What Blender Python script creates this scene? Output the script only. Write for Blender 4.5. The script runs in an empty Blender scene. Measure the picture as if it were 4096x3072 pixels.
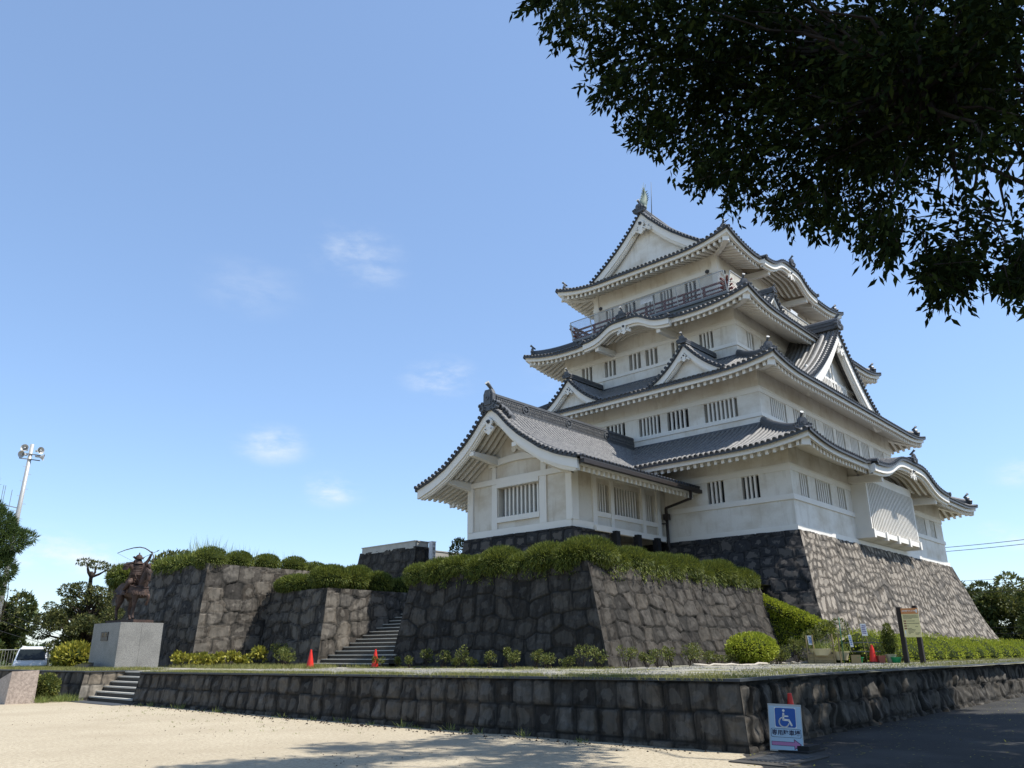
import bpy, math, random
import numpy as np
from math import radians, sin, cos, pi, atan2, sqrt
from mathutils import Matrix, Vector

C = bpy.context.scene
COL = C.collection
RNG = np.random.default_rng(7)
random.seed(7)

# ------------------------------------------------------------------ camera
CAM_POS = (0.0, 0.0, 1.55)
HEAD, PITCH, ROLL = 0.74166, 0.32743, -0.00629
fwd = Vector((cos(HEAD)*cos(PITCH), sin(HEAD)*cos(PITCH), sin(PITCH)))
rgt = Vector((sin(HEAD), -cos(HEAD), 0.0))
upv = rgt.cross(fwd)
r2 = cos(ROLL)*rgt + sin(ROLL)*upv
u2 = -sin(ROLL)*rgt + cos(ROLL)*upv
cd = bpy.data.cameras.new('camera'); cam = bpy.data.objects.new('camera', cd); COL.objects.link(cam)
mw = Matrix((r2, u2, -fwd)).transposed().to_4x4(); mw.translation = CAM_POS
cam.matrix_world = mw
cd.sensor_width = 36.0; cd.lens = 3166.5/4096*36; cd.clip_start = 0.1; cd.clip_end = 6000
C.camera = cam
C.view_settings.view_transform = 'Standard'; C.view_settings.look = 'None'
C.view_settings.exposure = 0.50; C.view_settings.gamma = 1

# ------------------------------------------------------------------ sun and sky
SUN = Vector((0.33, -0.52, 1.0)).normalized()
EL = math.asin(SUN.z); AZ = atan2(SUN.x, SUN.y)
sl = bpy.data.lights.new('sun', 'SUN'); sl.energy = 5.0; sl.angle = radians(0.53); sl.color = (1.0, 0.955, 0.88)
so = bpy.data.objects.new('sun', sl); COL.objects.link(so)
so.rotation_euler = SUN.to_track_quat('Z', 'Y').to_euler(); so.location = (0, -40, 60)

W = bpy.data.worlds.new('World'); C.world = W; W.use_nodes = True
nt = W.node_tree; nt.nodes.clear()
wo = nt.nodes.new('ShaderNodeOutputWorld'); bg = nt.nodes.new('ShaderNodeBackground')
sky = nt.nodes.new('ShaderNodeTexSky'); sky.sky_type = 'NISHITA'; sky.sun_disc = False
sky.sun_elevation = EL; sky.sun_rotation = AZ; sky.altitude = 20; sky.air_density = 1.0; sky.dust_density = 0.5; sky.ozone_density = 4.4
tc = nt.nodes.new('ShaderNodeTexCoord')
bg.inputs['Strength'].default_value = 0.145
def wn(t, **kw):
    n = nt.nodes.new(t)
    for k, v in kw.items(): setattr(n, k, v)
    return n
# thin cloud wisps: soft patches round given sky directions, broken up by noise
ns = wn('ShaderNodeTexNoise'); ns.inputs['Scale'].default_value = 13; ns.inputs['Detail'].default_value = 6; ns.inputs['Roughness'].default_value = .62
mp = wn('ShaderNodeMapping'); mp.inputs['Scale'].default_value = (1, 1, 2.6)
nt.links.new(tc.outputs['Generated'], mp.inputs['Vector']); nt.links.new(mp.outputs['Vector'], ns.inputs['Vector'])
acc = None
CLOUDS = [(0.5075, 0.7238, 0.4674, 4.6, 0.42), (0.5351, 0.7181, 0.4451, 3.2, 0.30), (0.6323, 0.7016, 0.3286, 3.6, 0.62), (0.4881, 0.8394, 0.2391, 3.4, 0.75), (0.5569, 0.8086, 0.1897, 3.0, 0.85), (0.4203, 0.8074, 0.4140, 5.0, 0.16), (0.3299, 0.9387, 0.0999, 3.6, 1.00), (0.2942, 0.9494, 0.1099, 3.4, 0.95), (0.2779, 0.9563, 0.0908, 3.0, 0.80), (0.9723, 0.2029, 0.1163, 2.0, 0.80), (0.9788, 0.1728, 0.1100, 1.8, 0.80), (0.9711, 0.1599, 0.1774, 2.4, 0.60), (0.8808, 0.4657, 0.0861, 4.0, 0.30), (0.7470, 0.5767, 0.3308, 5.0, 0.12)]
for (x, y, z, rad, amt) in CLOUDS:
    d = Vector((x, y, z)).normalized()
    df = wn('ShaderNodeVectorMath', operation='SUBTRACT'); nt.links.new(tc.outputs['Generated'], df.inputs[0]); df.inputs[1].default_value = d
    sc_ = wn('ShaderNodeVectorMath', operation='MULTIPLY'); nt.links.new(df.outputs[0], sc_.inputs[0]); sc_.inputs[1].default_value = (1, 1, 1.9)
    ln = wn('ShaderNodeVectorMath', operation='LENGTH'); nt.links.new(sc_.outputs[0], ln.inputs[0])
    mr = wn('ShaderNodeMapRange', interpolation_type='SMOOTHSTEP'); nt.links.new(ln.outputs['Value'], mr.inputs['Value'])
    mr.inputs['From Min'].default_value = 0; mr.inputs['From Max'].default_value = radians(rad); mr.inputs['To Min'].default_value = amt; mr.inputs['To Max'].default_value = 0
    if acc is None: acc = mr.outputs[0]
    else:
        ad = wn('ShaderNodeMath', operation='MAXIMUM'); nt.links.new(acc, ad.inputs[0]); nt.links.new(mr.outputs[0], ad.inputs[1]); acc = ad.outputs[0]
rp = wn('ShaderNodeMapRange', interpolation_type='SMOOTHSTEP'); nt.links.new(ns.outputs['Fac'], rp.inputs['Value'])
rp.inputs['From Min'].default_value = .38; rp.inputs['From Max'].default_value = .74
ml = wn('ShaderNodeMath', operation='MULTIPLY'); nt.links.new(acc, ml.inputs[0]); nt.links.new(rp.outputs[0], ml.inputs[1])
mx = wn('ShaderNodeMix', data_type='RGBA'); nt.links.new(ml.outputs[0], mx.inputs['Factor'])
hz = wn('ShaderNodeMix', data_type='RGBA'); hz.inputs['Factor'].default_value = .20   # thin summer haze over the whole sky
nt.links.new(sky.outputs[0], hz.inputs['A']); hz.inputs['B'].default_value = (2.9, 4.3, 6.7, 1); nt.links.new(hz.outputs['Result'], mx.inputs['A']); mx.inputs['B'].default_value = (4.6, 4.9, 5.2, 1)
nt.links.new(mx.outputs['Result'], bg.inputs['Color']); nt.links.new(bg.outputs[0], wo.inputs['Surface'])
C.cycles.max_bounces = 6; C.cycles.diffuse_bounces = 3; C.cycles.transparent_max_bounces = 6; C.cycles.sample_clamp_indirect = 6

# ------------------------------------------------------------------ materials
class NT:
    def __init__(s, name):
        s.m = bpy.data.materials.new(name); s.m.use_nodes = True; s.t = s.m.node_tree
        s.b = s.t.nodes['Principled BSDF']; s.out = s.t.nodes['Material Output']
    def n(s, t, **kw):
        x = s.t.nodes.new(t)
        for k, v in kw.items(): setattr(x, k, v)
        return x
    def l(s, a, b): s.t.links.new(a, b)
    def pos(s, scale=(1, 1, 1)):
        g = s.n('ShaderNodeNewGeometry'); m = s.n('ShaderNodeVectorMath', operation='MULTIPLY'); s.l(g.outputs['Position'], m.inputs[0]); m.inputs[1].default_value = scale
        return m.outputs[0]
    def opos(s, scale=(1, 1, 1)):
        g = s.n('ShaderNodeTexCoord'); m = s.n('ShaderNodeVectorMath', operation='MULTIPLY'); s.l(g.outputs['Object'], m.inputs[0]); m.inputs[1].default_value = scale
        return m.outputs[0]
    def noise(s, vec, scale, detail=4, rough=.55):
        x = s.n('ShaderNodeTexNoise'); s.l(vec, x.inputs['Vector']); x.inputs['Scale'].default_value = scale; x.inputs['Detail'].default_value = detail; x.inputs['Roughness'].default_value = rough
        return x.outputs['Fac']
    def ramp(s, fac, stops):
        x = s.n('ShaderNodeValToRGB'); s.l(fac, x.inputs['Fac']); e = x.color_ramp.elements
        while len(e) < len(stops): e.new(.5)
        for i, (p, c) in enumerate(stops):
            e[i].position = p; e[i].color = c if len(c) == 4 else (*c, 1)
        return x.outputs['Color']
    def rng(s, fac, a, b, c=0, d=1):
        x = s.n('ShaderNodeMapRange'); s.l(fac, x.inputs['Value']); x.inputs['From Min'].default_value = a; x.inputs['From Max'].default_value = b; x.inputs['To Min'].default_value = c; x.inputs['To Max'].default_value = d
        return x.outputs[0]
    def mix(s, fac, a, b, mode='MIX'):
        x = s.n('ShaderNodeMix', data_type='RGBA', blend_type=mode)
        for v, k in ((fac, 'Factor'), (a, 'A'), (b, 'B')):
            if isinstance(v, (int, float)): x.inputs[k].default_value = v
            elif isinstance(v, tuple): x.inputs[k].default_value = v if len(v) == 4 else (*v, 1)
            else: s.l(v, x.inputs[k])
        return x.outputs['Result']
    def mul(s, a, b):
        x = s.n('ShaderNodeMath', operation='MULTIPLY')
        for i, v in enumerate((a, b)):
            if isinstance(v, (int, float)): x.inputs[i].default_value = v
            else: s.l(v, x.inputs[i])
        return x.outputs[0]
    def attr(s, name):
        x = s.n('ShaderNodeAttribute'); x.attribute_name = name; sp = s.n('ShaderNodeSeparateColor'); s.l(x.outputs['Color'], sp.inputs[0]); return sp.outputs
    def base(s, c):
        if isinstance(c, tuple): s.b.inputs['Base Color'].default_value = (*c[:3], 1)
        else: s.l(c, s.b.inputs['Base Color'])
    def bump(s, h, strength=.4, dist=.02):
        x = s.n('ShaderNodeBump'); s.l(h, x.inputs['Height']); x.inputs['Strength'].default_value = strength; x.inputs['Distance'].default_value = dist; s.l(x.outputs[0], s.b.inputs['Normal'])
    def set(s, rough=.8, spec=.3, metal=0):
        s.b.inputs['Roughness'].default_value = rough; s.b.inputs['Specular IOR Level'].default_value = spec; s.b.inputs['Metallic'].default_value = metal
        return s

MAT = {}
def plain(name, c, rough=.7, spec=.3, metal=0, var=.12, scale=3.0, bump=0, bs=40):
    k = NT(name); k.set(rough, spec, metal)
    f = k.noise(k.opos(), scale, 5)
    k.base(k.mix(f, tuple(v*(1-var) for v in c), tuple(min(1, v*(1+var)) for v in c)))
    if bump: k.bump(k.noise(k.opos(), bs, 4), bump, .01)
    MAT[name] = k.m; return k.m

def mk_plaster(name, c, stain, amt):
    k = NT(name); k.set(.85, .15)
    big = k.noise(k.pos((.5, .5, .8)), 1.1, 6, .6)
    streak = k.noise(k.pos((1.8, 1.8, .30)), 1.5, 6, .65)
    fine = k.noise(k.pos(), 9, 5)
    f1 = k.rng(big, .44, .74, 0, amt); f2 = k.rng(streak, .53, .76, 0, amt*.7)
    c1 = k.mix(f1, c, stain); c2 = k.mix(f2, c1, tuple(v*.8 for v in stain))
    k.base(k.mix(k.rng(fine, .3, .75, 0, .12), c2, (.46, .42, .36)))
    k.bump(fine, .12, .01); MAT[name] = k.m
mk_plaster('plaster', (.78, .745, .675), (.47, .385, .27), .62)
mk_plaster('gate_plaster', (.70, .655, .575), (.46, .37, .26), .8)
plain('white_trim', (.78, .745, .68), .75, .2, var=.07, scale=1.3)
plain('shade_soffit', (.40, .335, .25), .85, .15, var=.2, scale=1.5)  # tan soffit, toned darker to deepen the shade under the eaves
plain('shutter', (.30, .28, .245), .8, var=.2)
plain('gate_glass', (.035, .048, .052), .2, .35)
plain('dark_void', (.012, .012, .013), .6)

def mk_tile():
    k = NT('roof_tile'); k.set(.5, .4)
    a = k.noise(k.pos(), 2.2, 5); b = k.noise(k.pos((9, 9, 9)), 1, 3)
    c = k.mix(a, (.072, .071, .069), (.155, .151, .145)); c = k.mix(k.rng(b, .4, .75), c, (.25, .24, .225))
    k.base(c); k.l(k.rng(b, .3, .7, .42, .65), k.b.inputs['Roughness']); k.bump(k.noise(k.pos(), 14, 3), .25, .02); MAT['roof_tile'] = k.m
mk_tile()
plain('dark_tile', (.05, .052, .056), .5, .4, var=.4, scale=6)
plain('ridge_tile', (.085, .088, .093), .5, .45, var=.45, scale=5)
plain('pale_tile_end', (.55, .54, .5), .6, var=.1)
plain('verdigris', (.20, .245, .205), .7, .3, var=.35, scale=6, bump=.4, bs=14)
plain('red_rail', (.15, .036, .028), .6, var=.3)
plain('galvanised', (.42, .42, .40), .5, .4, .3, var=.12)
plain('wire', (.46, .46, .44), .5, .4, .3)
plain('slab_grey', (.16, .17, .175), .8, var=.25)
plain('gutter_brown', (.028, .022, .02), .5, .4)
plain('black_paint', (.018, .017, .016), .5, .4)
plain('white_board', (.78, .78, .78), .6)

def mk_stone(name, lo, hi, patch=None, pamt=0, lichen=.35, streak=.5, soil=(.03, .03, .027)):
    k = NT(name); k.set(.9, .2)
    r, g0, b = k.attr('stone')[:3]
    g64 = k.mul(g0, 64.0); fl = k.n('ShaderNodeMath', operation='FRACT'); k.l(g64, fl.inputs[0]); ed = fl.outputs[0]; g = g0
    tone = k.mix(r, lo, hi)
    hue = k.mix(k.mul(g, .35), tone, tuple(x*y for x, y in zip(hi, (1.1, .92, .72))))
    fine = k.noise(k.pos(), 7, 8, .65); mid = k.noise(k.pos((1.8, 1.8, 1.3)), 1.2, 6, .6)
    st = k.noise(k.pos((3.2, 3.2, .35)), 1.5, 6, .65)
    c = k.mix(k.rng(fine, .3, .75, 0, .7), hue, tuple(v*.45 for v in lo))
    c = k.mix(k.rng(st, .46, .66, 0, streak), c, tuple(v*.32 for v in lo))
    c = k.mix(k.mul(k.rng(mid, .56, .68), lichen), c, tuple(min(1, v*1.35) for v in hi))
    if patch:
        pn = k.noise(k.pos((1, 1, .7)), 3.6, 6, .6); th = k.n('ShaderNodeMath', operation='MULTIPLY_ADD'); k.l(ed, th.inputs[0]); th.inputs[1].default_value = .55; k.l(pn, th.inputs[2]); gt = k.n('ShaderNodeMath', operation='MULTIPLY_ADD'); k.l(g0, gt.inputs[0]); gt.inputs[1].default_value = .35; k.l(th.outputs[0], gt.inputs[2]); c = k.mix(k.mul(k.rng(gt.outputs[0], .98, 1.03), pamt), c, patch)
    c = k.mix(b, c, soil)
    k.base(c); k.bump(fine, .5, .03); MAT[name] = k.m
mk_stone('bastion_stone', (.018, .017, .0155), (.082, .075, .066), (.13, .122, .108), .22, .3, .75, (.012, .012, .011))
mk_stone('pale_bastion_stone', (.036, .033, .030), (.150, .137, .119), (.22, .20, .17), .35, .25, .75, (.014, .014, .013))  # paler stone of the middle and left bastions, same on every face
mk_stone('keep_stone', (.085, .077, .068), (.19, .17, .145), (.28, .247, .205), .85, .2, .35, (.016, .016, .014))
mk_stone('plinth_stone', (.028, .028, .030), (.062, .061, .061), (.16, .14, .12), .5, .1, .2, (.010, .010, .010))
mk_stone('block_stone', (.028, .026, .023), (.115, .106, .092), (.19, .178, .155), .2, .15, .95, (.010, .010, .009))
mk_stone('pale_block_stone', (.11, .10, .086), (.33, .30, .25), None, 0, .3, .45, (.02, .02, .018))  # paler blocks, used on the wall's end face alone
plain('concrete', (.36, .35, .32), .9, var=.25, scale=2.5, bump=.2)
plain('stair_stone', (.060, .055, .047), .9, var=.4, scale=2.5, bump=.4, bs=12)
plain('lit_step_top', (.42, .40, .35), .9, var=.2, scale=3, bump=.2)  # tread tops painted light and risers dark, light and shade in the colour

def mk_granite(name, a, b, sc=26):
    k = NT(name); k.set(.55, .35)
    f = k.noise(k.opos(), sc, 3, .8); g = k.noise(k.opos(), 1.2, 4)
    c = k.ramp(f, [(.38, a), (.5, tuple((x+y)/2 for x, y in zip(a, b))), (.6, b)])
    k.base(k.mix(k.rng(g, .45, .7, 0, .35), c, tuple(v*.55 for v in a))); MAT[name] = k.m
mk_granite('granite', (.13, .13, .125), (.29, .285, .265), 42)
mk_granite('pink_granite', (.26, .21, .175), (.44, .36, .30), 12)
plain('polished_black', (.03, .032, .036), .18, .6)

def mk_bronze():
    k = NT('bronze'); k.set(.68, .3, .1)
    f = k.noise(k.opos(), 5, 6, .65)
    k.base(k.ramp(f, [(.3, (.022, .017, .016)), (.55, (.062, .040, .033)), (.75, (.125, .075, .05))])); k.bump(f, .3, .02); MAT['bronze'] = k.m
mk_bronze()

def mk_leaf(name, dark, mid, light, trans=.25, rough=.55, spec=.25):
    k = NT(name); k.set(rough, spec)
    r = k.attr('leaf')[0]
    c = k.ramp(r, [(0, dark), (.55, mid), (1, light)])
    k.base(c)
    tb = k.n('ShaderNodeBsdfTranslucent'); k.l(k.mix(.5, c, light), tb.inputs['Color'])
    ms = k.n('ShaderNodeMixShader'); ms.inputs[0].default_value = trans
    k.l(k.b.outputs[0], ms.inputs[1]); k.l(tb.outputs[0], ms.inputs[2]); k.l(ms.outputs[0], k.out.inputs['Surface']); MAT[name] = k.m
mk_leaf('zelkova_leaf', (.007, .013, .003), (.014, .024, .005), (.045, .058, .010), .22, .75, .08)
mk_leaf('juniper_leaf', (.034, .054, .010), (.095, .126, .020), (.22, .24, .045), .24)
mk_leaf('azalea_leaf', (.11, .155, .012), (.27, .33, .026), (.44, .46, .055), .3)
mk_leaf('shrub_leaf', (.035, .055, .014), (.095, .12, .026), (.21, .21, .05), .22)
mk_leaf('yellow_leaf', (.09, .11, .015), (.22, .22, .03), (.38, .34, .05), .25)
mk_leaf('cherry_leaf', (.014, .024, .008), (.045, .062, .016), (.19, .19, .06), .28)
mk_leaf('pine_leaf', (.022, .045, .014), (.05, .085, .022), (.10, .14, .035), .2)
mk_leaf('wood_leaf', (.018, .034, .010), (.042, .068, .018), (.13, .14, .035), .2)
mk_leaf('grass_leaf', (.09, .11, .025), (.19, .20, .055), (.36, .33, .13), .2)
mk_leaf('tall_grass_leaf', (.07, .11, .025), (.17, .22, .05), (.32, .34, .12), .3)
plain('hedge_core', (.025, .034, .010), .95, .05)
plain('bark', (.040, .032, .026), .95, .1, var=.4, scale=5, bump=.6, bs=9)

def mk_sand():
    k = NT('sand_gravel'); k.set(.95, .1)
    a = k.noise(k.pos(), .35, 6, .6); b = k.noise(k.pos(), 16, 6, .75); d = k.noise(k.pos(), 70, 2, .6); e = k.noise(k.pos((1, 2.6, 1)), 1.3, 5, .6)
    c = k.ramp(b, [(.30, (.23, .19, .135)), (.5, (.40, .345, .25)), (.68, (.50, .44, .33))])
    c = k.mix(k.rng(a, .42, .66, 0, .5), c, (.30, .25, .175))
    c = k.mix(k.rng(e, .58, .72, 0, .35), c, (.24, .20, .145))
    c = k.mix(k.mul(k.rng(d, .62, .70), .55), c, (.12, .10, .08))
    k.base(c); k.bump(b, .5, .03); MAT['sand_gravel'] = k.m
mk_sand()
def mk_asphalt():
    k = NT('asphalt'); k.set(.9, .2)
    a = k.noise(k.pos(), .5, 5); d = k.noise(k.pos(), 60, 3, .8)
    c = k.mix(k.rng(d, .35, .7), (.016, .016, .016), (.048, .047, .044)); k.base(k.mix(k.rng(a, .45, .7, 0, .4), c, (.10, .095, .085))); k.bump(d, .5, .01); MAT['asphalt'] = k.m
mk_asphalt()
def mk_terrace():
    k = NT('terrace_gravel'); k.set(.95, .1)
    a = k.noise(k.pos(), .8, 6, .65); d = k.noise(k.pos(), 22, 4, .8)
    g = k.ramp(d, [(.32, (.12, .115, .10)), (.52, (.30, .285, .25)), (.68, (.52, .50, .45))])
    k.base(k.mix(k.rng(a, .46, .62), g, (.17, .165, .06))); k.bump(d, .8, .03); MAT['terrace_gravel'] = k.m
mk_terrace()
plain('pebble', (.25, .24, .21), .9, var=.6, scale=7)
plain('dark_grate', (.05, .055, .06), .6, .3, var=.3)
def vivid(name, c, rough=.45): return plain(name, c, rough, .4, var=.05)  # plain even paint for cones and signs, no emission
vivid('cone_red', (.62, .028, .018)); vivid('sign_white', (.40, .54, .66)); vivid('sign_blue', (.012, .085, .34)); vivid('sign_pink', (.48, .19, .36)); vivid('sign_ink', (.012, .014, .05))
vivid('notice_yellow', (.76, .66, .33)); vivid('notice_orange', (.62, .25, .085)); vivid('notice_brown', (.27, .10, .06)); vivid('notice_ink', (.10, .08, .06)); vivid('notice_white', (.78, .76, .70))
plain('post_brown', (.020, .014, .011), .6); plain('plank_wood', (.26, .205, .11), .85, var=.3, scale=6); plain('pot_cream', (.50, .45, .30), .6, var=.15); plain('pot_green', (.015, .26, .09), .4, var=.1); plain('pot_red', (.36, .12, .085), .7)
plain('stake_green', (.04, .14, .09), .5); plain('van_white', (.78, .79, .80), .25, .5, var=.03); plain('van_glass', (.012, .016, .016), .12, .3); plain('rubber', (.02, .02, .02), .8); plain('plaque_bronze', (.025, .016, .014), .4, .4, .4); plain('plaque_gold', (.22, .16, .09), .5, .4, .3)
plain('driftwood', (.40, .36, .30), .85, var=.25, scale=9); plain('net_paper', (.72, .74, .76), .6); plain('ink_blue', (.12, .22, .48), .6); plain('ink_violet', (.25, .22, .38), .6); plain('horn_grey', (.46, .46, .44), .45, .4, .2)

# ------------------------------------------------------------------ mesh helpers
ORG = {}
def V3(*a): return np.array(a, float)
def unit(v):
    v = np.asarray(v, float); n = np.linalg.norm(v, axis=-1, keepdims=True); return v/np.where(n < 1e-12, 1, n)
class M:
    def __init__(s): s.v = []; s.f = []; s.n = 0; s.cols = []; s.mi = []; s.smooth_from = {}
    def add(s, V, F, mi=0, col=None, sm=False):
        V = np.asarray(V, float).reshape(-1, 3); s.v.append(V)
        if isinstance(F, np.ndarray): Fs = [F]
        else:
            d = {}
            for f in F: d.setdefault(len(f), []).append(f)
            Fs = [np.array(x, int) for x in d.values()]
        for a in Fs:
            if len(a):
                if sm: s.smooth_from[len(s.f)] = True
                s.f.append(a+s.n); s.mi.append(mi)
        s.n += len(V)
        s.cols.append(np.zeros((len(V), 3)) if col is None else np.asarray(col, float).reshape(-1, 3))
        return s
    def box(s, lo, hi, mi=0):
        x0, y0, z0 = lo; x1, y1, z1 = hi
        return s.add([(x0, y0, z0), (x1, y0, z0), (x1, y1, z0), (x0, y1, z0), (x0, y0, z1), (x1, y0, z1), (x1, y1, z1), (x0, y1, z1)], BOXF, mi)
    def obox(s, c, ax, ay, az, mi=0):
        c, ax, ay, az = (np.asarray(q, float) for q in (c, ax, ay, az))
        return s.add([c-ax-ay-az, c+ax-ay-az, c+ax+ay-az, c-ax+ay-az, c-ax-ay+az, c+ax-ay+az, c+ax+ay+az, c-ax+ay+az], BOXF, mi)
    def beam(s, p, q, w, h, mi=0, up=(0, 0, 1)):
        p = np.asarray(p, float); q = np.asarray(q, float); d = q-p; L = np.linalg.norm(d); d = d/L
        sd = np.cross(d, up); sd = sd/np.linalg.norm(sd); u = np.cross(sd, d)
        return s.obox((p+q)/2, d*L/2, sd*w/2, u*h/2, mi)
    def sweep(s, path, prof, side=None, up=None, closed=True, cap=True, mi=0, sm=False):
        """prof: (k,2) points in (side, up) at every path point; side/up arrays or constants"""
        path = np.asarray(path, float); n = len(path); prof = np.asarray(prof, float); k = prof.shape[-2]
        if side is None:
            t = np.gradient(path, axis=0); t = unit(t); u0 = np.array((0, 0, 1.)) if up is None else np.asarray(up, float)
            side = unit(np.cross(t, u0)); upv_ = np.cross(side, t)
        else:
            side = np.broadcast_to(np.asarray(side, float), path.shape); upv_ = np.broadcast_to(np.asarray((0, 0, 1.) if up is None else up, float), path.shape)
        P = np.broadcast_to(prof, (n, k, 2))
        V = path[:, None]+side[:, None]*P[..., 0:1]+upv_[:, None]*P[..., 1:2]
        i, j = np.meshgrid(np.arange(n-1), np.arange(k if closed else k-1), indexing='ij'); j2 = (j+1) % k
        F = np.stack([i*k+j, (i+1)*k+j, (i+1)*k+j2, i*k+j2], -1).reshape(-1, 4)
        s.add(V, F, mi, sm=sm)
        if cap and closed:
            s.f.append(np.array([np.arange(k)])+s.n-n*k); s.mi.append(mi)
            s.f.append(np.array([np.arange(k)[::-1]])+s.n-k); s.mi.append(mi)
        return s
    def tube(s, path, r, n=8, mi=0, cap=True):
        path = np.asarray(path, float); r = np.broadcast_to(np.asarray(r, float), (len(path),))
        t = unit(np.gradient(path, axis=0)); a = np.array((0, 0, 1.)) if abs(t[0][2]) < .9 else np.array((1., 0, 0))
        sd = []; c = a
        for q in t:
            c = c-q*np.dot(c, q); c = c/np.linalg.norm(c); sd.append(c)
        sd = np.array(sd); up_ = np.cross(t, sd); th = np.arange(n)/n*2*pi
        prof = np.stack([np.cos(th), np.sin(th)], -1)[None]*r[:, None, None]
        return s.sweep(path, prof, sd, up_, True, cap, mi, n >= 6)
    def cyl(s, p, q, r0, r1=None, n=10, mi=0):
        r1 = r0 if r1 is None else r1
        return s.tube([p, q], [r0, r1], n, mi)
    def grid(s, P, mi=0, col=None, flip=False, sm=False):
        a, b = P.shape[:2]; i, j = np.meshgrid(np.arange(a-1), np.arange(b-1), indexing='ij')
        F = np.stack([i*b+j, (i+1)*b+j, (i+1)*b+j+1, i*b+j+1], -1).reshape(-1, 4)
        return s.add(P.reshape(-1, 3), F[:, ::-1] if flip else F, mi, col, sm)
    def poly(s, pts, depth, mi=0):
        """planar polygon extruded along the vector depth"""
        p = np.asarray(pts, float); k = len(p); d = np.asarray(depth, float)
        F = [tuple(range(k)), tuple(range(2*k-1, k-1, -1))]+[(i, i+k, (i+1) % k+k, (i+1) % k) for i in range(k)]
        return s.add(np.concatenate([p, p+d]), F, mi)
    def lathe(s, c, prof, n=12, mi=0, ax=(0, 0, 1)):
        c = np.asarray(c, float); a = unit(ax); t = V3(1, 0, 0) if abs(a[0]) < .9 else V3(0, 1, 0); x = unit(np.cross(a, t)); y = np.cross(a, x)
        th = np.arange(n)/n*2*pi; ring = np.cos(th)[:, None]*x+np.sin(th)[:, None]*y
        V = np.concatenate([c+ring*r+a*z for r, z in prof]); k = len(prof)
        i, j = np.meshgrid(np.arange(k-1), np.arange(n), indexing='ij'); j2 = (j+1) % n
        s.add(V, np.stack([i*n+j, i*n+j2, (i+1)*n+j2, (i+1)*n+j], -1).reshape(-1, 4), mi)
        s.f.append(np.array([np.arange(n)[::-1]])+s.n-k*n); s.mi.append(mi); s.f.append(np.array([np.arange(n)])+s.n-n); s.mi.append(mi)
        return s
    def build(s, name, mats, parent=None, smooth=False, attr=None):
        mats = mats if isinstance(mats, (list, tuple)) else [mats]
        me = bpy.data.meshes.new(name); o = bpy.data.objects.new(name, me); COL.objects.link(o)
        V = np.concatenate(s.v) if s.v else np.zeros((0, 3))
        if parent is not None:
            o.parent = parent; org = ORG.get(parent.name, V3(0, 0, 0)); ORG[o.name] = org; V = V-org
        me.vertices.add(len(V)); me.vertices.foreach_set('co', V.astype(np.float32).ravel())
        tot = sum(a.size for a in s.f); npoly = sum(len(a) for a in s.f)
        me.loops.add(tot); me.loops.foreach_set('vertex_index', np.concatenate([a.ravel() for a in s.f]).astype(np.int32))
        st = np.concatenate([np.full(len(a), a.shape[1]) for a in s.f]); start = np.concatenate([[0], np.cumsum(st)[:-1]])
        me.polygons.add(npoly); me.polygons.foreach_set('loop_start', start.astype(np.int32))
        me.polygons.foreach_set('material_index', np.concatenate([np.full(len(a), i) for a, i in zip(s.f, s.mi)]).astype(np.int32))
        me.polygons.foreach_set('use_smooth', np.concatenate([np.full(len(a), bool(smooth or i in s.smooth_from)) for i, a in enumerate(s.f)]))
        me.update(calc_edges=True)
        if attr:
            at = me.attributes.new(attr, 'FLOAT_COLOR', 'POINT'); c = np.concatenate(s.cols); at.data.foreach_set('color', np.concatenate([c, np.ones((len(c), 1))], 1).astype(np.float32).ravel())
        for m in mats: me.materials.append(MAT[m])
        return o
BOXF = np.array([(0, 3, 2, 1), (4, 5, 6, 7), (0, 1, 5, 4), (1, 2, 6, 5), (2, 3, 7, 6), (3, 0, 4, 7)])

def tag(o, label=None, cat=None, group=None, kind=None):
    if label: o['label'] = label
    if cat: o['category'] = cat
    if group: o['group'] = group
    if kind: o['kind'] = kind
    return o
def thing(name, loc, label, cat, group=None):
    o = bpy.data.objects.new(name, None); COL.objects.link(o); o.location = loc; o.empty_display_size = .2
    ORG[o.name] = np.asarray(loc, float); return tag(o, label, cat, group)
def copy_tree(o, loc, rz=0, label=None, scale=None, parent=None):
    c = o.copy(); COL.objects.link(c)
    if parent is None:
        c.location = loc; c.rotation_euler = (0, 0, rz)
        if scale: c.scale = scale if isinstance(scale, tuple) else (scale,)*3
        if label: c['label'] = label
    else: c.parent = parent
    for ch in list(o.children): copy_tree(ch, None, parent=c)
    return c
def struct(o, label=None): o['kind'] = 'structure'; return o

def hsh(i, j, k=0):
    h = np.sin(i*127.1+j*311.7+k*74.7)*43758.5453; return h-np.floor(h)
def vnoise(x, y, k=0):
    i = np.floor(x); j = np.floor(y); u = x-i; v = y-j; u = u*u*(3-2*u); v = v*v*(3-2*v)
    return (hsh(i, j, k)*(1-u)+hsh(i+1, j, k)*u)*(1-v)+(hsh(i, j+1, k)*(1-u)+hsh(i+1, j+1, k)*u)*v
def fbm(x, y, k=0, o=4):
    a = 0; w = .5
    for q in range(o): a = a+w*vnoise(x*2**q, y*2**q, k+q*13); w *= .5
    return a

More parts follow.
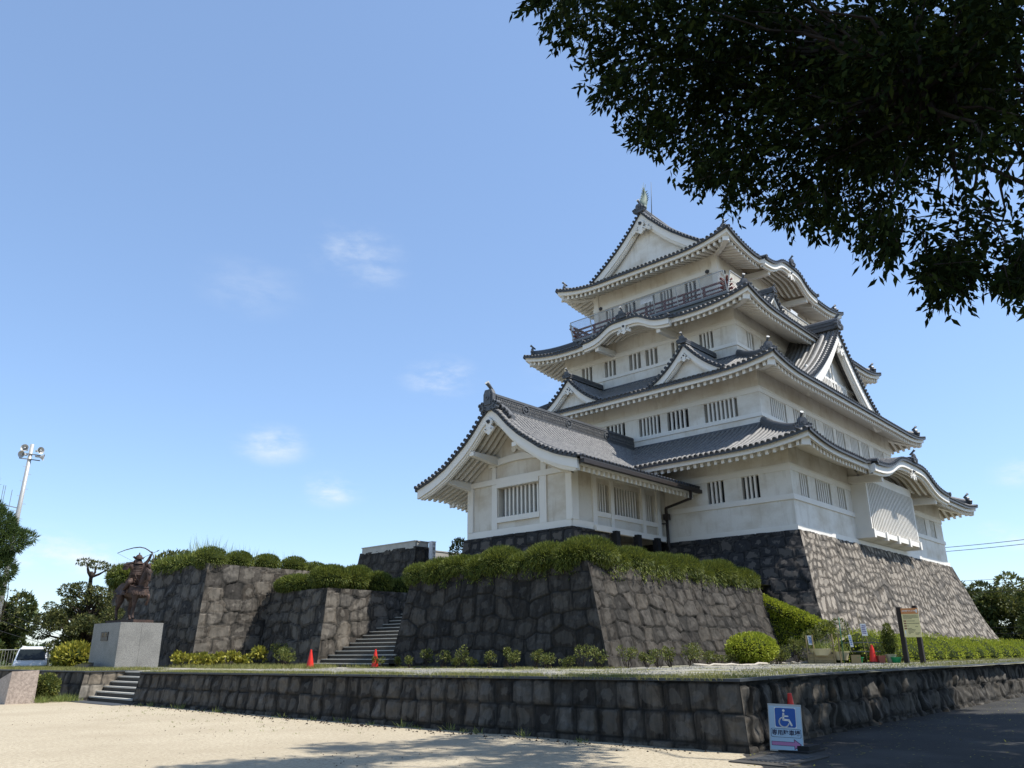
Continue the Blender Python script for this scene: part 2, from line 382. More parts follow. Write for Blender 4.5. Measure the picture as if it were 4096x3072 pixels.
# ------------------------------------------------------------------ masonry: every stone a raised, bevelled, slightly tilted face
def masonry(mb, pos, nrm, Lu, Lv, step, rw, rh, jit=.3, p=3., deep=.09, rough=.05, tilt=.05, seed=0, warp=.0, edge=(1, 1), v0=0.0, u0=0.0, bevw=.055, jw=.045):
    """pos(u,v)->points, nrm(u,v)->normals for arrays u in [0,Lu], v in [0,Lv]"""
    nu = max(2, int(Lu/step)+1); nv = max(2, int(Lv/step)+1)
    U, Vv = np.meshgrid(np.linspace(0, Lu, nu), np.linspace(0, Lv, nv), indexing='ij')
    x = U+u0+warp*.4*(vnoise(U*.6, Vv*.9, seed+5)-.5)*rw; y = Vv+v0+warp*(vnoise(U*.55/rw, Vv*.4/rh, seed+9)-.5)*rh
    gj = np.floor(y/rh); best = np.full((3,)+U.shape, 1e9); bid = np.zeros((2,)+U.shape); bx = np.zeros_like(U); by = np.zeros_like(U)
    for dj in (-1, 0, 1):
        j = gj+dj; off = hsh(j, 3.3, seed)*.9; gi = np.floor(x/rw-off)
        for di in (-2, -1, 0, 1, 2):
            i = gi+di
            sx = (i+.5+off+(hsh(i, j, seed+1)-.5)*jit*1.7)*rw; sy = (j+.5+(hsh(i, j, seed+2)-.5)*jit)*rh
            wf = 1-.25*jit*(hsh(i, j, seed+6)-.5)
            d = ((np.abs(x-sx)/rw)**p+(np.abs(y-sy)/rh)**p)**(1/p)*wf
            idn = i*57.0+j*131.0
            m1 = d < best[0]; m2 = (~m1) & (d < best[1])
            best[1] = np.where(m1, best[0], np.where(m2, d, best[1])); best[0] = np.where(m1, d, best[0])
            bid[0] = np.where(m1, idn, bid[0]); bx = np.where(m1, x-sx, bx); by = np.where(m1, y-sy, by)
    e = (best[1]-best[0])*min(rw, rh)*.55
    bev = np.clip(e/bevw, 0, 1); bev = 1-(1-bev)**2.2
    r1 = hsh(bid[0], 1.7, seed+3); r2_ = hsh(bid[0], 9.2, seed+4); r3 = hsh(bid[0], 4.1, seed+8)
    face = (r1-.5)*tilt*2*bx/rw*1.6+(r2_-.5)*tilt*2*by/rh*1.6+(r3-.5)*.05
    rg = (fbm(U*3.1+r1*31, Vv*3.1+r2_*17, seed+20, 4)-.47)*rough*2.2+np.abs(fbm(U*1.7+r2_*13, Vv*2.4, seed+31, 3)-.45)*rough*-1.2
    h = deep*(bev-1)+bev*(face+rg)
    eu = np.ones_like(U)
    if edge[0]: eu = np.minimum(eu, np.clip(U/.12, 0, 1))
    if edge[1]: eu = np.minimum(eu, np.clip((Lu-U)/.12, 0, 1))
    h = h*eu
    P = pos(U, Vv)+nrm(U, Vv)*h[..., None]
    joint = np.clip(1.25-e/jw, 0, 1)
    col = np.stack([np.clip(r3*.9+.1*r1, 0, 1), np.floor(r2_*63)/64+np.clip(e/min(rw, rh)*2.2, 0, .999)/64, joint*.9], -1)
    mb.grid(P, 0, col, sm=True)

# ------------------------------------------------------------------ foliage
def leaves(mb, P, D, L, Wd, rnd=None, up=None):
    P = np.asarray(P, float); n = len(P); D = unit(D); L = np.broadcast_to(np.asarray(L, float), (n,))[:, None]; Wd = np.broadcast_to(np.asarray(Wd, float), (n,))[:, None]
    sd = unit(np.cross(D, RNG.normal(size=(n, 3)) if up is None else up)); nn = np.cross(sd, D)
    V = np.stack([P, P+D*L*.45+sd*Wd*.5-nn*L*.03, P+D*L, P+D*L*.45-sd*Wd*.5-nn*L*.03], 1).reshape(-1, 3)
    i = np.arange(n)*4
    r = RNG.random(n) if rnd is None else rnd
    mb.add(V, np.stack([i, i+1, i+2, i+3], -1), 0, np.repeat(np.stack([r, r, r], -1), 4, 0))
def sphere_pts(n, c, r, shell=.35):
    d = unit(RNG.normal(size=(n, 3))); q = (1-shell*RNG.random(n)**1.3)[:, None]
    return np.asarray(c)+d*q*np.asarray(r), d
def blob(mb, c, r, n=10, amp=.18, seed=0, mi=0, half=False):
    th = np.linspace(0, 2*pi, n*2+1); ph = np.linspace(0 if half else -pi/2, pi/2, n)
    T, Pp = np.meshgrid(th, ph, indexing='ij'); k = 1+amp*(vnoise(np.cos(T)*2+9, np.sin(T)*2+Pp*2, seed)-.5)*2
    P = np.stack([c[0]+r[0]*k*np.cos(T)*np.cos(Pp), c[1]+r[1]*k*np.sin(T)*np.cos(Pp), c[2]+r[2]*k*np.sin(Pp)], -1)
    mb.grid(P, mi)
def limbs(mb, segs, n=7):
    for path, r in segs: mb.tube(path, r, n)
def wander(a, b, k=6, amp=.1, seed=0):
    a = np.asarray(a, float); b = np.asarray(b, float); t = np.linspace(0, 1, k)[:, None]; L = np.linalg.norm(b-a)
    g = np.random.default_rng(seed); return a+(b-a)*t+g.normal(size=(k, 3))*amp*L*np.sin(t*pi)

# ------------------------------------------------------------------ roofs
def bellf(s): return 1/(1+np.abs(s)**5)
RIDGE_PROF = lambda w, h: [(-.5*w, 0), (.5*w, 0), (.5*w, .25*h), (.42*w, .27*h), (.42*w, .33*h), (.5*w, .35*h), (.5*w, .52*h), (.40*w, .54*h), (.40*w, .62*h), (.46*w, .64*h), (.34*w, .86*h), (.14*w, h), (-.14*w, h), (-.34*w, .86*h), (-.46*w, .64*h), (-.40*w, .62*h), (-.40*w, .54*h), (-.5*w, .52*h), (-.5*w, .35*h), (-.42*w, .33*h), (-.42*w, .27*h), (-.5*w, .25*h)]

class Side:
    """one roof slope: eave line A->B, tiles run inward"""
    def __init__(s, A, B, inward, D, a0, a1, prof, U=0, Lu=4.5, kara=None, hips=True, full=None):
        s.A = np.array(A, float); s.B = np.array(B, float); s.L = np.linalg.norm(s.B-s.A); s.u = (s.B-s.A)/s.L; s.w = np.array(inward, float)
        s.D, s.a0, s.a1, s.prof, s.U, s.Lu, s.kara, s.hips, s.full = D, a0, a1, prof, U, Lu, kara, hips, full
        s.u3 = np.append(s.u, 0); s.w3 = np.append(s.w, 0)
    def dmax(s, t):
        if not s.hips: return np.full_like(t, s.D)
        m = s.D*np.minimum(1, np.minimum(t/s.a0, (s.L-t)/s.a1))
        if s.full: m = np.where((t > s.full[0]) & (t < s.L-s.full[0]), s.full[1], np.minimum(m, s.full[0]*1.0))
        return np.maximum(m, .02)
    def dstart(s, t):
        if s.kara: return np.where(np.abs(t-s.kara[0]) < s.kara[2], -.34, -.05)
        return np.full_like(t, -.05)
    def z(s, t, d):
        up = s.U*(np.clip(1-t/s.Lu, 0, 1)**2.2+np.clip(1-(s.L-t)/s.Lu, 0, 1)**2.2)*np.clip(1-d/min(s.D, 2.6 if s.full else 9), 0, 1)
        z = s.prof(np.maximum(d, 0))+up+np.minimum(d, 0)*.35
        if s.kara:
            tc_, B, hw, w = s.kara
            k = s.prof(np.zeros_like(d))+B*bellf((t-tc_)/w)+.07*d+.02
            z = np.where(np.abs(t-tc_) < hw+.6, np.maximum(z, k), z)
        return z
    def P(s, t, d, dz=0):
        t, d = np.broadcast_arrays(np.asarray(t, float), np.asarray(d, float))
        xy = s.A+s.u*t[..., None]+s.w*d[..., None]
        return np.concatenate([xy, (s.z(t, d)+dz)[..., None]], -1)
    def tiles(s, mb, pitch=.325, r=.105, ns=8, cap=True, t0=None, t1=None):
        nrow = max(1, int(round(s.L/pitch))); pt = s.L/nrow
        t = (np.arange(nrow)+.5)*pt
        if t0 is None and s.full:
            g = s.full[0]
            for a, b in ((0, g), (g, s.L-g), (s.L-g, s.L)): s.tiles(mb, pitch, r, ns, cap, a, b)
            return mb
        sj = np.linspace(0, 1, ns)
        if t0 is not None: t = t[(t > t0) & (t < t1)]; tb = np.concatenate([[t0+1e-3], (t[1:]+t[:-1])/2, [t1-1e-3]])
        else: tb = np.concatenate([t-pt/2, t[-1:]+pt/2])
        d0 = s.dstart(tb); dm = s.dmax(np.clip(tb, 0, s.L)); dd = d0[:, None]+(dm-d0)[:, None]*sj
        mb.grid(s.P(tb[:, None]+dd*0, dd), 0, flip=True)
        d0 = s.dstart(t); dm = s.dmax(t); dd = d0[:, None]+(dm-d0)[:, None]*sj; tt = t[:, None]+dd*0
        Pc = s.P(tt, dd); Tu = unit(s.P(tt+.08, dd)-s.P(tt-.08, dd)); Td = unit(s.P(tt, dd+.05)-s.P(tt, dd-.05)); N = unit(np.cross(Tu, Td)); N = N*np.sign(N[..., 2:3])
        th = np.linspace(0, pi, 6)
        Vv = Pc[:, :, None]+Tu[:, :, None]*(np.cos(th)*r)[:, None]+N[:, :, None]*(np.sin(th)*r+.012)[:, None]
        R, S, K = Vv.shape[:3]; a, b, c = np.meshgrid(np.arange(R), np.arange(S-1), np.arange(K-1), indexing='ij')
        ix = lambda a, b, c: (a*S+b)*K+c
        mb.add(Vv, np.stack([ix(a, b, c), ix(a, b, c+1), ix(a, b+1, c+1), ix(a, b+1, c)], -1).reshape(-1, 4), sm=True)
        if cap:
            cc = Pc[:, 0]+N[:, 0]*.02; X = Tu[:, 0]; Y = N[:, 0]; Z = -Td[:, 0]; k = 10; th = np.arange(k)/k*2*pi; rr = r*1.14
            ring = X[:, None]*np.cos(th)[:, None]*rr+Y[:, None]*np.sin(th)[:, None]*rr
            rin = ring*.7
            V = np.concatenate([cc[:, None]+ring-Z[:, None]*.10, cc[:, None]+ring+Z[:, None]*.03, cc[:, None]+rin+Z[:, None]*.03, cc[:, None]+rin+Z[:, None]*.008], 1)
            n = len(cc); base = np.arange(n)[:, None]*4*k; j = np.arange(k); j2 = (j+1) % k
            fs = [np.stack(np.broadcast_arrays(base+q*k+j, base+q*k+j2, base+(q+1)*k+j2, base+(q+1)*k+j), -1).reshape(-1, 4) for q in range(3)]
            mb.add(V, np.concatenate(fs), 1)
            mb.f.append(base+3*k+j[None]+mb.n-len(V.reshape(-1, 3))); mb.mi.append(1)
        return mb
    def tau(s, d, tau): return (d+(s.L-2*d)*tau) if s.hips else s.L*tau
    def edge(s, mb, mi=1, n=None):
        """dark lip of pan tiles along the eave"""
        n = n or int(s.L/.25); ta = np.linspace(0, 1, n)*s.L; d0 = s.dstart(ta)
        top = s.P(ta, d0-.02, -.005); bot = s.P(ta, d0-.02, -.12); inn = s.P(ta, d0+.25, -.12)
        mb.grid(np.stack([top, bot, inn], 0), mi)
    def boards(s, wb, O, raf=.42, t_clip=None, skip=None, wallz=None):
        """white fascia, soffit and rafters"""
        n = int(s.L/.2); ta = np.linspace(0, 1, n)
        if t_clip: ta = ta[(ta*s.L > t_clip[0]) & (ta*s.L < t_clip[1])]
        def line(d, dz):
            t = s.tau(d, ta); k = 0
            return s.P(t, np.full_like(t, d)+((s.dstart(t)+.05) if s.kara and d < .3 else 0), dz)
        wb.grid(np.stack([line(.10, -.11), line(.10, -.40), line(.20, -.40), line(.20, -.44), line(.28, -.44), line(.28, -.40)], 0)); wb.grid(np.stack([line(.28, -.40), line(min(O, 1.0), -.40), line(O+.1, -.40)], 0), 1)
        ts = np.arange(.35, s.L-.3, raf)
        for t in ts:
            if t_clip and not (t_clip[0] < t < t_clip[1]): continue
            if skip and skip[0] < t < skip[1]: continue
            d0, d1 = .30, (min(O+.05, t-.12, s.L-t-.12) if s.hips else O+.05)
            if d1 < d0+.12: continue
            a = s.P(t, d0, -.56)[()]; b = s.P(t, d1, -.56)[()]
            x = s.u3*.085; z = V3(0, 0, .128)
            wb.add([a-x-z, a+x-z, a+x+z, a-x+z, b-x-z, b+x-z, b+x+z, b-x+z], np.array([(0, 1, 2, 3), (4, 7, 6, 5), (0, 4, 5, 1), (3, 2, 6, 7), (0, 3, 7, 4), (1, 5, 6, 2)]))
    def kara_boards(s, wb, O, front=-.22):
        tc_, B, hw, w = s.kara
        t = np.linspace(tc_-hw, tc_+hw, 60)
        def ln(d, dz): return s.P(t, np.full_like(t, d), dz)
        wb.grid(np.stack([ln(front, -.06), ln(front, -.50), ln(front+.16, -.50), ln(front+.16, -.66), ln(front+.34, -.66), ln(front+.34, -.3)], 0))
        for q in (0, -1):
            a = [ln(front, -.06)[q], ln(front, -.50)[q], ln(front+.34, -.66)[q], ln(front+.5, -.2)[q]]; wb.add(a, [(0, 1, 2, 3)])
        t2 = np.linspace(tc_-hw*.62, tc_+hw*.62, 40)
        for d in np.linspace(.45, O-.1, 5):   # curved ribs under the bow-shaped gable
            a = [s.P(t2, np.full_like(t2, d+e), z) for e, z in ((-.07, -.38), (-.07, -.56), (.07, -.56), (.07, -.38))]
            wb.grid(np.stack(a, 0))
        for sg in (-1, 1):                    # end beams carrying it
            q = tc_+sg*hw*.72; zz = s.prof(np.zeros(1))[0]-.52
            p = np.append(s.A+s.u*q+s.w*.1, zz); e = np.append(s.A+s.u*q+s.w*(O+.1), zz+.12); wb.beam(p, e, .30, .42)
    def hip(s, mb, which=0, w=.34, h=.42, d1=None, dlo=.55):
        d = np.linspace(dlo, d1 or s.D, 12); t = d*s.a0/s.D if which == 0 else s.L-d*s.a1/s.D
        P = s.P(t, d); mb.sweep(P, RIDGE_PROF(w, h), mi=0); return P

def hip_beam(wb, s, O, which=0):
    """corner rafter with its big square end"""
    d = np.linspace(.42, O+.15, 6); t = d if which == 0 else s.L-d
    P = s.P(t, d, -.58); wb.sweep(P, [(-.17, -.22), (.17, -.22), (.17, .18), (-.17, .18)])
    a = P[0]; b = P[0]+unit(P[0]-P[1])*.14; wb.beam(a, b, .42, .46)

def disc_ring(mb, c, ax, r, th, mi, mi2=None, n=14):
    mb.lathe(c, [(r, 0), (r, th), (r*.55, th), (r*.5, th*.6)], n, mi, ax)
def onigawara(parent, name, p, out, sc=1.0, h=1.0):
    """ridge-end ornament: stepped plate, side scrolls, crest boss and a round tile jutting out above it"""
    p = np.asarray(p, float); f = unit(np.array([out[0], out[1], 0.])); e = np.cross(V3(0, 0, 1), f); m = M()
    pts = [(-.42, 0), (.42, 0), (.46, .2), (.30, .30), (.30, .62*h), (.20, .78*h), (-.20, .78*h), (-.30, .62*h), (-.30, .30), (-.46, .2)]
    m.poly([p+e*a*sc+V3(0, 0, b*sc) for a, b in pts], f*.20*sc, 0)
    pts = [(-.2, .26), (.2, .26), (.2, .58*h), (.13, .68*h), (-.13, .68*h), (-.2, .58*h)]
    m.poly([p+f*.2*sc+e*a*sc+V3(0, 0, b*sc) for a, b in pts], f*.05*sc, 0)
    m.lathe(p+f*.24*sc+V3(0, 0, .45*h*sc), [(.11*sc, 0), (.11*sc, .05*sc), (.06*sc, .05*sc), (.05*sc, .02*sc)], 10, 0, f)
    for sg in (-1, 1):
        for a, b, r in ((.40, .14, .15), (.52, .30, .10), (.36, .36, .10)):
            m.lathe(p+e*sg*a*sc+V3(0, 0, b*sc)+f*.02, [(r*sc, 0), (r*sc, .22*sc), (r*.5*sc, .22*sc), (r*.45*sc, .15*sc)], 10, 0, f)
    o = m.build(name, 'ridge_tile', parent)
    m = M(); q = p+V3(0, 0, .78*h*sc)-f*.12*sc; d = unit(f*.9+V3(0, 0, .75)); m.tube([q-d*.1*sc, q+d*.28*sc, q+d*.5*sc], [.075*sc, .085*sc, .11*sc], 10, 0)
    m.lathe(q+d*.5*sc, [(.115*sc, 0), (.115*sc, .02), (.05*sc, .02), (.045*sc, .008)], 12, 1, d)
    m.build('ridge_end_tile', ['ridge_tile', 'pale_tile_end'], o); return o

def gable_front(tile, white, wall, c, e, f, prof, hw, zb, hb=.52, inset=.45, capstep=.31, thick=.16, wallz=None, ymin=0.0):
    """verge tiles, barge boards and the triangular wall; c = 2D centre of the verge plane, e lateral, f outward (2D); prof(|y|)->z"""
    c = np.array(c, float); e3 = V3(e[0], e[1], 0); f3 = V3(f[0], f[1], 0)
    pt = lambda y, z, o=0: np.append(c, 0)+e3*y+f3*o+V3(0, 0, z)
    ys = np.linspace(0, hw, 40); zs = prof(ys); arc = np.concatenate([[0], np.cumsum(np.hypot(np.diff(ys), np.diff(zs)))])
    for sg in (-1, 1):
        for a in np.arange(.28, arc[-1], capstep):   # short round tiles laid across the verge
            y = np.interp(a, arc, ys); z = np.interp(y, ys, zs)
            p0 = pt(sg*y, z+.04, -.42); p1 = pt(sg*y, z+.04, .16)
            tile.tube([p0, p1], [.085, .095], 9, 0, cap=False)
            tile.lathe(p1, [(.10, -.06), (.10, .02), (.068, .02), (.06, .0)], 9, 1, f3)
        P = np.array([pt(sg*y, z+.05, -.50) for y, z in zip(ys, zs)])
        tile.sweep(P, [(-.11, 0), (.11, 0), (.11, .07), (.06, .14), (-.06, .14), (-.11, .07)], side=f3, up=(0, 0, 1))
        lip = np.array([[pt(sg*y, z-.02, .12), pt(sg*y, z-.13, .12), pt(sg*y, z-.13, -.2)] for y, z in zip(ys, zs)]); tile.grid(lip, 1)
        def board(o, th, top, hgt, yb):
            yy = np.linspace(0, yb, 30); zz = np.interp(yy, ys, zs)
            q = np.array([[pt(sg*y, z-top, o), pt(sg*y, z-top-hgt, o), pt(sg*y, z-top-hgt, o-th), pt(sg*y, z-top, o-th)] for y, z in zip(yy, zz)])
            white.grid(np.concatenate([q, q[:, :1]], 1)); white.add(q[-1], [(0, 1, 2, 3)])
        board(0, thick, .11, hb, hw*.985); board(-.10, thick, .11+hb*.9, hb*.34, hw*.955); board(-.17, thick, .11+hb*1.15, hb*.22, hw*.93)
    if wall is not None:
        yy = np.linspace(-hw, hw, 41); top = np.maximum(prof(np.abs(yy))-.2, zb); m = np.stack([[pt(y, zb, -inset) for y in yy], [pt(y, z, -inset) for y, z in zip(yy, top)]], 0)
        wall.grid(np.asarray(m))
def gegyo(parent, p, f, sc=1.0, wings=True):
    """carved gable pendant with a dark hexagonal boss"""
    p = np.asarray(p, float); f3 = V3(f[0], f[1], 0); e = np.cross(V3(0, 0, 1), f3); m = M()
    at = lambda a, b, o=0: p+e*a*sc+V3(0, 0, b*sc)+f3*o*sc
    out = [(0, .28), (.30, .02), (.27, -.22), (.20, -.30), (.22, -.40), (.38, -.42), (.44, -.58), (.36, -.74), (.2, -.80), (.1, -.92), (0, -.96)]
    out = out+[(-a, b) for a, b in out[-2:0:-1]]
    m.poly([at(a, b) for a, b in out], f3*.14*sc)
    for sg in (-1, 1):
        m.lathe(at(sg*.27, -.56, .14), [(.13*sc, 0), (.13*sc, .05*sc), (.07*sc, .05*sc), (.06*sc, 0)], 10, 0, f3)
        if wings:
            for a, b, r in ((.50, -.52, .15), (.66, -.66, .13), (.60, -.40, .11), (.80, -.80, .10), (.84, -.62, .08)):
                m.lathe(at(sg*a, b, .02), [(r*sc, 0), (r*sc, .10*sc), (r*.55*sc, .12*sc), (r*.45*sc, .08*sc)], 9, 0, f3)
    o = m.build('gable_pendant', 'white_trim', parent)
    m = M(); m.lathe(at(0, -.05, .14), [(.15*sc, 0), (.15*sc, .07*sc), (.09*sc, .10*sc)], 6, 0, f3); m.cyl(at(0, -.05, .2), at(0, -.05, .36), .045*sc, .06*sc, 8); m.build('hexagon_boss', 'dark_tile', o)
    return o

# ------------------------------------------------------------------ plaster walls with barred windows
def wall_plane(mb, O, u, n, L, z0, z1, wins, rev=.28):
    """vertical wall from O (2D) along u, outward normal n; wins = list of (a,b,za,zb)"""
    O = np.array(O, float); u = np.array(u, float); n = np.array(n, float)
    P = lambda a, z, o=0: np.append(O+u*a+n*o, z)
    def q(a, b, c, d): 
        if b-a > 1e-4 and d-c > 1e-4: mb.add([P(a, c), P(b, c), P(b, d), P(a, d)], [(0, 1, 2, 3)])
    if not wins: q(0, L, z0, z1); return
    za = wins[0][2]; zb = wins[0][3]; q(0, L, z0, za); q(0, L, zb, z1); x = 0
    for a, b, _, _ in sorted(wins):
        q(x, a, za, zb); x = b
        mb.add([P(a, za), P(a, zb), P(a, zb, -rev), P(a, za, -rev)], [(0, 1, 2, 3)]); mb.add([P(b, za), P(b, zb), P(b, zb, -rev), P(b, za, -rev)], [(3, 2, 1, 0)])
        mb.add([P(a, za), P(b, za), P(b, za, -rev), P(a, za, -rev)], [(0, 1, 2, 3)]); mb.add([P(a, zb), P(b, zb), P(b, zb, -rev), P(a, zb, -rev)], [(3, 2, 1, 0)])
    q(x, L, za, zb)
def window(parent, O, u, n, a, b, za, zb, pane='dark_void', sp=.285, bw=.115, rev=.28, mat='white_trim', nb=None, bo=-.09):
    O = np.array(O, float); u = np.array(u, float); n = np.array(n, float); P = lambda x, z, o=0: np.append(O+u*x+n*o, z)
    m = M(); k = nb or max(2, int(round((b-a)/sp))-1); g = (b-a)/(k+1)
    for i in range(k):
        c = a+g*(i+1); m.obox(P(c, (za+zb)/2, bo), np.append(u*bw/2, 0), np.append(n*bw*.6, 0), V3(0, 0, (zb-za)/2+.01))
    w = m.build('window', mat, parent)
    m = M(); m.add([P(a-.02, za-.02, -rev+.01), P(b+.02, za-.02, -rev+.01), P(b+.02, zb+.02, -rev+.01), P(a-.02, zb+.02, -rev+.01)], [(0, 1, 2, 3)]); m.build('pane', pane, w)
    return w

# ================================================================== CASTLE KEEP
keep = thing('castle_keep', (53.3, 28.15, 7.4), 'white plastered castle keep with stacked grey tiled roofs on a tall stone base', 'castle tower')
EAVE = [(37.95, 69.3, 14.8, 41.5, 11.65, .45), (40.22, 67.2, 17.07, 39.2, 17.05, .50), (42.1, 65.1, 18.96, 37.35, 22.25, .62), (43.96, 64.0, 20.81, 35.55, 27.75, .70)]
WALL = [(40.0, 66.6, 16.855, 39.45, 7.42, 12.55), (42.24, 64.75, 19.1, 37.2, 12.8, 17.95), (44.3, 62.7, 21.15, 35.12, 18.2, 23.15), (46.1, 61.6, 22.92, 33.35, 23.4, 28.75)]
P4 = ([0, .9, 2.64, 3.94, 4.95, 5.72, 6.72, 7.37], [27.75, 28.02, 28.70, 29.62, 30.42, 31.12, 32.16, 32.95])
prof4 = lambda d: np.interp(d, *P4)
def skirt(z0, z1, D): return lambda d: z0+(z1-z0)*(.78*(np.asarray(d)/D)+.22*(np.asarray(d)/D)**2)

def build_roof(i):
    x0, x1, y0, y1, z0, U = EAVE[i]; tile = M(); white = M()
    if i < 3:
        wx0, wx1, wy0, wy1 = WALL[i+1][:4]; D = wx0-x0; pr = skirt(z0, z0+D*.545, D)
        kar = {0: ('R', 15.55, 1.15, 7.2, 3.7), 2: ('L', 9.1, .85, 3.5, 1.85)}.get(i)
        def mk(A, B, w, Dd, a0, a1, k=None): return Side(A, B, w, Dd, a0, a1, skirt(z0, z0+D*.545, Dd), U, 4.4, k)
        S = {'L': mk((x0, y0), (x0, y1), (1, 0), D, wy0-y0, y1-wy1), 'R': mk((x0, y0), (x1, y0), (0, 1), wy0-y0, wx0-x0, x1-wx1),
             'F': mk((x1, y0), (x1, y1), (-1, 0), x1-wx1, wy0-y0, y1-wy1), 'B': mk((x0, y1), (x1, y1), (0, -1), y1-wy1, wx0-x0, x1-wx1)}
        if kar: S[kar[0]].kara = kar[1:]
        full = None
    else:
        D = 7.37; S = {'L': Side((x0, y0), (x0, y1), (1, 0), 1.75, 1.75, 1.75, prof4, U, 4.4), 'F': Side((x1, y0), (x1, y1), (-1, 0), 1.75, 1.75, 1.75, prof4, U, 4.4),
                       'R': Side((x0, y0), (x1, y0), (0, 1), 7.34, 7.34, 7.34, prof4, U, 4.4, (9.4, 1.0, 4.5, 2.3), True, (1.24, 7.34)),
                       'B': Side((x0, y1), (x1, y1), (0, -1), 7.37, 7.37, 7.37, prof4, U, 4.4, None, True, (1.24, 7.37))}
        kar = ('R', 9.4, 1.0, 4.5, 2.3)
    wi = WALL[i]
    OV = {'L': wi[0]-x0, 'R': wi[2]-y0, 'F': x1-wi[1], 'B': y1-wi[3]}
    for k, s in S.items():
        s.tiles(tile, ns=16 if i == 3 and k in 'RB' else 8); s.edge(tile, 1)
        skip = None
        if s.kara: skip = (s.kara[0]-s.kara[2]*.98, s.kara[0]+s.kara[2]*.98); s.kara_boards(white, OV[k])
        s.boards(white, OV[k], .42, skip=skip)
    for s, w in ((S['L'], 0), (S['L'], 1), (S['F'], 0), (S['F'], 1)): hip_beam(white, s, OV['L'], w)
    roof = tile.build('roof', ['roof_tile', 'dark_tile'], keep)
    white.build('eave_boards_and_rafters', ['white_trim', 'shade_soffit'], roof)
    for s, w, out in ((S['L'], 0, (-1, -1)), (S['L'], 1, (-1, 1)), (S['R'], 1, (1, -1)), (S['F'], 1, (1, 1))):
        m = M(); s2 = S['R'] if s is S['R'] else s
        if i < 3: P = s2.hip(m, w)
        else:
            d = np.linspace(.55, 1.7, 8); t = d if w == 0 else s2.L-d; P = s2.P(t, d); m.sweep(P, RIDGE_PROF(.34, .42))
        r = m.build('corner_ridge', 'ridge_tile', roof)
        onigawara(roof, 'ridge_ornament', P[0]-unit(np.array([out[0], out[1], 0]))*-.02, unit(np.array(out, float)), .78)
    if kar:
        s = S[kar[0]]; d = np.linspace(-.30, 2.6 if i != 3 else 3.0, 10); P = s.P(np.full(10, kar[1]), d, .03); m = M(); m.sweep(P, RIDGE_PROF(.32, .40)); m.build('bow_gable_ridge', 'ridge_tile', roof)
        onigawara(roof, 'ridge_ornament', P[0], -s.w, .72)
        gegyo(roof, s.P(np.array(kar[1]), np.array(-.12), -.50), -s.w, .62)
        for sg in (-1, 1):
            m = M(); tq = kar[1]+sg*kar[3]*.99; m.sweep(s.P(np.full(8, tq), np.linspace(-.34, 1.6, 8), .05), [(-.13, 0), (.13, 0), (.13, .1), (.07, .17), (-.07, .17), (-.13, .1)]); m.lathe(s.P(np.array(tq), np.array(-.36), .10), [(.14, 0), (.14, .06), (.09, .06), (.08, .03)], 10, 0, -s.w3); m.build('side_ridge', 'ridge_tile', roof)
    return roof, S
ROOFS = [build_roof(i) for i in range(4)]

# ---- walls, bands and windows
WINS_L = [  # left facade (y ranges), right facade (x ranges), z range, pane materials
    ([(18.65, 19.66, 'dark_void'), (20.74, 21.76, 'dark_void')], [(41.05, 42.12), (43.13, 45.24), (46.28, 47.42), (60.3, 62.55), (63.65, 64.8)], 9.36, 10.58),
    ([(20.53, 22.74, 'shutter'), (23.85, 25.37, 'dark_void'), (25.89, 27.5, 'dark_void'), (28.6, 30.1, 'dark_void'), (31.0, 32.5, 'dark_void')], [(43.62, 45.8), (46.85, 48.4), (48.85, 50.35), (51.55, 53.19), (53.7, 55.2), (56.27, 57.87), (58.37, 59.86), (60.93, 63.0)], 14.74, 15.93),
    ([(22.75, 23.75, 'shutter'), (25.0, 25.89, 'shutter'), (27.0, 27.98, 'shutter'), (28.37, 29.36, 'shutter'), (30.5, 31.48, 'shutter'), (32.61, 33.55, 'shutter')], [(45.87, 46.85), (47.95, 48.95), (57.9, 58.9), (60.0, 61.0)], 20.27, 21.46),
    ([(24.6, 25.5, 'dark_void'), (26.53, 27.55, 'dark_void'), (28.0, 28.9, 'shutter'), (29.7, 30.66, 'dark_void'), (31.7, 32.4, 'dark_void')], [(47.6, 48.6), (50.0, 51.2), (52.6, 55.0), (56.2, 57.2)], 24.25, 26.38)]
BANDS = [(9.04, 9.33, 10.60, 10.89), (14.47, 14.72, 15.96, 16.23), (20.03, 20.27, 21.50, 21.77), (None, None, 26.47, 26.79)]
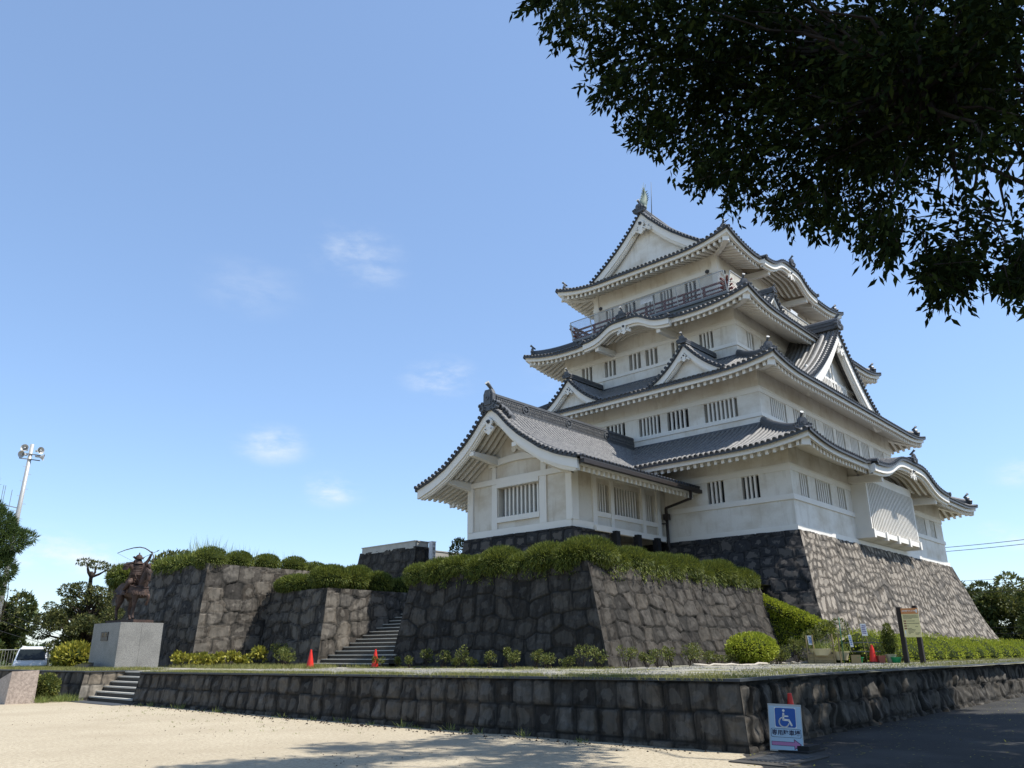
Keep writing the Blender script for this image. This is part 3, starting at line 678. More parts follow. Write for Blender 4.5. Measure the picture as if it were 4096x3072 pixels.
for i in range(4):
    x0, x1, y0, y1, z0, z1 = WALL[i]; wl, wr, za, zb = WINS_L[i]; m = M()
    wall_plane(m, (x0, y0), (0, 1), (-1, 0), y1-y0, z0, z1, [(a-y0, b-y0, za, zb) for a, b, _ in wl])
    wall_plane(m, (x0, y0), (1, 0), (0, -1), x1-x0, z0, z1, [(a-x0, b-x0, za, zb) for a, b in wr])
    wall_plane(m, (x1, y0), (0, 1), (1, 0), y1-y0, z0, z1, []); wall_plane(m, (x0, y1), (1, 0), (0, 1), x1-x0, z0, z1, [])
    w = m.build('wall', 'plaster', keep)
    for a, b, pn in wl: window(keep, (x0, y0), (0, 1), (-1, 0), a-y0, b-y0, za, zb, pn)
    for a, b in wr: window(keep, (x0, y0), (1, 0), (0, -1), a-x0, b-x0, za, zb, 'shutter')
    b = BANDS[i]; m = M()
    def ring(m, za_, zb_, o):
        m.box((x0-o, y0-o, za_), (x1+o, y0+.05, zb_)); m.box((x0-o, y0+.05, za_+.002), (x0+.05, y1+o, zb_-.002)); m.box((x1-.05, y0+.05, za_+.002), (x1+o, y1+o, zb_-.002))
    if b[0]: ring(m, b[0], b[1]-.06, .075); ring(m, b[1]-.062, b[1], .05)
    ring(m, b[2], b[3], .05 if i < 3 else .14)
    if i < 3: ring(m, b[3]-.001, b[3]+.07, .09)
    m.build('wall_band', 'white_trim', w)
m = M(); x0, x1, y0, y1 = 40, 66.6, 16.855, 39.45
m.box((x0-.10, y0-.10, 7.40), (x1+.10, y0+.03, 7.72)); m.box((x0-.10, y0+.03, 7.402), (x0+.03, y1, 7.718)); m.box((x1-.03, y0+.03, 7.402), (x1+.10, y1, 7.718)); m.build('wall_foot', 'white_trim', keep)
m = M()
for i in (0, 1, 2):
    q = WALL[i+1]; D = q[0]-EAVE[i][0]; z = EAVE[i][4]+D*.545
    m.box((q[0]-.16, q[2]-.16, z-.10), (q[1]+.16, q[2]+.05, z+.10)); m.box((q[0]-.16, q[2]+.05, z-.098), (q[0]+.05, q[3], z+.098)); m.box((q[1]-.05, q[2]+.05, z-.098), (q[1]+.16, q[3], z+.098))
m.build('roof_flashing', 'ridge_tile', keep)
m = M()   # corner posts and boss heads of the top storey
for x, y, q in ((46.1, 22.92, (1, 1)), (46.1, 33.35, (1, -1)), (61.6, 22.92, (-1, 1))):
    m = M(); a, b = sorted((x-.10*q[0], x+.32*q[0])); c, d = sorted((y-.10*q[1], y+.32*q[1])); m.box((a, c, 24.1), (b, d, 28.3)); m.build('corner_post', 'white_trim', keep)
for y in (23.55, 32.75): m = M(); m.lathe((45.95, y, 26.63), [(.16, 0), (.16, .08), (.09, .14)], 6, 0, (-1, 0, 0)); m.build('hexagon_boss', 'dark_tile', keep)
for x in (46.8, 60.9): m = M(); m.lathe((x, 22.77, 26.63), [(.16, 0), (.16, .08), (.09, .14)], 6, 0, (0, -1, 0)); m.build('hexagon_boss', 'dark_tile', keep)

# ---- projecting lattice bay above the stone base
m = M(); bx0, bx1, by = 48.4, 57.0, 16.02
m.add([(bx0, by, 11.25), (bx0, 16.86, 12.3), (bx0, 16.86, 7.75), (bx0, by-.12, 8.2)], [(0, 1, 2, 3)]); m.add([(bx1, by, 11.25), (bx1, 16.86, 12.3), (bx1, 16.86, 7.75), (bx1, by-.12, 8.2)], [(3, 2, 1, 0)])
m.add([(bx0, by, 11.25), (bx1, by, 11.25), (bx1, 16.86, 12.3), (bx0, 16.86, 12.3)], [(0, 1, 2, 3)]); m.add([(bx0, by-.12, 8.0), (bx1, by-.12, 8.0), (bx1, 16.86, 7.75), (bx0, 16.86, 7.75)], [(3, 2, 1, 0)])
m.box((bx0, by-.05, 11.22), (bx1, by+.3, 11.75)); m.box((bx0-.06, by-.14, 7.93), (bx1+.06, by+.5, 8.24)); m.box((bx0-.02, by-.10, 8.24), (bx0+.14, by+.1, 11.22)); m.box((bx1-.14, by-.10, 8.24), (bx1+.02, by+.1, 11.22))
for k in range(5): x = bx0+.05+k*(bx1-bx0-.1)/4; m.box((x-.14, by-.22, 7.78), (x+.14, 16.9, 8.28))
bay = m.build('stone_drop_bay', 'white_trim', keep)
m = M(); n = 30
for k in range(n): x = bx0+.14+(bx1-bx0-.28)*(k+.5)/n; m.beam((x, by-.10, 8.24), (x, by-.02, 11.24), .115, .09, up=(1, 0, 0))
m.build('lattice', 'white_trim', bay)
m = M(); m.add([(bx0+.1, by+.04, 8.2), (bx1-.1, by+.04, 8.2), (bx1-.1, by+.12, 11.24), (bx0+.1, by+.12, 11.24)], [(0, 1, 2, 3)]); m.build('lattice_back', 'shutter', bay)

# ---- triangular dormer gables
def dormer(cx, e, f, hw, zt, zb, depth, k=.5, sc=.6, inset=.42, hb=.44, pend=True, wall_m='plaster', ridge_h=.42, down=False, name='dormer_gable'):
    pr = lambda y: zt-(zt-zb)*((y/hw)+k*(y/hw)*(1-y/hw))
    e = np.array(e, float); f = np.array(f, float); c = np.array(cx, float); tile = M(); white = M(); wall = M()
    for sg in (-1, 1):
        A = c+e*sg*hw; B = A-f*depth; s = Side(A, B, -e*sg, hw, .1, .1, lambda d: pr(np.clip(hw-d, 0, hw)), 0, 1, None, False)
        s.tiles(tile, ns=14, cap=False)
        if down:
            ys = np.linspace(.5, hw*.97, 16)
            for o, w_, h_ in ((.85, .34, .32), (1.35, .2, .16)):
                tile.sweep(np.array([np.append(c+e*sg*y-f*o, pr(y)+.03) for y in ys]), RIDGE_PROF(w_, h_), side=(f[0], f[1], 0))
    gable_front(tile, white, wall, c, e, f, pr, hw, zb-.1, hb=hb, inset=inset)
    g = tile.build(name, ['roof_tile', 'dark_tile'], keep)
    white.build('barge_board', 'white_trim', g); wall.build('gable_wall', wall_m, g)
    m = M(); p0 = np.append(c+f*.05, zt+.04); p1 = np.append(c-f*depth, zt+.10); m.sweep(np.linspace(p0, p1, 6), RIDGE_PROF(.36*sc/.6, ridge_h)); m.build('gable_ridge', 'ridge_tile', g)
    onigawara(g, 'ridge_ornament', p0, f, sc)
    if pend: gegyo(g, np.append(c+f*.02, zt-.11-hb*1.42-.02), f, sc*.72)
    return g, pr
dormer((40.42, 31.83), (0, 1), (-1, 0), 2.50, 19.32, 17.32, 3.9)
dormer((40.42, 22.78), (0, 1), (-1, 0), 2.58, 19.42, 17.28, 3.9)
dormer((47.3, 19.65), (1, 0), (0, -1), 1.75, 24.2, 22.75, 2.8, sc=.5, hb=.34, pend=False)
gC, prC = dormer((52.95, 17.8), (1, 0), (0, -1), 6.4, 22.72, 17.55, 3.75, k=.42, sc=1.0, inset=.85, hb=.80, ridge_h=.85, down=True, name='great_gable')
m = M()
for x in (-3.4, -2.35, -.25, .25, 2.35, 3.4): m.box((52.95+x-.09, 18.55, 17.6), (52.95+x+.09, 18.66, float(prC(abs(x)))-1.0))
m.box((52.95-4.4, 18.54, 19.0), (52.95+4.4, 18.64, 19.2)); m.box((52.95-4.6, 18.52, 18.0), (52.95+4.6, 18.64, 18.2)); m.build('gable_batten', 'white_trim', gC)
for a, b in ((-2.2, -.4), (.4, 2.2)):
    m = M()
    for k in range(7): x = 52.95+a+(b-a)*(k+.5)/7; m.box((x-.05, 18.47, 18.2), (x+.05, 18.57, 19.0))
    w = m.build('gable_window', 'white_trim', gC); m = M(); m.add([(52.95+a, 18.6, 18.2), (52.95+b, 18.6, 18.2), (52.95+b, 18.6, 19.0), (52.95+a, 18.6, 19.0)], [(0, 1, 2, 3)]); m.build('pane', 'shutter', w)

# ---- top roof: gables, ridge, fish ornaments, lightning rod
roof4 = ROOFS[3][0]
for xf, sg in ((45.2, -1), (62.76, 1)):
    tile = M(); white = M(); wall = M(); pr = lambda y: prof4(7.37-y)
    gable_front(tile, white, wall, (xf, 28.17), (0, 1), (sg, 0), pr, 4.9, 28.2, hb=.62, inset=.5)
    tile.build('verge_tiles', ['roof_tile', 'dark_tile'], roof4); white.build('barge_board', 'white_trim', roof4); wall.build('gable_wall', 'plaster', roof4)
    gegyo(roof4, (xf+sg*.02, 28.17, 32.95-.11-.62*1.4), (sg, 0), .95)
    m = M()
    for q in (-1, 1):
        for o, w_, h_ in ((1.0, .36, .40),):
            m.sweep(np.array([(xf-sg*o, 28.17+q*y, float(pr(y))+.03) for y in np.linspace(.4, 4.7, 14)]), RIDGE_PROF(w_, h_), side=(1, 0, 0))
    m.build('descending_ridge', 'ridge_tile', roof4)
    onigawara(roof4, 'ridge_ornament', (xf+sg*.05, 28.17, 32.85), (sg, 0), .92)
    # dolphin-like fish: head on the ridge, tail in the air
    m = M(); t = np.linspace(0, 1, 14); bx = xf-sg*.35
    path = np.stack([bx-sg*(.42*np.sin(t*2.6)-.15)*(1-t*.4), np.full(14, 28.17)-.16*t, 33.45+1.75*t**.9], -1); rad = np.interp(t, [0, .12, .35, .6, .8, .92, 1], [.24, .33, .30, .20, .11, .07, .03])
    m.tube(path, rad, 10)
    for a in (.25, .38, .5, .62, .74):
        p = np.array([np.interp(a, t, path[:, k]) for k in range(3)]); r = np.interp(a, t, rad)
        m.add([p+V3(sg*r*.8, 0, -.08), p+V3(sg*(r+.2), 0, .16), p+V3(sg*r*.8, 0, .14)], [(0, 1, 2)]); m.add([p+V3(sg*r*.8, .02, -.08), p+V3(sg*(r+.2), .02, .16), p+V3(sg*r*.8, .02, .14)], [(2, 1, 0)])
        for q in (-1, 1): m.add([p+V3(0, q*r*.85, -.1), p+V3(-sg*.05, q*(r+.17), .14), p+V3(0, q*r*.85, .1)], [(0, 1, 2)])
    p = path[-1]
    for q, h_ in ((-.20, .30), (-.06, .52), (.10, .40), (.22, .2)): m.add([p+V3(-.04, q*.2, -.35), p+V3(.04, q*.2, -.35), p+V3(.02, q*1.1, h_-.1), p+V3(-.02, q*1.1, h_-.1)], BOXF[1:2]-4)
    m.lathe((bx, 28.17, 33.36), [(.30, 0), (.34, .1), (.30, .3), (.2, .42)], 10, 0); m.lathe((bx+sg*.28, 28.17, 33.48), [(.20, 0), (.16, .18), (.08, .26)], 8, 0, (sg, 0, -.2))
    m.build('fish_ornament', 'verdigris', roof4)
m = M(); P = np.stack([np.linspace(45.3, 62.66, 20), np.full(20, 28.17), 32.85-.12*np.sin(np.linspace(0, pi, 20))], -1); m.sweep(P, RIDGE_PROF(.46, .62)); m.build('main_ridge', 'ridge_tile', roof4)
m = M(); m.tube([(46.5, 28.0, 33.2), (46.5, 27.85, 36.05)], [.035, .014], 6); m.build('lightning_rod', 'slab_grey', keep)

# ---- balcony round the top storey
m = M(); m.box((44.95, 21.78, 23.45), (62.6, 34.55, 24.02)); m.box((44.80, 21.63, 24.02), (62.75, 34.7, 24.18)); m.box((44.75, 21.58, 23.86), (62.8, 21.8, 24.02)); balc = m.build('balcony', 'slab_grey', keep)
x0, x1, y0, y1 = 45.12, 62.45, 21.95, 34.4; m = M()
for z, r in ((24.42, .10), (24.72, .085), (25.08, .11)):
    m.box((x0-.06, y0-.55, z-r/2), (x0+.06, y1+.55, z+r/2)); m.box((x0-.55, y0-.06, z-r/2+.003), (x1+.5, y0+.06, z+r/2+.003)); m.box((x0-.5, y1-.06, z-r/2+.003), (x1+.5, y1+.06, z+r/2+.003)); m.box((x1-.06, y0-.5, z-r/2), (x1+.06, y1+.5, z+r/2))
for y in np.linspace(y0, y1, 9): m.box((x0-.07, y-.07, 24.18), (x0+.07, y+.07, 25.06)); m.box((x1-.07, y-.07, 24.18), (x1+.07, y+.07, 25.06))
for x in np.linspace(x0, x1, 12)[1:-1]: m.box((x-.07, y0-.07, 24.18), (x+.07, y0+.07, 25.06)); m.box((x-.07, y1-.07, 24.18), (x+.07, y1+.07, 25.06))
for (x, y) in ((x0, y0), (x0, y1), (x1, y0)): m.beam((x, y, 24.5), (x-.45 if x == x0 else x+.45, y+(-.45 if y == y0 else .45), 25.2), .1, .1)
m.build('red_railing', 'red_rail', balc)
m = M(); mw_ = M(); fo, fz0, fz1 = .32, 24.12, 25.58
def fence_run(a, b, out):
    a = V3(*a, fz0); b = V3(*b, fz0); o = V3(*out, 0)*fo+V3(0, 0, fz1-fz0); L = np.linalg.norm(b-a); k = int(round(L/1.75))
    for q in np.linspace(0, 1, k+1):
        p = a+(b-a)*q; m.beam(p, p+o, .055, .055); m.beam(p+V3(0, 0, .02), p+V3(0, 0, .02)-V3(*out, 0)*.3, .04, .04)
    m.beam(a+o, b+o, .05, .05); m.beam(a+o*.05, b+o*.05, .04, .04)
    k = int(L/.14); hs = np.linalg.norm(o)
    for q in range(-int(hs/.14), k):
        for sgn in (0, 1):
            s0 = q*.14; p0, h0 = (s0, 0) if s0 >= 0 else (0, -s0); p1 = min(s0+hs, L); h1 = p1-s0
            u0, u1 = (p0, p1) if sgn == 0 else (L-p0, L-p1)
            mw_.cyl(a+(b-a)*u0/L+o*h0/hs, a+(b-a)*u1/L+o*h1/hs, .0095, n=3)
fence_run((44.85, 21.68), (44.85, 34.65), (-1, 0)); fence_run((44.85, 21.68), (62.7, 21.68), (0, -1)); fence_run((44.85, 34.65), (50, 34.65), (0, 1))
fr = m.build('fence_frame', 'galvanised', balc); mw_.build('wire_mesh', 'wire', fr)
m = M(); m.add([(44.62, 27.25, 25.16), (44.62, 28.3, 25.16), (44.56, 28.3, 25.58), (44.56, 27.25, 25.58)], [(0, 1, 2, 3)]); m.build('blank_panel', 'white_board', balc)
m = M(); m.add([(54.3, 21.42, 25.50), (55.5, 21.42, 25.50), (55.5, 21.34, 25.86), (54.3, 21.34, 25.86)], [(0, 1, 2, 3)]); m.build('blank_panel', 'white_board', balc)

# ================================================================== GATEHOUSE WING
gate = thing('gatehouse', (34.5, 28.15, 7.5), 'low white gatehouse wing with a curved tiled gable roof in front of the keep', 'gatehouse')
GP = ([0, .6, 1.3, 2.0, 3.4, 4.35, 4.75, 5.85], [14.0, 13.55, 12.82, 12.22, 11.28, 10.83, 10.68, 10.34])
prG = lambda y: np.interp(y, *GP)
yc = 28.15; tile = M(); white = M(); SG = []
for sg in (-1, 1):
    s = Side((29.0, yc+sg*5.85), (42.3, yc+sg*5.85), (0, -sg), 5.85, .1, .1, lambda d: prG(np.clip(5.85-d, 0, 5.85)), 0, 1, None, False); SG.append(s)
    s.tiles(tile, pitch=.30, r=.10, ns=14); s.edge(tile, 1, 40); s.boards(white, 2.2, .40, t_clip=(.1, 11.2))
dummy = M()
gable_front(tile, white, None, (29.0, yc), (0, 1), (-1, 0), prG, 5.8, 0, hb=.50, capstep=.30)
g_roof = tile.build('roof', ['roof_tile', 'dark_tile'], gate); white.build('eave_boards_and_rafters', ['white_trim', 'shade_soffit'], g_roof)
# soffit of the gable overhang with its rafters
m = M()
for sg in (-1, 1):
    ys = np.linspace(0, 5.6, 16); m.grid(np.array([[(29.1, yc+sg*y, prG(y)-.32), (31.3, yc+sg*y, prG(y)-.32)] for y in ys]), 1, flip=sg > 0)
    for x in (29.45, 29.85, 30.25, 30.65, 31.05):
        P = np.array([(x, yc+sg*y, float(prG(y))-.42) for y in np.linspace(.05, 5.5, 14)]); m.sweep(P, [(-.08, -.11), (.08, -.11), (.08, .1), (-.08, .1)], side=(1, 0, 0))
for y, z in ((3.65, 10.46), (1.55, 11.62), (-1.55, 11.62), (-3.55, 10.46)):
    yy = yc+y; m.add([(29.15, yy-.16, z-.02), (29.15, yy+.16, z-.02), (31.3, yy+.16, z-.28), (31.3, yy-.16, z-.28), (29.15, yy-.16, z+.2), (29.15, yy+.16, z+.2), (31.3, yy+.16, z+.2), (31.3, yy-.16, z+.2)], BOXF)
m.build('gable_soffit', ['white_trim', 'shade_soffit'], g_roof)
gegyo(g_roof, (28.98, yc, 13.18), (-1, 0), .78, wings=False)
# ridge: openwork band between courses, crest rings
m = M(); zr = 13.92
m.box((29.25, yc-.27, zr), (42.3, yc+.27, zr+.12)); m.box((29.25, yc-.20, zr+.12), (42.3, yc+.20, zr+.66)); m.box((29.22, yc-.25, zr+.66), (42.3, yc+.25, zr+.74)); m.box((29.22, yc-.17, zr+.74), (42.3, yc+.17, zr+.83))
for sg in (-1, 1):
    for z in (zr+.18, zr+.37, zr+.6): m.box((29.25, yc+sg*.20-.03, z-.015), (42.3, yc+sg*.20+.03, z+.02))
m.build('main_ridge', 'ridge_tile', g_roof)
m = M()
for k in range(90):
    x = 29.4+k*.143
    for q in (-1, 1): m.beam((x, yc-.215, zr+.39), (x+q*.10, yc-.215, zr+.58), .03, .03)
    m.lathe((x, yc-.20, zr+.275), [(.055, 0), (.055, .03), (.03, .03), (.025, .01)], 8, 0, (0, -1, 0))
m.build('ridge_openwork', 'roof_tile', g_roof)
for x in (31.6, 35.4, 39.2):
    m = M(); m.lathe((x, yc-.20, zr+.40), [(.27, 0), (.27, .07), (.20, .07), (.19, .03), (.10, .03), (.08, .07)], 18, 0, (0, -1, 0))
    for a in range(4): d = V3(cos(a*pi/2), 0, sin(a*pi/2)); m.beam(V3(x, yc-.25, zr+.40)+d*.06, V3(x, yc-.25, zr+.40)+d*.19, .06, .03)
    m.build('crest_roundel', 'ridge_tile', g_roof)
onigawara(g_roof, 'ridge_ornament', (29.05, yc, zr-.16), (-1, 0), 1.15, 1.3)
for sg in (-1, 1):
    m = M(); m.sweep(np.array([(29.62, yc+sg*y, float(prG(y))+.03) for y in np.linspace(.3, 1.1, 6)]), RIDGE_PROF(.34, .42), side=(1, 0, 0))
    for a, b, r in ((.45, 13.95, .16), (.75, 13.72, .15), (.60, 13.52, .13), (1.0, 13.42, .13)): m.lathe((29.45, yc+sg*a, b), [(r, 0), (r, .18), (r*.55, .18), (r*.5, .1)], 12, 0, (-1, 0, 0))
    m.build('side_ornament', 'ridge_tile', g_roof)
# walls
X0, Y0, Y1 = 31.2, 24.56, 31.95; m = M()
wall_plane(m, (X0, Y0), (0, 1), (-1, 0), Y1-Y0, 7.5, 10.5, [(26.72-Y0, 29.62-Y0, 8.49, 10.08)], .42)
gw = [(33.5, 34.4), (34.75, 37.28), (37.9, 38.75)]
wall_plane(m, (X0, Y0), (1, 0), (0, -1), 39.95-X0, 7.5, 11.2, [(a-X0, b-X0, 8.52, 10.02) for a, b in gw], .34)
wall_plane(m, (X0, Y1), (1, 0), (0, 1), 39.95-X0, 7.5, 11.2, [])
yy = np.linspace(Y0, Y1, 30); m.grid(np.array([[(X0, y, 10.5) for y in yy], [(X0, y, float(prG(abs(y-yc)))-.3) for y in yy]]))
gwall = m.build('wall', 'gate_plaster', gate)
window(gate, (X0, Y0), (0, 1), (-1, 0), 26.72-Y0, 29.62-Y0, 8.49, 10.08, 'gate_glass', rev=.42, nb=9, bw=.12, bo=-.30)
for a, b in gw: window(gate, (X0, Y0), (1, 0), (0, -1), a-X0, b-X0, 8.52, 10.02, 'dark_void', rev=.34, nb={0: 3, 1: 9, 2: 3}[gw.index((a, b))], bw=.085, bo=-.14)
m = M(); o = .10
def fb(y0, y1, z0, z1, oo=o): m.box((X0-oo, y0, z0), (X0+.03, y1, z1))
fb(Y0, Y1, 7.5, 7.86, .09)
fb(Y0-.1, Y0+.28, 7.862, 10.32, .12); fb(Y1-.45, Y1-.02, 7.862, 10.32, .12); fb(26.15, 26.62, 7.862, 10.32); fb(29.66, 30.05, 7.862, 10.32)
fb(Y0-.1, Y1+.02, 10.323, 10.62, .14); fb(26.625, 29.655, 10.09, 10.32, .16); fb(26.625, 29.655, 8.20, 8.485, .14)
fb(26.15, 26.5, 10.623, 11.30); fb(29.75, 30.05, 10.623, 11.30)
P = np.array([(X0-.05, y, 11.42+.18*cos((y-yc)/2.1*pi/2)) for y in np.linspace(yc-2.1, yc+2.1, 14)]); m.sweep(P, [(-.12, -.16), (.12, -.16), (.12, .2), (-.12, .2)], side=(1, 0, 0))
m.lathe((X0-.1, yc-.6, 12.1), [(.16, 0), (.16, .06), (.08, .06)], 10, 0, (-1, 0, 0)); m.lathe((X0-.1, yc-.25, 12.15), [(.2, 0), (.2, .06), (.1, .06)], 10, 0, (-1, 0, 0)); m.lathe((X0-.1, yc+.2, 12.1), [(.18, 0), (.18, .06), (.08, .06)], 10, 0, (-1, 0, 0))
def sb(x0, x1, z0, z1, oo=o): m.box((x0, Y0-oo, z0), (x1, Y0+.03, z1))
sb(X0-.098, X0+.42, 7.862, 10.9, .12); sb(X0, 32.85, 7.5, 7.86, .09); sb(32.86, 39.7, 7.45, 7.75, .26)
sb(32.86, 33.2, 7.752, 10.9); sb(34.45, 34.7, 7.752, 10.3); sb(37.42, 37.72, 7.752, 10.3); sb(38.95, 39.3, 7.752, 10.9)
sb(33.21, 34.44, 8.25, 8.5, .08); sb(34.71, 37.41, 8.25, 8.5, .08); sb(37.73, 38.94, 8.25, 8.5, .08)
sb(33.21, 38.94, 10.305, 10.6, .06)
m.build('timber_frame', 'white_trim', gwall)
for x in (34.4, 36.4, 38.3): m = M(); m.box((x-.17, 24.05, 4.6), (x+.17, 24.39, 7.55)); m.build('support_pillar', 'plinth_stone', gate)
# gutter and downpipe
m = M(); yE = yc-5.85
m.sweep(np.array([(29.1, yE-.10, 10.14), (40.0, yE-.10, 10.14)]), [(-.11, -.11), (.11, -.11), (.11, .08), (-.11, .08)]); gut = m.build('gutter', 'gutter_brown', gate)
m = M(); P = [(38.9, yE-.1, 10.03), (38.9, yE-.08, 9.62), (39.3, 24.1, 9.35), (39.55, 24.25, 9.0)]
for a, b in zip(P[:-1], P[1:]): m.beam(a, b, .13, .13, up=(1, 0, .2))
m.box((39.4, 24.1, 8.72), (39.72, 24.4, 9.05)); m.tube([(39.55, 24.25, 8.8), (39.55, 24.25, 7.3), (39.62, 24.2, 6.9), (39.62, 24.1, 6.2)], .09, 8)
for z in (8.5, 7.5): m.box((39.42, 24.22, z), (39.68, 24.56, z+.04))
m.build('downpipe', 'gutter_brown', gut)

# ================================================================== GROUND, ROAD, TERRACE
def zt(y): return 1.10-.10*np.clip((np.asarray(y, float)-6.5)/21.5, 0, 1)
m = M(); m.add([(-3000, -3000, -.03), (3000, -3000, -.03), (3000, 3000, -.03), (-3000, 3000, -.03)], [(0, 1, 2, 3)]); struct(m.build('ground', 'terrace_gravel'))
m = M(); xs = np.linspace(-40, 14, 109); ys = np.linspace(5.7, 60, 109); Xg, Yg = np.meshgrid(xs, ys, indexing='ij'); m.grid(np.stack([Xg, Yg, .035*(fbm(Xg*.35, Yg*.35, 3)-.5)*np.clip((Yg-5.7)/1, 0, 1)], -1)); struct(m.build('gravel_plaza', 'sand_gravel'))
m = M(); m.add([(-40, -40, .004), (120, -40, .004), (120, 8.2, .004), (12.9, 6.9, .004), (11.45, 5.72, .004), (-40, 5.71, .004)], [(0, 1, 2, 3, 4, 5)]); struct(m.build('road', 'asphalt'))
m = M(); m.box((11.6, 5.45, -.05), (13.1, 6.35, .022)); o = m.build('drain_cover', 'stair_stone'); tag(o, 'flat concrete drain surround with dark slotted grate by the sign foot', 'drain cover')
m = M()
for k in range(9): m.box((11.85, 5.58+k*.07, .023), (12.85, 5.62+k*.07, .032))
m.build('grate', 'dark_grate', o)
m = M(); m.box((11.55, 28.2, -.05), (12.15, 34.5, .02)); tag(m.build('drain_grate', 'dark_grate'), 'long dark steel drain grate on the ground before the garden steps', 'drain grate')

def patch(mb, b0, b1, t1, t0, step=.06, **kw):
    """masonry on the quad b0,b1 (bottom, left to right from outside), t1,t0 (top)"""
    b0, b1, t1, t0 = (np.asarray(q, float) for q in (b0, b1, t1, t0))
    Lu = (np.linalg.norm(b1-b0)+np.linalg.norm(t1-t0))/2; Lv = (np.linalg.norm(t0-b0)+np.linalg.norm(t1-b1))/2
    n = unit(np.cross(b1-b0, t0-b0))
    def pos(U, V):
        a = (U/Lu)[..., None]; b = (V/Lv)[..., None]; return b0*(1-a)*(1-b)+b1*a*(1-b)+t1*a*b+t0*(1-a)*b
    masonry(mb, pos, lambda U, V: np.broadcast_to(n, U.shape+(3,)), Lu, Lv, step, **kw)

# terrace retaining walls of squared rough blocks
BL = dict(rw=.50, rh=.46, jit=.12, p=8, deep=.06, rough=.075, tilt=.025, v0=.25, bevw=.04, jw=.032)
m = M(); patch(m, (12.25, 28.5, -.1), (12.70, 6.55, -.1), (12.86, 6.72, 1.09), (12.42, 28.42, .99), .035, seed=11, **BL)
patch(m, (13.7, 28.5, -.1), (12.25, 28.5, -.1), (12.42, 28.42, .99), (13.7, 28.42, .99), .06, seed=12, **BL)
patch(m, (12.70, 6.55, -.1), (15.6, 6.82, -.1), (15.6, 6.98, 1.09), (12.86, 6.72, 1.09), .03, seed=13, edge=(1, 1), **dict(BL, rough=.09, tilt=.05, deep=.08))
patch(m, (15.6, 6.82, -.1), (75, 7.3, -.1), (75, 7.46, 1.09), (15.6, 6.98, 1.09), .045, seed=14, edge=(1, 1), **dict(BL, rough=.10, tilt=.06, deep=.09))
o = m.build('retaining_wall', 'block_stone', attr='stone'); tag(o, 'long low retaining wall of rough dark squared blocks along the plaza and road', 'retaining wall')
m = M(); P = np.array([(12.40, 28.4, 1.005), (12.84, 6.70, 1.105), (15.6, 6.96, 1.105), (75, 7.44, 1.105)])
m.sweep(P, [(-.03, -.03), (.22, -.03), (.22, .015), (-.03, .015)], side=[(1, 0, 0), (.75, .75, 0), (0, 1, 0), (0, 1, 0)]); m.build('coping', 'dark_grate', o)
m = M(); patch(m, (10.6, 52, -.1), (11.85, 32.05, -.1), (12.02, 32.12, .99), (10.77, 52, .99), .06, seed=15, **BL); o = m.build('retaining_wall', 'block_stone', attr='stone'); tag(o, 'short low wall of rough squared blocks left of the garden steps, its end face sunlit', 'retaining wall'); m = M(); patch(m, (11.85, 32.05, -.1), (13.9, 32.05, -.1), (13.9, 32.12, .99), (12.02, 32.12, .99), .04, seed=16, **dict(BL, rw=.5, rough=.04)); m.build('end_face', 'pale_block_stone', o, attr='stone')
m = M(); P = np.array([(10.75, 52, 1.005), (12.0, 32.1, 1.005), (13.9, 32.12, 1.005)]); m.sweep(P, [(-.03, -.03), (.22, -.03), (.22, .015), (-.03, .015)], side=[(1, 0, 0), (.7, .7, 0), (0, 1, 0)]); m.build('coping', 'dark_grate', o)
# terrace top
m = M()
def sheet(x0f, x1, y0, y1, nx, ny, z0=None):
    ys = np.linspace(y0, y1, ny); P = []
    for y in ys:
        x0 = x0f(y); xs = np.linspace(x0, x1, nx); P.append(np.stack([xs, np.full(nx, y), (zt(y) if z0 is None else z0)+.05*(fbm(xs*.5, xs*0+y*.5, 4)-.5)], -1))
    return np.array(P)
m.grid(sheet(lambda y: 12.9-(y-6.8)*.02, 110, 6.85, 28.45, 120, 70), flip=True); m.grid(sheet(lambda y: 13.6, 110, 28.45, 32.1, 60, 8), flip=True); m.grid(sheet(lambda y: 12.05-(y-32.1)*.063, 110, 32.1, 46, 70, 24), flip=True)
struct(m.build('terrace', 'terrace_gravel'))

# garden steps from the plaza
m = M(); tp = M()
for k in range(6):
    z1 = (k+1)*.165; x = 12.28+k*.235; m.box((x, 28.45, z1-.26), (13.9, 32.1, z1-.045)); tp.box((x-.03, 28.45, z1-.045), (x+.28 if k < 5 else 14.0, 32.1, z1))
o = m.build('garden_steps', 'stair_stone'); tag(o, 'short flight of six wide stone steps from the gravel plaza to the statue', 'steps'); tp.build('tread', 'lit_step_top', o)

# ------------------------------------------------------------------ big stone bastions
BS = dict(rw=.98, rh=.68, jit=.36, p=4.2, deep=.07, rough=.05, tilt=.035, warp=.9, bevw=.032, jw=.032)
def quadtop(m, pts, mi=1): m.add(pts, [tuple(range(len(pts)))], mi)
m = M()
patch(m, (23.0, 28.3, .95), (23.0, 16.7, .95), (23.55, 17.9, 4.74), (23.55, 27.7, 4.74), .04, seed=21, **BS)
patch(m, (31.0, 28.3, .95), (23.0, 28.3, .95), (23.55, 27.7, 4.74), (31.0, 27.7, 4.74), .09, seed=22, **BS)
o = m.build('stone_bastion', 'bastion_stone', attr='stone'); tag(o, 'large sloping dark stone bastion topped by the long juniper hedge in front of the gatehouse', 'stone wall')
m = M(); patch(m, (23.0, 16.7, .95), (37.7, 16.7, .95), (37.0, 17.9, 4.74), (23.55, 17.9, 4.74), .04, seed=23, **dict(BS, rw=.8, rh=.56)); patch(m, (37.7, 16.7, .95), (37.7, 20, .95), (37.0, 20, 4.74), (37.0, 17.9, 4.74), .09, seed=27, **BS)
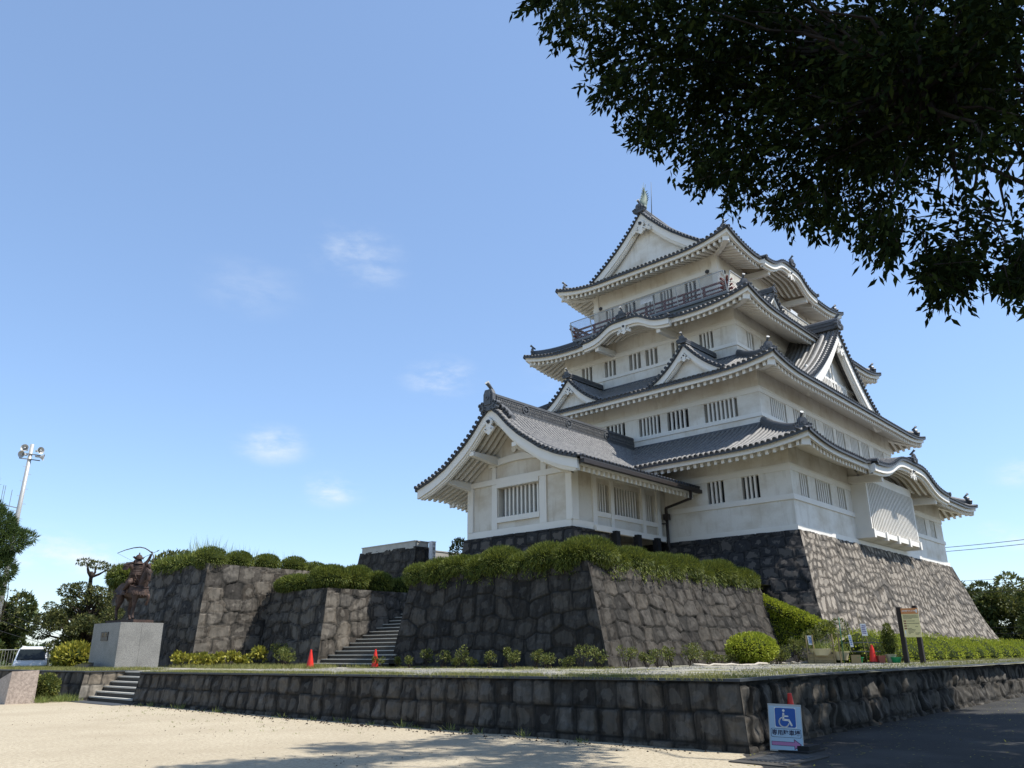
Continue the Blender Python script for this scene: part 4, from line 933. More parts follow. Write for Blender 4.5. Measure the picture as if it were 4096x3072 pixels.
m.build('sunlit_face', 'bastion_stone', o, attr='stone')
m = M(); m.add([(23.6, 17.95, 4.66), (37.0, 17.95, 4.66), (41.5, 17.95, 4.66), (41.5, 27.75, 4.66), (23.6, 27.75, 4.66)], [(0, 1, 2, 3, 4)]); m.build('earth_fill', 'terrace_gravel', o)
m = M()
patch(m, (22.4, 38.2, .95), (22.4, 32.85, .95), (22.9, 33.1, 4.58), (22.9, 38.4, 4.58), .06, seed=24, **BS)
patch(m, (22.4, 32.85, .95), (31.5, 32.85, .95), (31.5, 33.1, 4.58), (22.9, 33.1, 4.58), .06, seed=25, **BS)
o = m.build('stone_bastion', 'pale_bastion_stone', attr='stone'); tag(o, 'middle stone bastion left of the long stairs with bright bushes on top', 'stone wall')
m = M(); m.add([(22.95, 33.15, 4.5), (31.5, 33.15, 4.5), (31.5, 38.4, 4.5), (22.95, 38.4, 4.5)], [(0, 1, 2, 3)]); m.build('earth_fill', 'terrace_gravel', o)
m = M()
patch(m, (18.9, 50.5, .9), (18.9, 38.0, .9), (19.35, 38.3, 5.88), (19.35, 50.0, 5.88), .07, seed=26, **BS)
patch(m, (18.9, 38.0, .9), (25.8, 38.0, .9), (25.8, 38.3, 5.88), (19.35, 38.3, 5.88), .06, seed=28, **BS)
o = m.build('stone_bastion', 'pale_bastion_stone', attr='stone'); tag(o, 'leftmost stone bastion behind the horse statue with round clipped bushes on top', 'stone wall')
m = M(); m.add([(19.4, 38.35, 5.8), (37, 38.35, 5.8), (37, 50, 5.8), (19.4, 50, 5.8)], [(0, 1, 2, 3)]); m.add([(18.9, 50.5, .9), (30, 50.5, .9), (30, 50, 5.8), (19.4, 50, 5.8)], [(3, 2, 1, 0)]); m.build('earth_fill', 'terrace_gravel', o)
# long stairs between the bastions
m = M(); tp = M()
for k in range(20):
    z1 = .98+(k+1)*.18; x = 22.3+k*.40; m.box((x, 28.0, z1-.3), (31.2, 33.2, z1-.025)); tp.box((x-.05, 28.0, z1-.04), (x+.42, 33.2, z1))
o = m.build('stone_stairs', 'stair_stone'); tag(o, 'long shaded stone staircase climbing between the two bastions', 'stairs'); tp.build('tread', 'lit_step_top', o)
m = M(); m.add([(30.2, 27.6, 4.58), (60, 27.6, 4.58), (60, 60, 4.58), (30.2, 60, 4.58)], [(0, 1, 2, 3)]); struct(m.build('upper_court', 'terrace_gravel'))
# small block with parapet further back
m = M(); q = dict(BS, rw=.9, rh=.7)
patch(m, (36.3, 49.9, 4.4), (36.3, 42.7, 4.4), (37.0, 43.2, 8.72), (37.0, 49.6, 8.72), .08, seed=31, **q); patch(m, (36.3, 42.7, 4.4), (39.3, 42.7, 4.4), (38.6, 43.2, 8.72), (37.0, 43.2, 8.72), .08, seed=32, **q)
o = m.build('stone_block_wall', 'bastion_stone', attr='stone'); tag(o, 'dark stone block wall with a pale concrete parapet behind the bushes', 'stone wall')
m = M(); m.box((37.0, 43.25, 8.6), (38.25, 49.35, 9.06)); m.box((36.96, 43.2, 9.06), (38.3, 49.4, 9.13)); m.build('parapet', 'concrete', o)
m = M(); m.box((38.2, 42.85, 6.2), (38.58, 43.15, 9.1)); m.box((38.17, 42.82, 9.1), (38.61, 43.18, 9.14)); mk = m.build('marker_post', 'white_board'); tag(mk, 'white square marker post with black lettering at the corner of the parapet', 'marker post')
m = M(); m.box((40.0, 45.8, 6.5), (48.5, 46.1, 8.92)); m.box((39.96, 45.76, 8.92), (48.5, 46.14, 9.0))
tag(m.build('concrete_wall', 'concrete'), 'low pale concrete wall just behind the hedge left of the gatehouse', 'wall')

# ------------------------------------------------------------------ stone base of the keep, flaring towards the ground
DZ = ([.5, 1.1, 2.42, 3.13, 4.08, 5.43, 6.70, 7.45], [2.95, 2.55, 1.86, 1.52, 1.15, .76, .35, .12])
dl = lambda z: np.interp(z, *DZ)
H = 6.75; z0 = .7
KS = dict(rw=.62, rh=.46, jit=.26, p=5, deep=.06, rough=.045, tilt=.03, warp=1.6, bevw=.03, jw=.03)
def posR(U, V):
    z = z0+V; d = dl(z); f = U/31.0; xa = 40-1.45*d; xb = 66.7+d; return np.stack([xa+(xb-xa)*f, 16.80-d, z], -1)
def nrR(U, V): return np.broadcast_to(unit((0, -1, .38)), U.shape+(3,))
def posL(U, V):
    z = z0+V; d = dl(z); f = U/20.; ya = 36.8; yb = 16.80-d; return np.stack([39.95-1.45*d+.17, ya+(yb-ya)*f, z], -1)-np.array([.12, 0, 0])
m = M(); masonry(m, posR, nrR, 31.0, H, .05, seed=41, edge=(1, 1), **KS)
o = m.build('keep_stone_base', 'keep_stone', attr='stone'); tag(o, 'tall flaring base of brown patchy stones under the keep', 'stone wall')
m = M(); masonry(m, posL, lambda U, V: np.broadcast_to(unit((-1, 0, .4)), U.shape+(3,)), 20., H, .08, seed=42, **dict(KS, rw=.9, rh=.60, jit=.28, p=5, warp=.7, tilt=.035, rough=.035)); m.build('shaded_face', 'plinth_stone', o, attr='stone')  # shade of this face put into its colour by a darker stone
m = M()   # far side
b = [posR(np.array(31.0), np.array(v)) for v in np.linspace(0, H, 8)]; m.grid(np.array([[p, p+V3(0, 24, 0)] for p in b]), flip=True); m.build('far_face', 'keep_stone', o, attr='stone')
# plinth of the gatehouse
m = M(); PL = dict(rw=.85, rh=.58, jit=.22, p=5, deep=.06, rough=.03, tilt=.03, jw=.04)
patch(m, (30.7, 32.3, 4.5), (30.7, 24.1, 4.5), (31.02, 24.42, 7.5), (31.02, 32.15, 7.5), .06, seed=51, **PL); patch(m, (30.7, 24.1, 4.5), (34.3, 24.1, 4.5), (34.1, 24.42, 7.48), (31.02, 24.42, 7.5), .06, seed=52, **PL)
patch(m, (34.3, 24.1, 4.5), (34.3, 30, 4.5), (34.1, 30, 7.48), (34.1, 24.42, 7.48), .12, seed=53, **PL); patch(m, (36, 32.3, 4.5), (30.7, 32.3, 4.5), (31.02, 32.15, 7.5), (36, 32.15, 7.5), .12, seed=54, **PL)
o = m.build('gatehouse_plinth', 'plinth_stone', attr='stone'); tag(o, 'dark grey stone plinth under the gatehouse just above the hedge', 'stone plinth')

# ================================================================== STATUE
pd = thing('stone_pedestal', (15.17, 36.6, 1.0), 'tall grey granite block pedestal under the horseman statue', 'pedestal')
m = M(); m.box((14.27, 35.2, .8), (15.165, 37.97, 2.82)); m.box((15.172, 35.2, .8), (16.07, 37.97, 2.82)); m.box((14.27, 35.2, 2.822), (16.07, 37.97, 2.86)); m.build('block', 'granite', pd)
m = M(); m.box((14.24, 36.28, 2.14), (14.275, 36.99, 2.50)); pl = m.build('plaque', 'plaque_bronze', pd)
def text(s, name, size, loc, right, up, mat, parent=None, ext=.004, align='CENTER', bold=0):
    c = bpy.data.curves.new(name, 'FONT'); c.body = s; c.size = size; c.align_x = align; c.align_y = 'CENTER'; c.extrude = ext; c.offset = bold
    o = bpy.data.objects.new(name, c); COL.objects.link(o); r = Vector(right).normalized(); u = Vector(up).normalized(); n = r.cross(u); u = n.cross(r)
    mt = Matrix((r, u, n)).transposed().to_4x4(); loc = Vector(loc)
    if parent is not None: loc = loc-Vector(ORG.get(parent.name, (0, 0, 0)))
    mt.translation = loc; c.materials.append(MAT[mat])
    dg = bpy.context.evaluated_depsgraph_get(); me = bpy.data.meshes.new_from_object(o.evaluated_get(dg)); me.transform(mt); bpy.data.objects.remove(o); bpy.data.curves.remove(c)
    o = bpy.data.objects.new(name, me); COL.objects.link(o)
    if not me.materials: me.materials.append(MAT[mat])
    if parent is not None: o.parent = parent; ORG[o.name] = ORG.get(parent.name, V3(0, 0, 0))
    return o
text('飛', 'lettering', .20, (14.238, 36.79, 2.36), (0, -1, 0), (0, 0, 1), 'plaque_gold', pl); text('翔', 'lettering', .20, (14.238, 36.48, 2.36), (0, -1, 0), (0, 0, 1), 'plaque_gold', pl)
SX, SY, SZ = 15.2, 36.62, 2.98; FX, FY = .12, -.993
def sp(f, l, z): return (SX+f*FX-l*FY, SY+f*FY+l*FX, SZ+z)
st = thing('equestrian_statue', (SX, SY, 2.86), 'dark bronze statue of an armoured archer on a horse drawing a long bow', 'statue')
m = M(); q = [sp(a, b, -.12) for a, b in ((1.05, -.42), (1.05, .5), (-1.15, .42), (-1.2, -.42))]; m.poly(q, (0, 0, .13)); m.build('base_plate', 'bronze', st)
def skin(name, nodes, edges, root, mat, parent, sub=2):
    me = bpy.data.meshes.new(name); o = bpy.data.objects.new(name, me); COL.objects.link(o); o.parent = parent; org = ORG[parent.name]; ORG[o.name] = org
    ks = list(nodes); me.from_pydata([tuple(np.array(sp(*nodes[k][:3]))-org) for k in ks], [(ks.index(a), ks.index(b)) for a, b in edges], [])
    o.modifiers.new('skin', 'SKIN').use_smooth_shade = True
    for i, k in enumerate(ks): d = me.skin_vertices[0].data[i]; r = nodes[k][3]; d.radius = (r, r) if not isinstance(r, tuple) else r; d.use_root = k == root
    sm_ = o.modifiers.new('sub', 'SUBSURF'); sm_.levels = sm_.render_levels = sub
    me.materials.append(MAT[mat]); return o
def chain(*a): return list(zip(a[:-1], a[1:]))
N = dict(rump=(-.70, 0, 1.34, .29), loin=(-.38, 0, 1.30, .29), belly=(-.02, 0, 1.22, .33), girth=(.36, 0, 1.24, .31), chest=(.62, 0, 1.26, .22), n1=(.66, 0, 1.55, .20), n2=(.80, 0, 1.88, .145), poll=(.90, 0, 2.20, .12), h1=(1.02, 0, 2.06, .115), h2=(1.06, 0, 1.80, .085), nose=(1.03, 0, 1.60, .075),
         fr0=(.48, -.17, 1.02, .14), fr1=(.50, -.18, .62, .08), fr2=(.49, -.18, .20, .05), fr3=(.54, -.18, .05, .075), fl0=(.56, .17, 1.04, .14), fl1=(.93, .18, 1.05, .085), fl2=(.88, .18, .76, .055), fl3=(.78, .18, .62, .075),
         hr0=(-.68, -.18, 1.08, .20), hr1=(-.58, -.20, .84, .13), hr2=(-.86, -.19, .50, .08), hr3=(-.80, -.19, .18, .052), hr4=(-.74, -.19, .05, .078), hl0=(-.58, .18, 1.06, .20), hl1=(-.34, .20, .82, .12), hl2=(-.52, .19, .48, .078), hl3=(-.40, .19, .17, .052), hl4=(-.33, .19, .05, .078))
E_ = chain('rump', 'loin', 'belly', 'girth', 'chest', 'n1', 'n2', 'poll', 'h1', 'h2', 'nose')+[('girth', 'fr0'), ('girth', 'fl0'), ('rump', 'hr0'), ('rump', 'hl0')]+chain('fr0', 'fr1', 'fr2', 'fr3')+chain('fl0', 'fl1', 'fl2', 'fl3')+chain('hr0', 'hr1', 'hr2', 'hr3', 'hr4')+chain('hl0', 'hl1', 'hl2', 'hl3', 'hl4')
horse = skin('horse', N, E_, 'belly', 'bronze', st)
m = M(); m.tube([sp(*p) for p in ((-.92, 0, 1.42), (-1.06, -.02, 1.2), (-1.12, -.03, .85), (-1.06, 0, .5))], [.06, .11, .12, .04], 8)
for s_ in (-1, 1): m.tube([sp(.88, s_*.07, 2.26), sp(.92, s_*.09, 2.36), sp(.92, s_*.08, 2.44)], [.05, .035, .008], 6)
P = np.array([sp(f, 0, z) for f, z in ((.44, 1.72), (.56, 1.95), (.70, 2.16), (.84, 2.33), (.98, 2.28), (1.06, 2.14))]); m.tube(P, [.05, .075, .075, .08, .07, .03], 7)
m.build('mane_and_tail', 'bronze', horse)
m = M(); t = np.linspace(-1.9, 1.9, 26); c = np.array([sp(.38+.46*cos(a), .36*sin(a), 1.44-.10*cos(a)) for a in t]); b = np.array([sp(.38+.52*cos(a), .42*sin(a), 1.16-.12*cos(a)+.03*(i % 2)) for i, a in enumerate(t)]); m.grid(np.stack([c, b, b*.98+c*.02], 0)); m.tube(c, .03, 6)
for i in range(26): m.cyl((c[i]*.4+b[i]*.6), b[i]-np.array((0, 0, .05)), .018, .022, 5)
for a in (.12, -.12): m.tube([sp(.96, a, 2.12), sp(1.12, a*.8, 2.0), sp(1.15, 0, 1.9)], .014, 5)
m.tube([sp(1.1, -.08, 1.66), sp(.85, -.16, 1.55), sp(.45, -.2, 1.75), sp(.2, -.15, 1.95)], .014, 5); m.tube([sp(1.1, .08, 1.66), sp(.85, .18, 1.55), sp(.4, .2, 1.75)], .014, 5); m.build('tasselled_harness', 'bronze', horse)
m = M(); q = [(-.9, -.36, 1.28), (-.3, -.44, 1.05), (.1, -.40, 1.1), (.12, -.33, 1.5), (-.5, -.30, 1.62), (-.95, -.2, 1.5)]; m.poly([sp(*p) for p in q], np.array(sp(0, .03, 0))-np.array(sp(0, 0, 0))); q = [(a, -b, c) for a, b, c in q]; m.poly([sp(*p) for p in q], np.array(sp(0, .03, 0))-np.array(sp(0, 0, 0))); m.build('saddle_cloth', 'bronze', horse)
R_ = dict(pelvis=(-.06, 0, 1.68, .19), waist=(-.04, 0, 1.93, .17), chest=(0, .0, 2.20, .20), neck=(.03, 0, 2.43, .075), head=(.05, 0, 2.56, .10), crown=(.04, 0, 2.68, .09),
          ls=(.04, .25, 2.34, .105), le=(.16, .40, 2.60, .075), lh=(.26, .44, 2.88, .05), rs=(-.02, -.25, 2.33, .105), re=(-.16, -.56, 2.33, .08), rh=(.06, -.20, 2.47, .05),
          rhip=(.02, -.18, 1.66, .16), rk=(.28, -.42, 1.60, .11), ra=(-.10, -.43, 1.24, .075), rt=(.12, -.46, 1.16, .05), lhip=(.02, .18, 1.66, .16), lk=(.28, .42, 1.60, .11), la=(-.05, .43, 1.24, .075), lt=(.15, .46, 1.16, .05))
rider = skin('rider', R_, chain('pelvis', 'waist', 'chest', 'neck', 'head', 'crown')+[('chest', 'ls'), ('chest', 'rs'), ('pelvis', 'rhip'), ('pelvis', 'lhip')]+chain('ls', 'le', 'lh')+chain('rs', 're', 'rh')+chain('rhip', 'rk', 'ra', 'rt')+chain('lhip', 'lk', 'la', 'lt'), 'pelvis', 'bronze', st)
for (f, l, z), s_ in (((.26, .44, 2.90), 1), ((.06, -.20, 2.48), -1)):
    m = M()
    for k in range(4): m.tube([sp(f+.02, l, z+.01+k*.022), sp(f+.06, l-s_*.01, z+.01+k*.022), sp(f+.07, l-s_*.04, z+.012+k*.022), sp(f+.04, l-s_*.05, z+.012+k*.022)], [.012, .011, .011, .008], 5)
    m.tube([sp(f, l+.02, z), sp(f+.03, l+s_*.035, z+.05), sp(f+.06, l+s_*.01, z+.06)], [.014, .012, .009], 5)
    m.build('fingers', 'bronze', rider)
m = M()   # face under the helmet
m.lathe(sp(.15, 0, 2.55), [(.03, 0), (.012, .05)], 6, 0, (FX, FY, -.2)); m.build('face', 'bronze', rider)
m = M(); hc = np.array(sp(.05, 0, 2.62)); m.lathe(hc, [(.155, 0), (.165, .03), (.15, .10), (.11, .17), (.05, .21), (.02, .22), (.03, .26), (.012, .30)], 14)
for k in range(4): m.lathe(hc+np.array((-FX*.04, -FY*.04, -.02-k*.045)), [(.155+k*.02, 0), (.175+k*.022, -.05), (.165+k*.022, -.05), (.15+k*.02, 0)], 14)
for s_ in (-1, 1): m.poly([sp(.02, s_*.15, 2.60), sp(.16, s_*.16, 2.66), sp(.10, s_*.24, 2.72), sp(-.04, s_*.25, 2.70)], (0, 0, .02))
m.beam(sp(.10, 0, 2.66), sp(.25, 0, 2.63), .24, .02); m.build('helmet', 'bronze', rider)
m = M()
for k in range(6): z = 1.92+k*.075; r = .215+.012*abs(k-3)-.02*(k > 4); m.lathe(sp(-.02, 0, z), [(r, 0), (r+.012, .03), (r, .07)], 14)
for a in np.linspace(-2.6, 2.6, 7):
    for k in range(4): p = np.array(sp(-.02+(.21+k*.035)*cos(a), (.23+k*.045)*sin(a), 1.86-k*.075)); t_ = np.array((-sin(a)*FX-cos(a)*-(-FY)*-1, 0, 0)); d = np.array(sp(cos(a), sin(a), 0))-np.array(sp(0, 0, 0)); e = np.cross((0, 0, 1), d); m.obox(p, e*.105, d*.015, np.array((0, 0, .045))+d*.02)
for s_, (f, l, z), (df, dl, dz) in ((1, (.06, .33, 2.42), (.04, .10, -.02)), (-1, (-.06, -.38, 2.38), (-.04, -.10, -.04))):
    for k in range(5): c = np.array(sp(f+df*.0, l+dl*k*.3, z-k*.065+.05)); d = np.array(sp(.3, s_*1., .25))-np.array(sp(0, 0, 0)); d = d/np.linalg.norm(d); e = unit(np.cross((0, 0, 1), d)); u_ = np.cross(d, e); m.obox(c, e*.145, d*.014, u_*.04)
m.build('armour', 'bronze', rider)
m = M(); B_ = [(-.62, -.66, 2.88), (-.40, -.44, 3.02), (-.18, -.20, 3.12), (0, .0, 3.16), (.12, .18, 3.12), (.20, .32, 3.03), (.27, .44, 2.93), (.36, .48, 2.80), (.46, .46, 2.62), (.50, .40, 2.42)]
m.tube([sp(*p) for p in B_], [.012, .018, .022, .024, .024, .024, .024, .022, .018, .012], 7); bow = m.build('bow', 'bronze', st)
m = M(); m.tube([sp(*B_[0]), sp(.05, -.22, 2.50), sp(*B_[-1])], .005, 4); m.build('bowstring', 'bronze', bow)
m = M(); m.cyl(sp(.02, -.26, 2.46), sp(.33, .66, 3.02), .011, .011, 5); m.cyl(sp(.33, .66, 3.02), sp(.36, .75, 3.08), .03, .003, 5); m.cyl(sp(.02, -.26, 2.46), sp(-.01, -.34, 2.41), .03, .03, 4); m.build('arrow', 'bronze', bow)
m = M(); m.box((13.2, 36.6, .95), (13.9, 37.5, 1.0)); m.add([(13.2, 36.4, 1.0), (13.9, 36.4, 1.0), (13.9, 37.5, 1.0), (13.2, 37.5, 1.0), (13.2, 36.4, 1.02), (13.9, 36.4, 1.28), (13.9, 37.5, 1.28), (13.2, 37.5, 1.02)], BOXF)
tag(m.build('memorial_slab', 'polished_black'), 'low slanted black stone slab in the grass left of the pedestal', 'memorial slab')
# pink granite inscription stone by the steps
m = M(); m.add([(9.55, 33.3, -.05), (10.4, 33.1, -.05), (10.4, 31.85, -.05), (9.55, 32.0, -.05), (9.6, 33.3, .76), (10.4, 33.1, .78), (10.4, 31.85, 1.08), (9.6, 32.0, 1.05)], BOXF[:, ::-1])
o = m.build('inscription_stone', 'pink_granite'); tag(o, 'slanted pinkish granite stone with a black tablet at the left edge', 'inscription stone')
m = M(); m.add([(9.75, 33.0, .852), (10.25, 32.9, .87), (10.25, 32.15, 1.035), (9.75, 32.25, 1.01)], [(3, 2, 1, 0)]); m.build('tablet', 'polished_black', o)

# ================================================================== VEGETATION
def mound_leaves(mb, c, r, n, L, Wd, droop=.0, upb=.45, jit=.5, zmin=None, seed=None):
    P, d = sphere_pts(n, c, r, .22)
    nrm = unit(d/np.asarray(r)); D = nrm*.8+np.array([0, 0, upb])*np.clip(nrm[:, 2:3]+.5, 0, 1)+RNG.normal(size=(n, 3))*jit*.5
    D[:, 2] -= droop*np.clip(.35-nrm[:, 2], 0, 1)
    k = np.ones(n, bool) if zmin is None else P[:, 2] > zmin
    leaves(mb, P[k], D[k], L*(.6+.8*RNG.random(k.sum())), Wd, None)
def bush(name, c, r, n, L, Wd, mat, label, cat='bush', group=None, core=True, droop=0, upb=.45, jit=.5, stems=True, parts=None, zmin=None):
    """clipped bush: leafy mantle over an added solid core that blocks light"""
    m = M(); 
    for cc, rr, f in (parts or [(c, r, 1)]): mound_leaves(m, cc, rr, int(n*f), L, Wd, droop, upb, jit, zmin)
    o = m.build(name, mat, attr='leaf'); tag(o, label, cat, group)
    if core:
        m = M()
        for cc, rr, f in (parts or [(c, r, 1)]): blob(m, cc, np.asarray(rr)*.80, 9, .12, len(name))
        m.build('light_blocking_core', 'hedge_core', o)  # dark solid filler, added so no light passes through the leaves
    return o
# juniper hedge along the crown of the front bastion
HP = []
for y in np.linspace(27.5, 18.9, 8): HP.append(((24.15+.12*sin(y*3), y, 4.93+.09*sin(y*2.3)), (.95, .95, .57+.09*sin(y*1.7)), 1))
HP[0] = ((24.0, 27.6, 4.85), (.75, .8, .5), .6)
HP.append(((24.5, 18.6, 5.05), (1.15, 1.15, .68), 1.3))
for i, x in enumerate(np.linspace(25.8, 36.2, 9)): HP.append(((x, 18.62+.1*sin(x*2), 4.93+.09*sin(x*1.9)-.012*(x-25)), (.98, .98, .60+.07*sin(x*1.3)), 1))
HP.append(((34.2, 18.3, 4.95), (.85, .7, .6), .8)); HP.append(((36.7, 18.45, 4.75), (.75, .75, .55), .8))
for y in (26.5, 24.0, 21.5): HP.append(((25.4, y, 4.95), (1.1, 1.4, .66), .6))
for x in (27, 30, 33): HP.append(((x, 19.8, 4.95), (1.5, 1.1, .72), .6))
o = bush('juniper_hedge', None, None, 6800, .135, .028, 'juniper_leaf', 'long drooping juniper hedge along the crown of the large front bastion', 'hedge', droop=1.3, upb=.35, parts=HP)
m = M()
for k in range(260):   # trailing shoots over the stone edge
    if k < 120: p = V3(23.55, RNG.uniform(18.2, 27.6), 4.75)+RNG.normal(size=3)*.12; d0 = V3(-.3, 0, -.7)
    else: p = V3(RNG.uniform(24, 36.8), 17.85, 4.75)+RNG.normal(size=3)*.12; d0 = V3(0, -.3, -.7)
    n = 16; t = RNG.random(n)[:, None]; leaves(m, p+d0*t*RNG.uniform(.25, .6)+RNG.normal(size=(n, 3))*.05, d0+RNG.normal(size=(n, 3))*.45, .15, .034)
m.build('trailing_shoots', 'juniper_leaf', o, attr='leaf')
# bushes on the middle bastion
JB = [((23.35, 36.5, 4.95), (.75, 1.7, .42), 3600, 'low wide juniper bush at the left end of the middle bastion'), ((23.6, 34.0, 5.12), (.95, 1.15, .58), 3600, 'big round juniper bush on the corner of the middle bastion'),
      ((24.9, 33.75, 5.12), (.72, .75, .62), 2400, 'upright shaggy juniper bush right of the corner of the middle bastion'), ((26.4, 33.8, 5.02), (.85, .75, .52), 2400, 'juniper bush on the middle bastion above the stairs'), ((28.2, 33.8, 4.9), (.9, .7, .45), 1800, 'low juniper bush on the middle bastion nearest the large bastion')]
for c, r, n, lb in JB: bush('juniper_bush', c, r, int(n*1.8), .16, .034, 'juniper_leaf', lb, 'bush', 'juniper bushes on the middle bastion', droop=.9, upb=.5)
# clipped round bushes on the left bastion
CB = [(19.75, .88, 'largest clipped round bush, on the corner of the left bastion'), (21.35, .74, 'second clipped round bush from the corner of the left bastion'), (22.95, .72, 'third clipped round bush from the corner of the left bastion'), (24.65, .72, 'clipped round bush on the left bastion above the inner corner'), (26.3, .74, 'clipped round bush behind the big juniper on the middle bastion'), (27.75, .62, 'small clipped bush tucked between two round bushes near the stone block'), (29.45, .80, 'rightmost clipped round bush right before the dark stone block')]
for x, r, lb in CB:
    y = 38.95+(.7 if r == .62 else 0)+(.5 if x > 25 else 0); bush('round_bush', (x, y, 6.15 if x < 25.5 else 6.0), (r, r, r*.68), 4200, .10, .03, 'juniper_leaf', lb, 'bush', 'clipped round bushes on the left bastion', droop=.7, upb=.35, jit=.35)
bush('juniper_bush', (19.6, 48.7, 5.85), (.8, 1.35, .62), 3600, .26, .055, 'juniper_leaf', 'shaggy juniper hanging over the far left end of the left bastion', 'bush', droop=1.3)
bush('low_hedge', (19.95, 42.6, 6.05), (.75, 3.6, .50), 5200, .22, .05, 'juniper_leaf', 'low grassy hedge along the left bastion behind the statue', 'hedge', droop=.8, upb=.8)
def tuft(mb, c, n, h, sp, wd=.012, lean=.35):
    P = np.asarray(c)+np.stack([RNG.normal(size=n)*sp, RNG.normal(size=n)*sp, np.zeros(n)], -1); D = np.stack([RNG.normal(size=n)*lean, RNG.normal(size=n)*lean, np.ones(n)], -1); leaves(mb, P, D, h*(.45+.75*RNG.random(n)), wd)
m = M()
for c, n, h in (((19.8, 39.6, 6.3), 160, 1.05), ((21.3, 39.8, 6.2), 120, .85), ((22.9, 39.7, 6.2), 90, .75), ((20.0, 41.0, 5.9), 160, .9), ((19.9, 43.0, 5.9), 160, .85), ((19.8, 45, 5.9), 120, .8), ((24.6, 39.8, 6.0), 40, 1.0), ((19.7, 48.5, 6.0), 90, .8)): tuft(m, c, n, h, .45, .018, .28)
tag(m.build('tall_grass', 'tall_grass_leaf', attr='leaf'), None, None, None, 'stuff')

# azaleas: the clipped bank below the keep, the slope by the railing, loose shrubs along the bastion foot
AP = []
for x in np.arange(35.6, 76, 1.35): k = min(1, max(0, (x-35)/6)); AP.append(((x, 13.1-.035*(x-36)+.25*sin(x*1.7), 1.35+.06*sin(x*2.3)), (1.25, 1.55-.2*(1-k), 1.02-.012*(x-36)+.08*sin(x*.9)), 1))
for x in np.arange(36.4, 66, 2.2): AP.append(((x+.3, 12.25-.035*(x-36), 1.25), (1.2, .95, .72), .6))
o = bush('azalea_hedge', None, None, 1900, .085, .045, 'azalea_leaf', 'long clipped bright green azalea hedge at the foot of the keep base', 'hedge', parts=AP, jit=.7, upb=.5)
SP = [((37.30+.30*t, 18.0-2.75*t, 3.75-1.30*t), (.58, .55, .44), 1) for t in np.linspace(0, 1, 7)]+[((37.35+.28*t, 17.8-2.6*t, 3.1-1.2*t), (.62, .6, .5), .7) for t in np.linspace(0, 1, 6)]+[((37.2+.3*t, 17.5-2.5*t, 2.3-1.0*t), (.6, .6, .75), .7) for t in np.linspace(0, 1, 6)]
bush('azalea_slope', None, None, 2000, .09, .05, 'azalea_leaf', 'sloping bright green azalea bank beside the black stair railing', 'hedge', parts=SP, jit=.7)
bush('azalea_bush', (30.9, 15.45, 1.66), (1.32, .9, .60), 6500, .085, .045, 'azalea_leaf', 'wide dome of azalea at the foot of the sunlit bastion face', 'bush', jit=.7)
def shrub(name, c, h, w, n, mat, L, Wd, label, cat, group, nb=6):
    m = M(); b = M(); c = np.asarray(c, float)
    for k in range(nb):
        a = RNG.uniform(0, 2*pi); r = w*sqrt(RNG.random())*.8; p = c+V3(cos(a)*r, sin(a)*r, h*RNG.uniform(.55, .95)); mound_leaves(m, p, (w*.42, w*.42, h*.20), n//nb, L, Wd, 0, .6, .9); b.tube(wander(c+V3(0, 0, -.05), p, 4, .08, k), [.018, .014, .010, .006], 5)
    o = m.build(name, mat, attr='leaf'); tag(o, label, cat, group); b.build('stems', 'bark', o); return o
ng = 'loose azalea shrubs along the bastion foot'; lb = 'small loose yellow-green azalea shrub in the row at the foot of the large bastion'
for y, h, w in ((27.3, .55, .32), (26.75, .45, .22), (25.5, .5, .28), (24.85, .72, .34), (23.85, .70, .38), (23.0, .42, .3), (22.5, .85, .34), (22.2, .4, .3), (20.95, .62, .30), (20.3, .75, .26), (19.85, .62, .38), (19.2, .68, .32), (18.3, .55, .40), (17.6, .42, .34), (17.05, .85, .42), (16.3, .75, .42)):
    shrub('azalea_shrub', (21.85+RNG.normal()*.18, y, .98), h*.88, w*.72, 300, 'shrub_leaf', .075, .04, lb, 'shrub', ng)
for x, h, w in ((22.9, .75, .42), (23.9, .5, .35), (24.7, .62, .42), (25.4, .70, .35), (26.5, .8, .45), (27.3, .85, .40), (28.0, .62, .35), (28.9, .5, .5), (29.6, .42, .35)):
    shrub('azalea_shrub', (x, 15.75+RNG.normal()*.15, 1.03), h*.85, w*.75, 320, 'shrub_leaf', .075, .04, lb, 'shrub', ng)
lb2 = 'small loose shrub between the big azalea dome and the planters'
for x, y, h, w in ((32.1, 14.9, .62, .45), (32.7, 14.4, .85, .5), (31.6, 14.7, .35, .4)): shrub('azalea_shrub', (x, y, 1.08), h, w, 500, 'shrub_leaf', .075, .04, lb2, 'shrub', 'shrubs beside the planters')
lb3 = 'leafy yellow-green plant in the bed at the foot of the left bastion'
for x, y, h, w in ((17.9, 36.9, .62, .42), (18.4, 36.2, .55, .45), (18.9, 36.5, .5, .4), (19.5, 36.6, .55, .4), (20.1, 36.4, .6, .4), (20.7, 36.4, .5, .4), (21.3, 36.0, .8, .35)): shrub('broadleaf_plant', (x, y, .98), h, w, 260, 'yellow_leaf', .15, .11, lb3, 'plant', 'leafy plants below the left bastion', 8)
shrub('azalea_shrub', (21.4, 33.9, .98), .85, .42, 500, 'shrub_leaf', .08, .045, 'open little shrub left of the stairs cone', 'shrub', None); shrub('azalea_shrub', (20.6, 32.6, .98), .75, .55, 700, 'shrub_leaf', .08, .045, 'dense low shrub standing nearest the red cone at the stairs', 'shrub', None); shrub('azalea_shrub', (21.9, 35.3, .98), 1.0, .38, 500, 'shrub_leaf', .08, .045, 'tallest loose shrub in the inner corner of the left bastion', 'shrub', None)
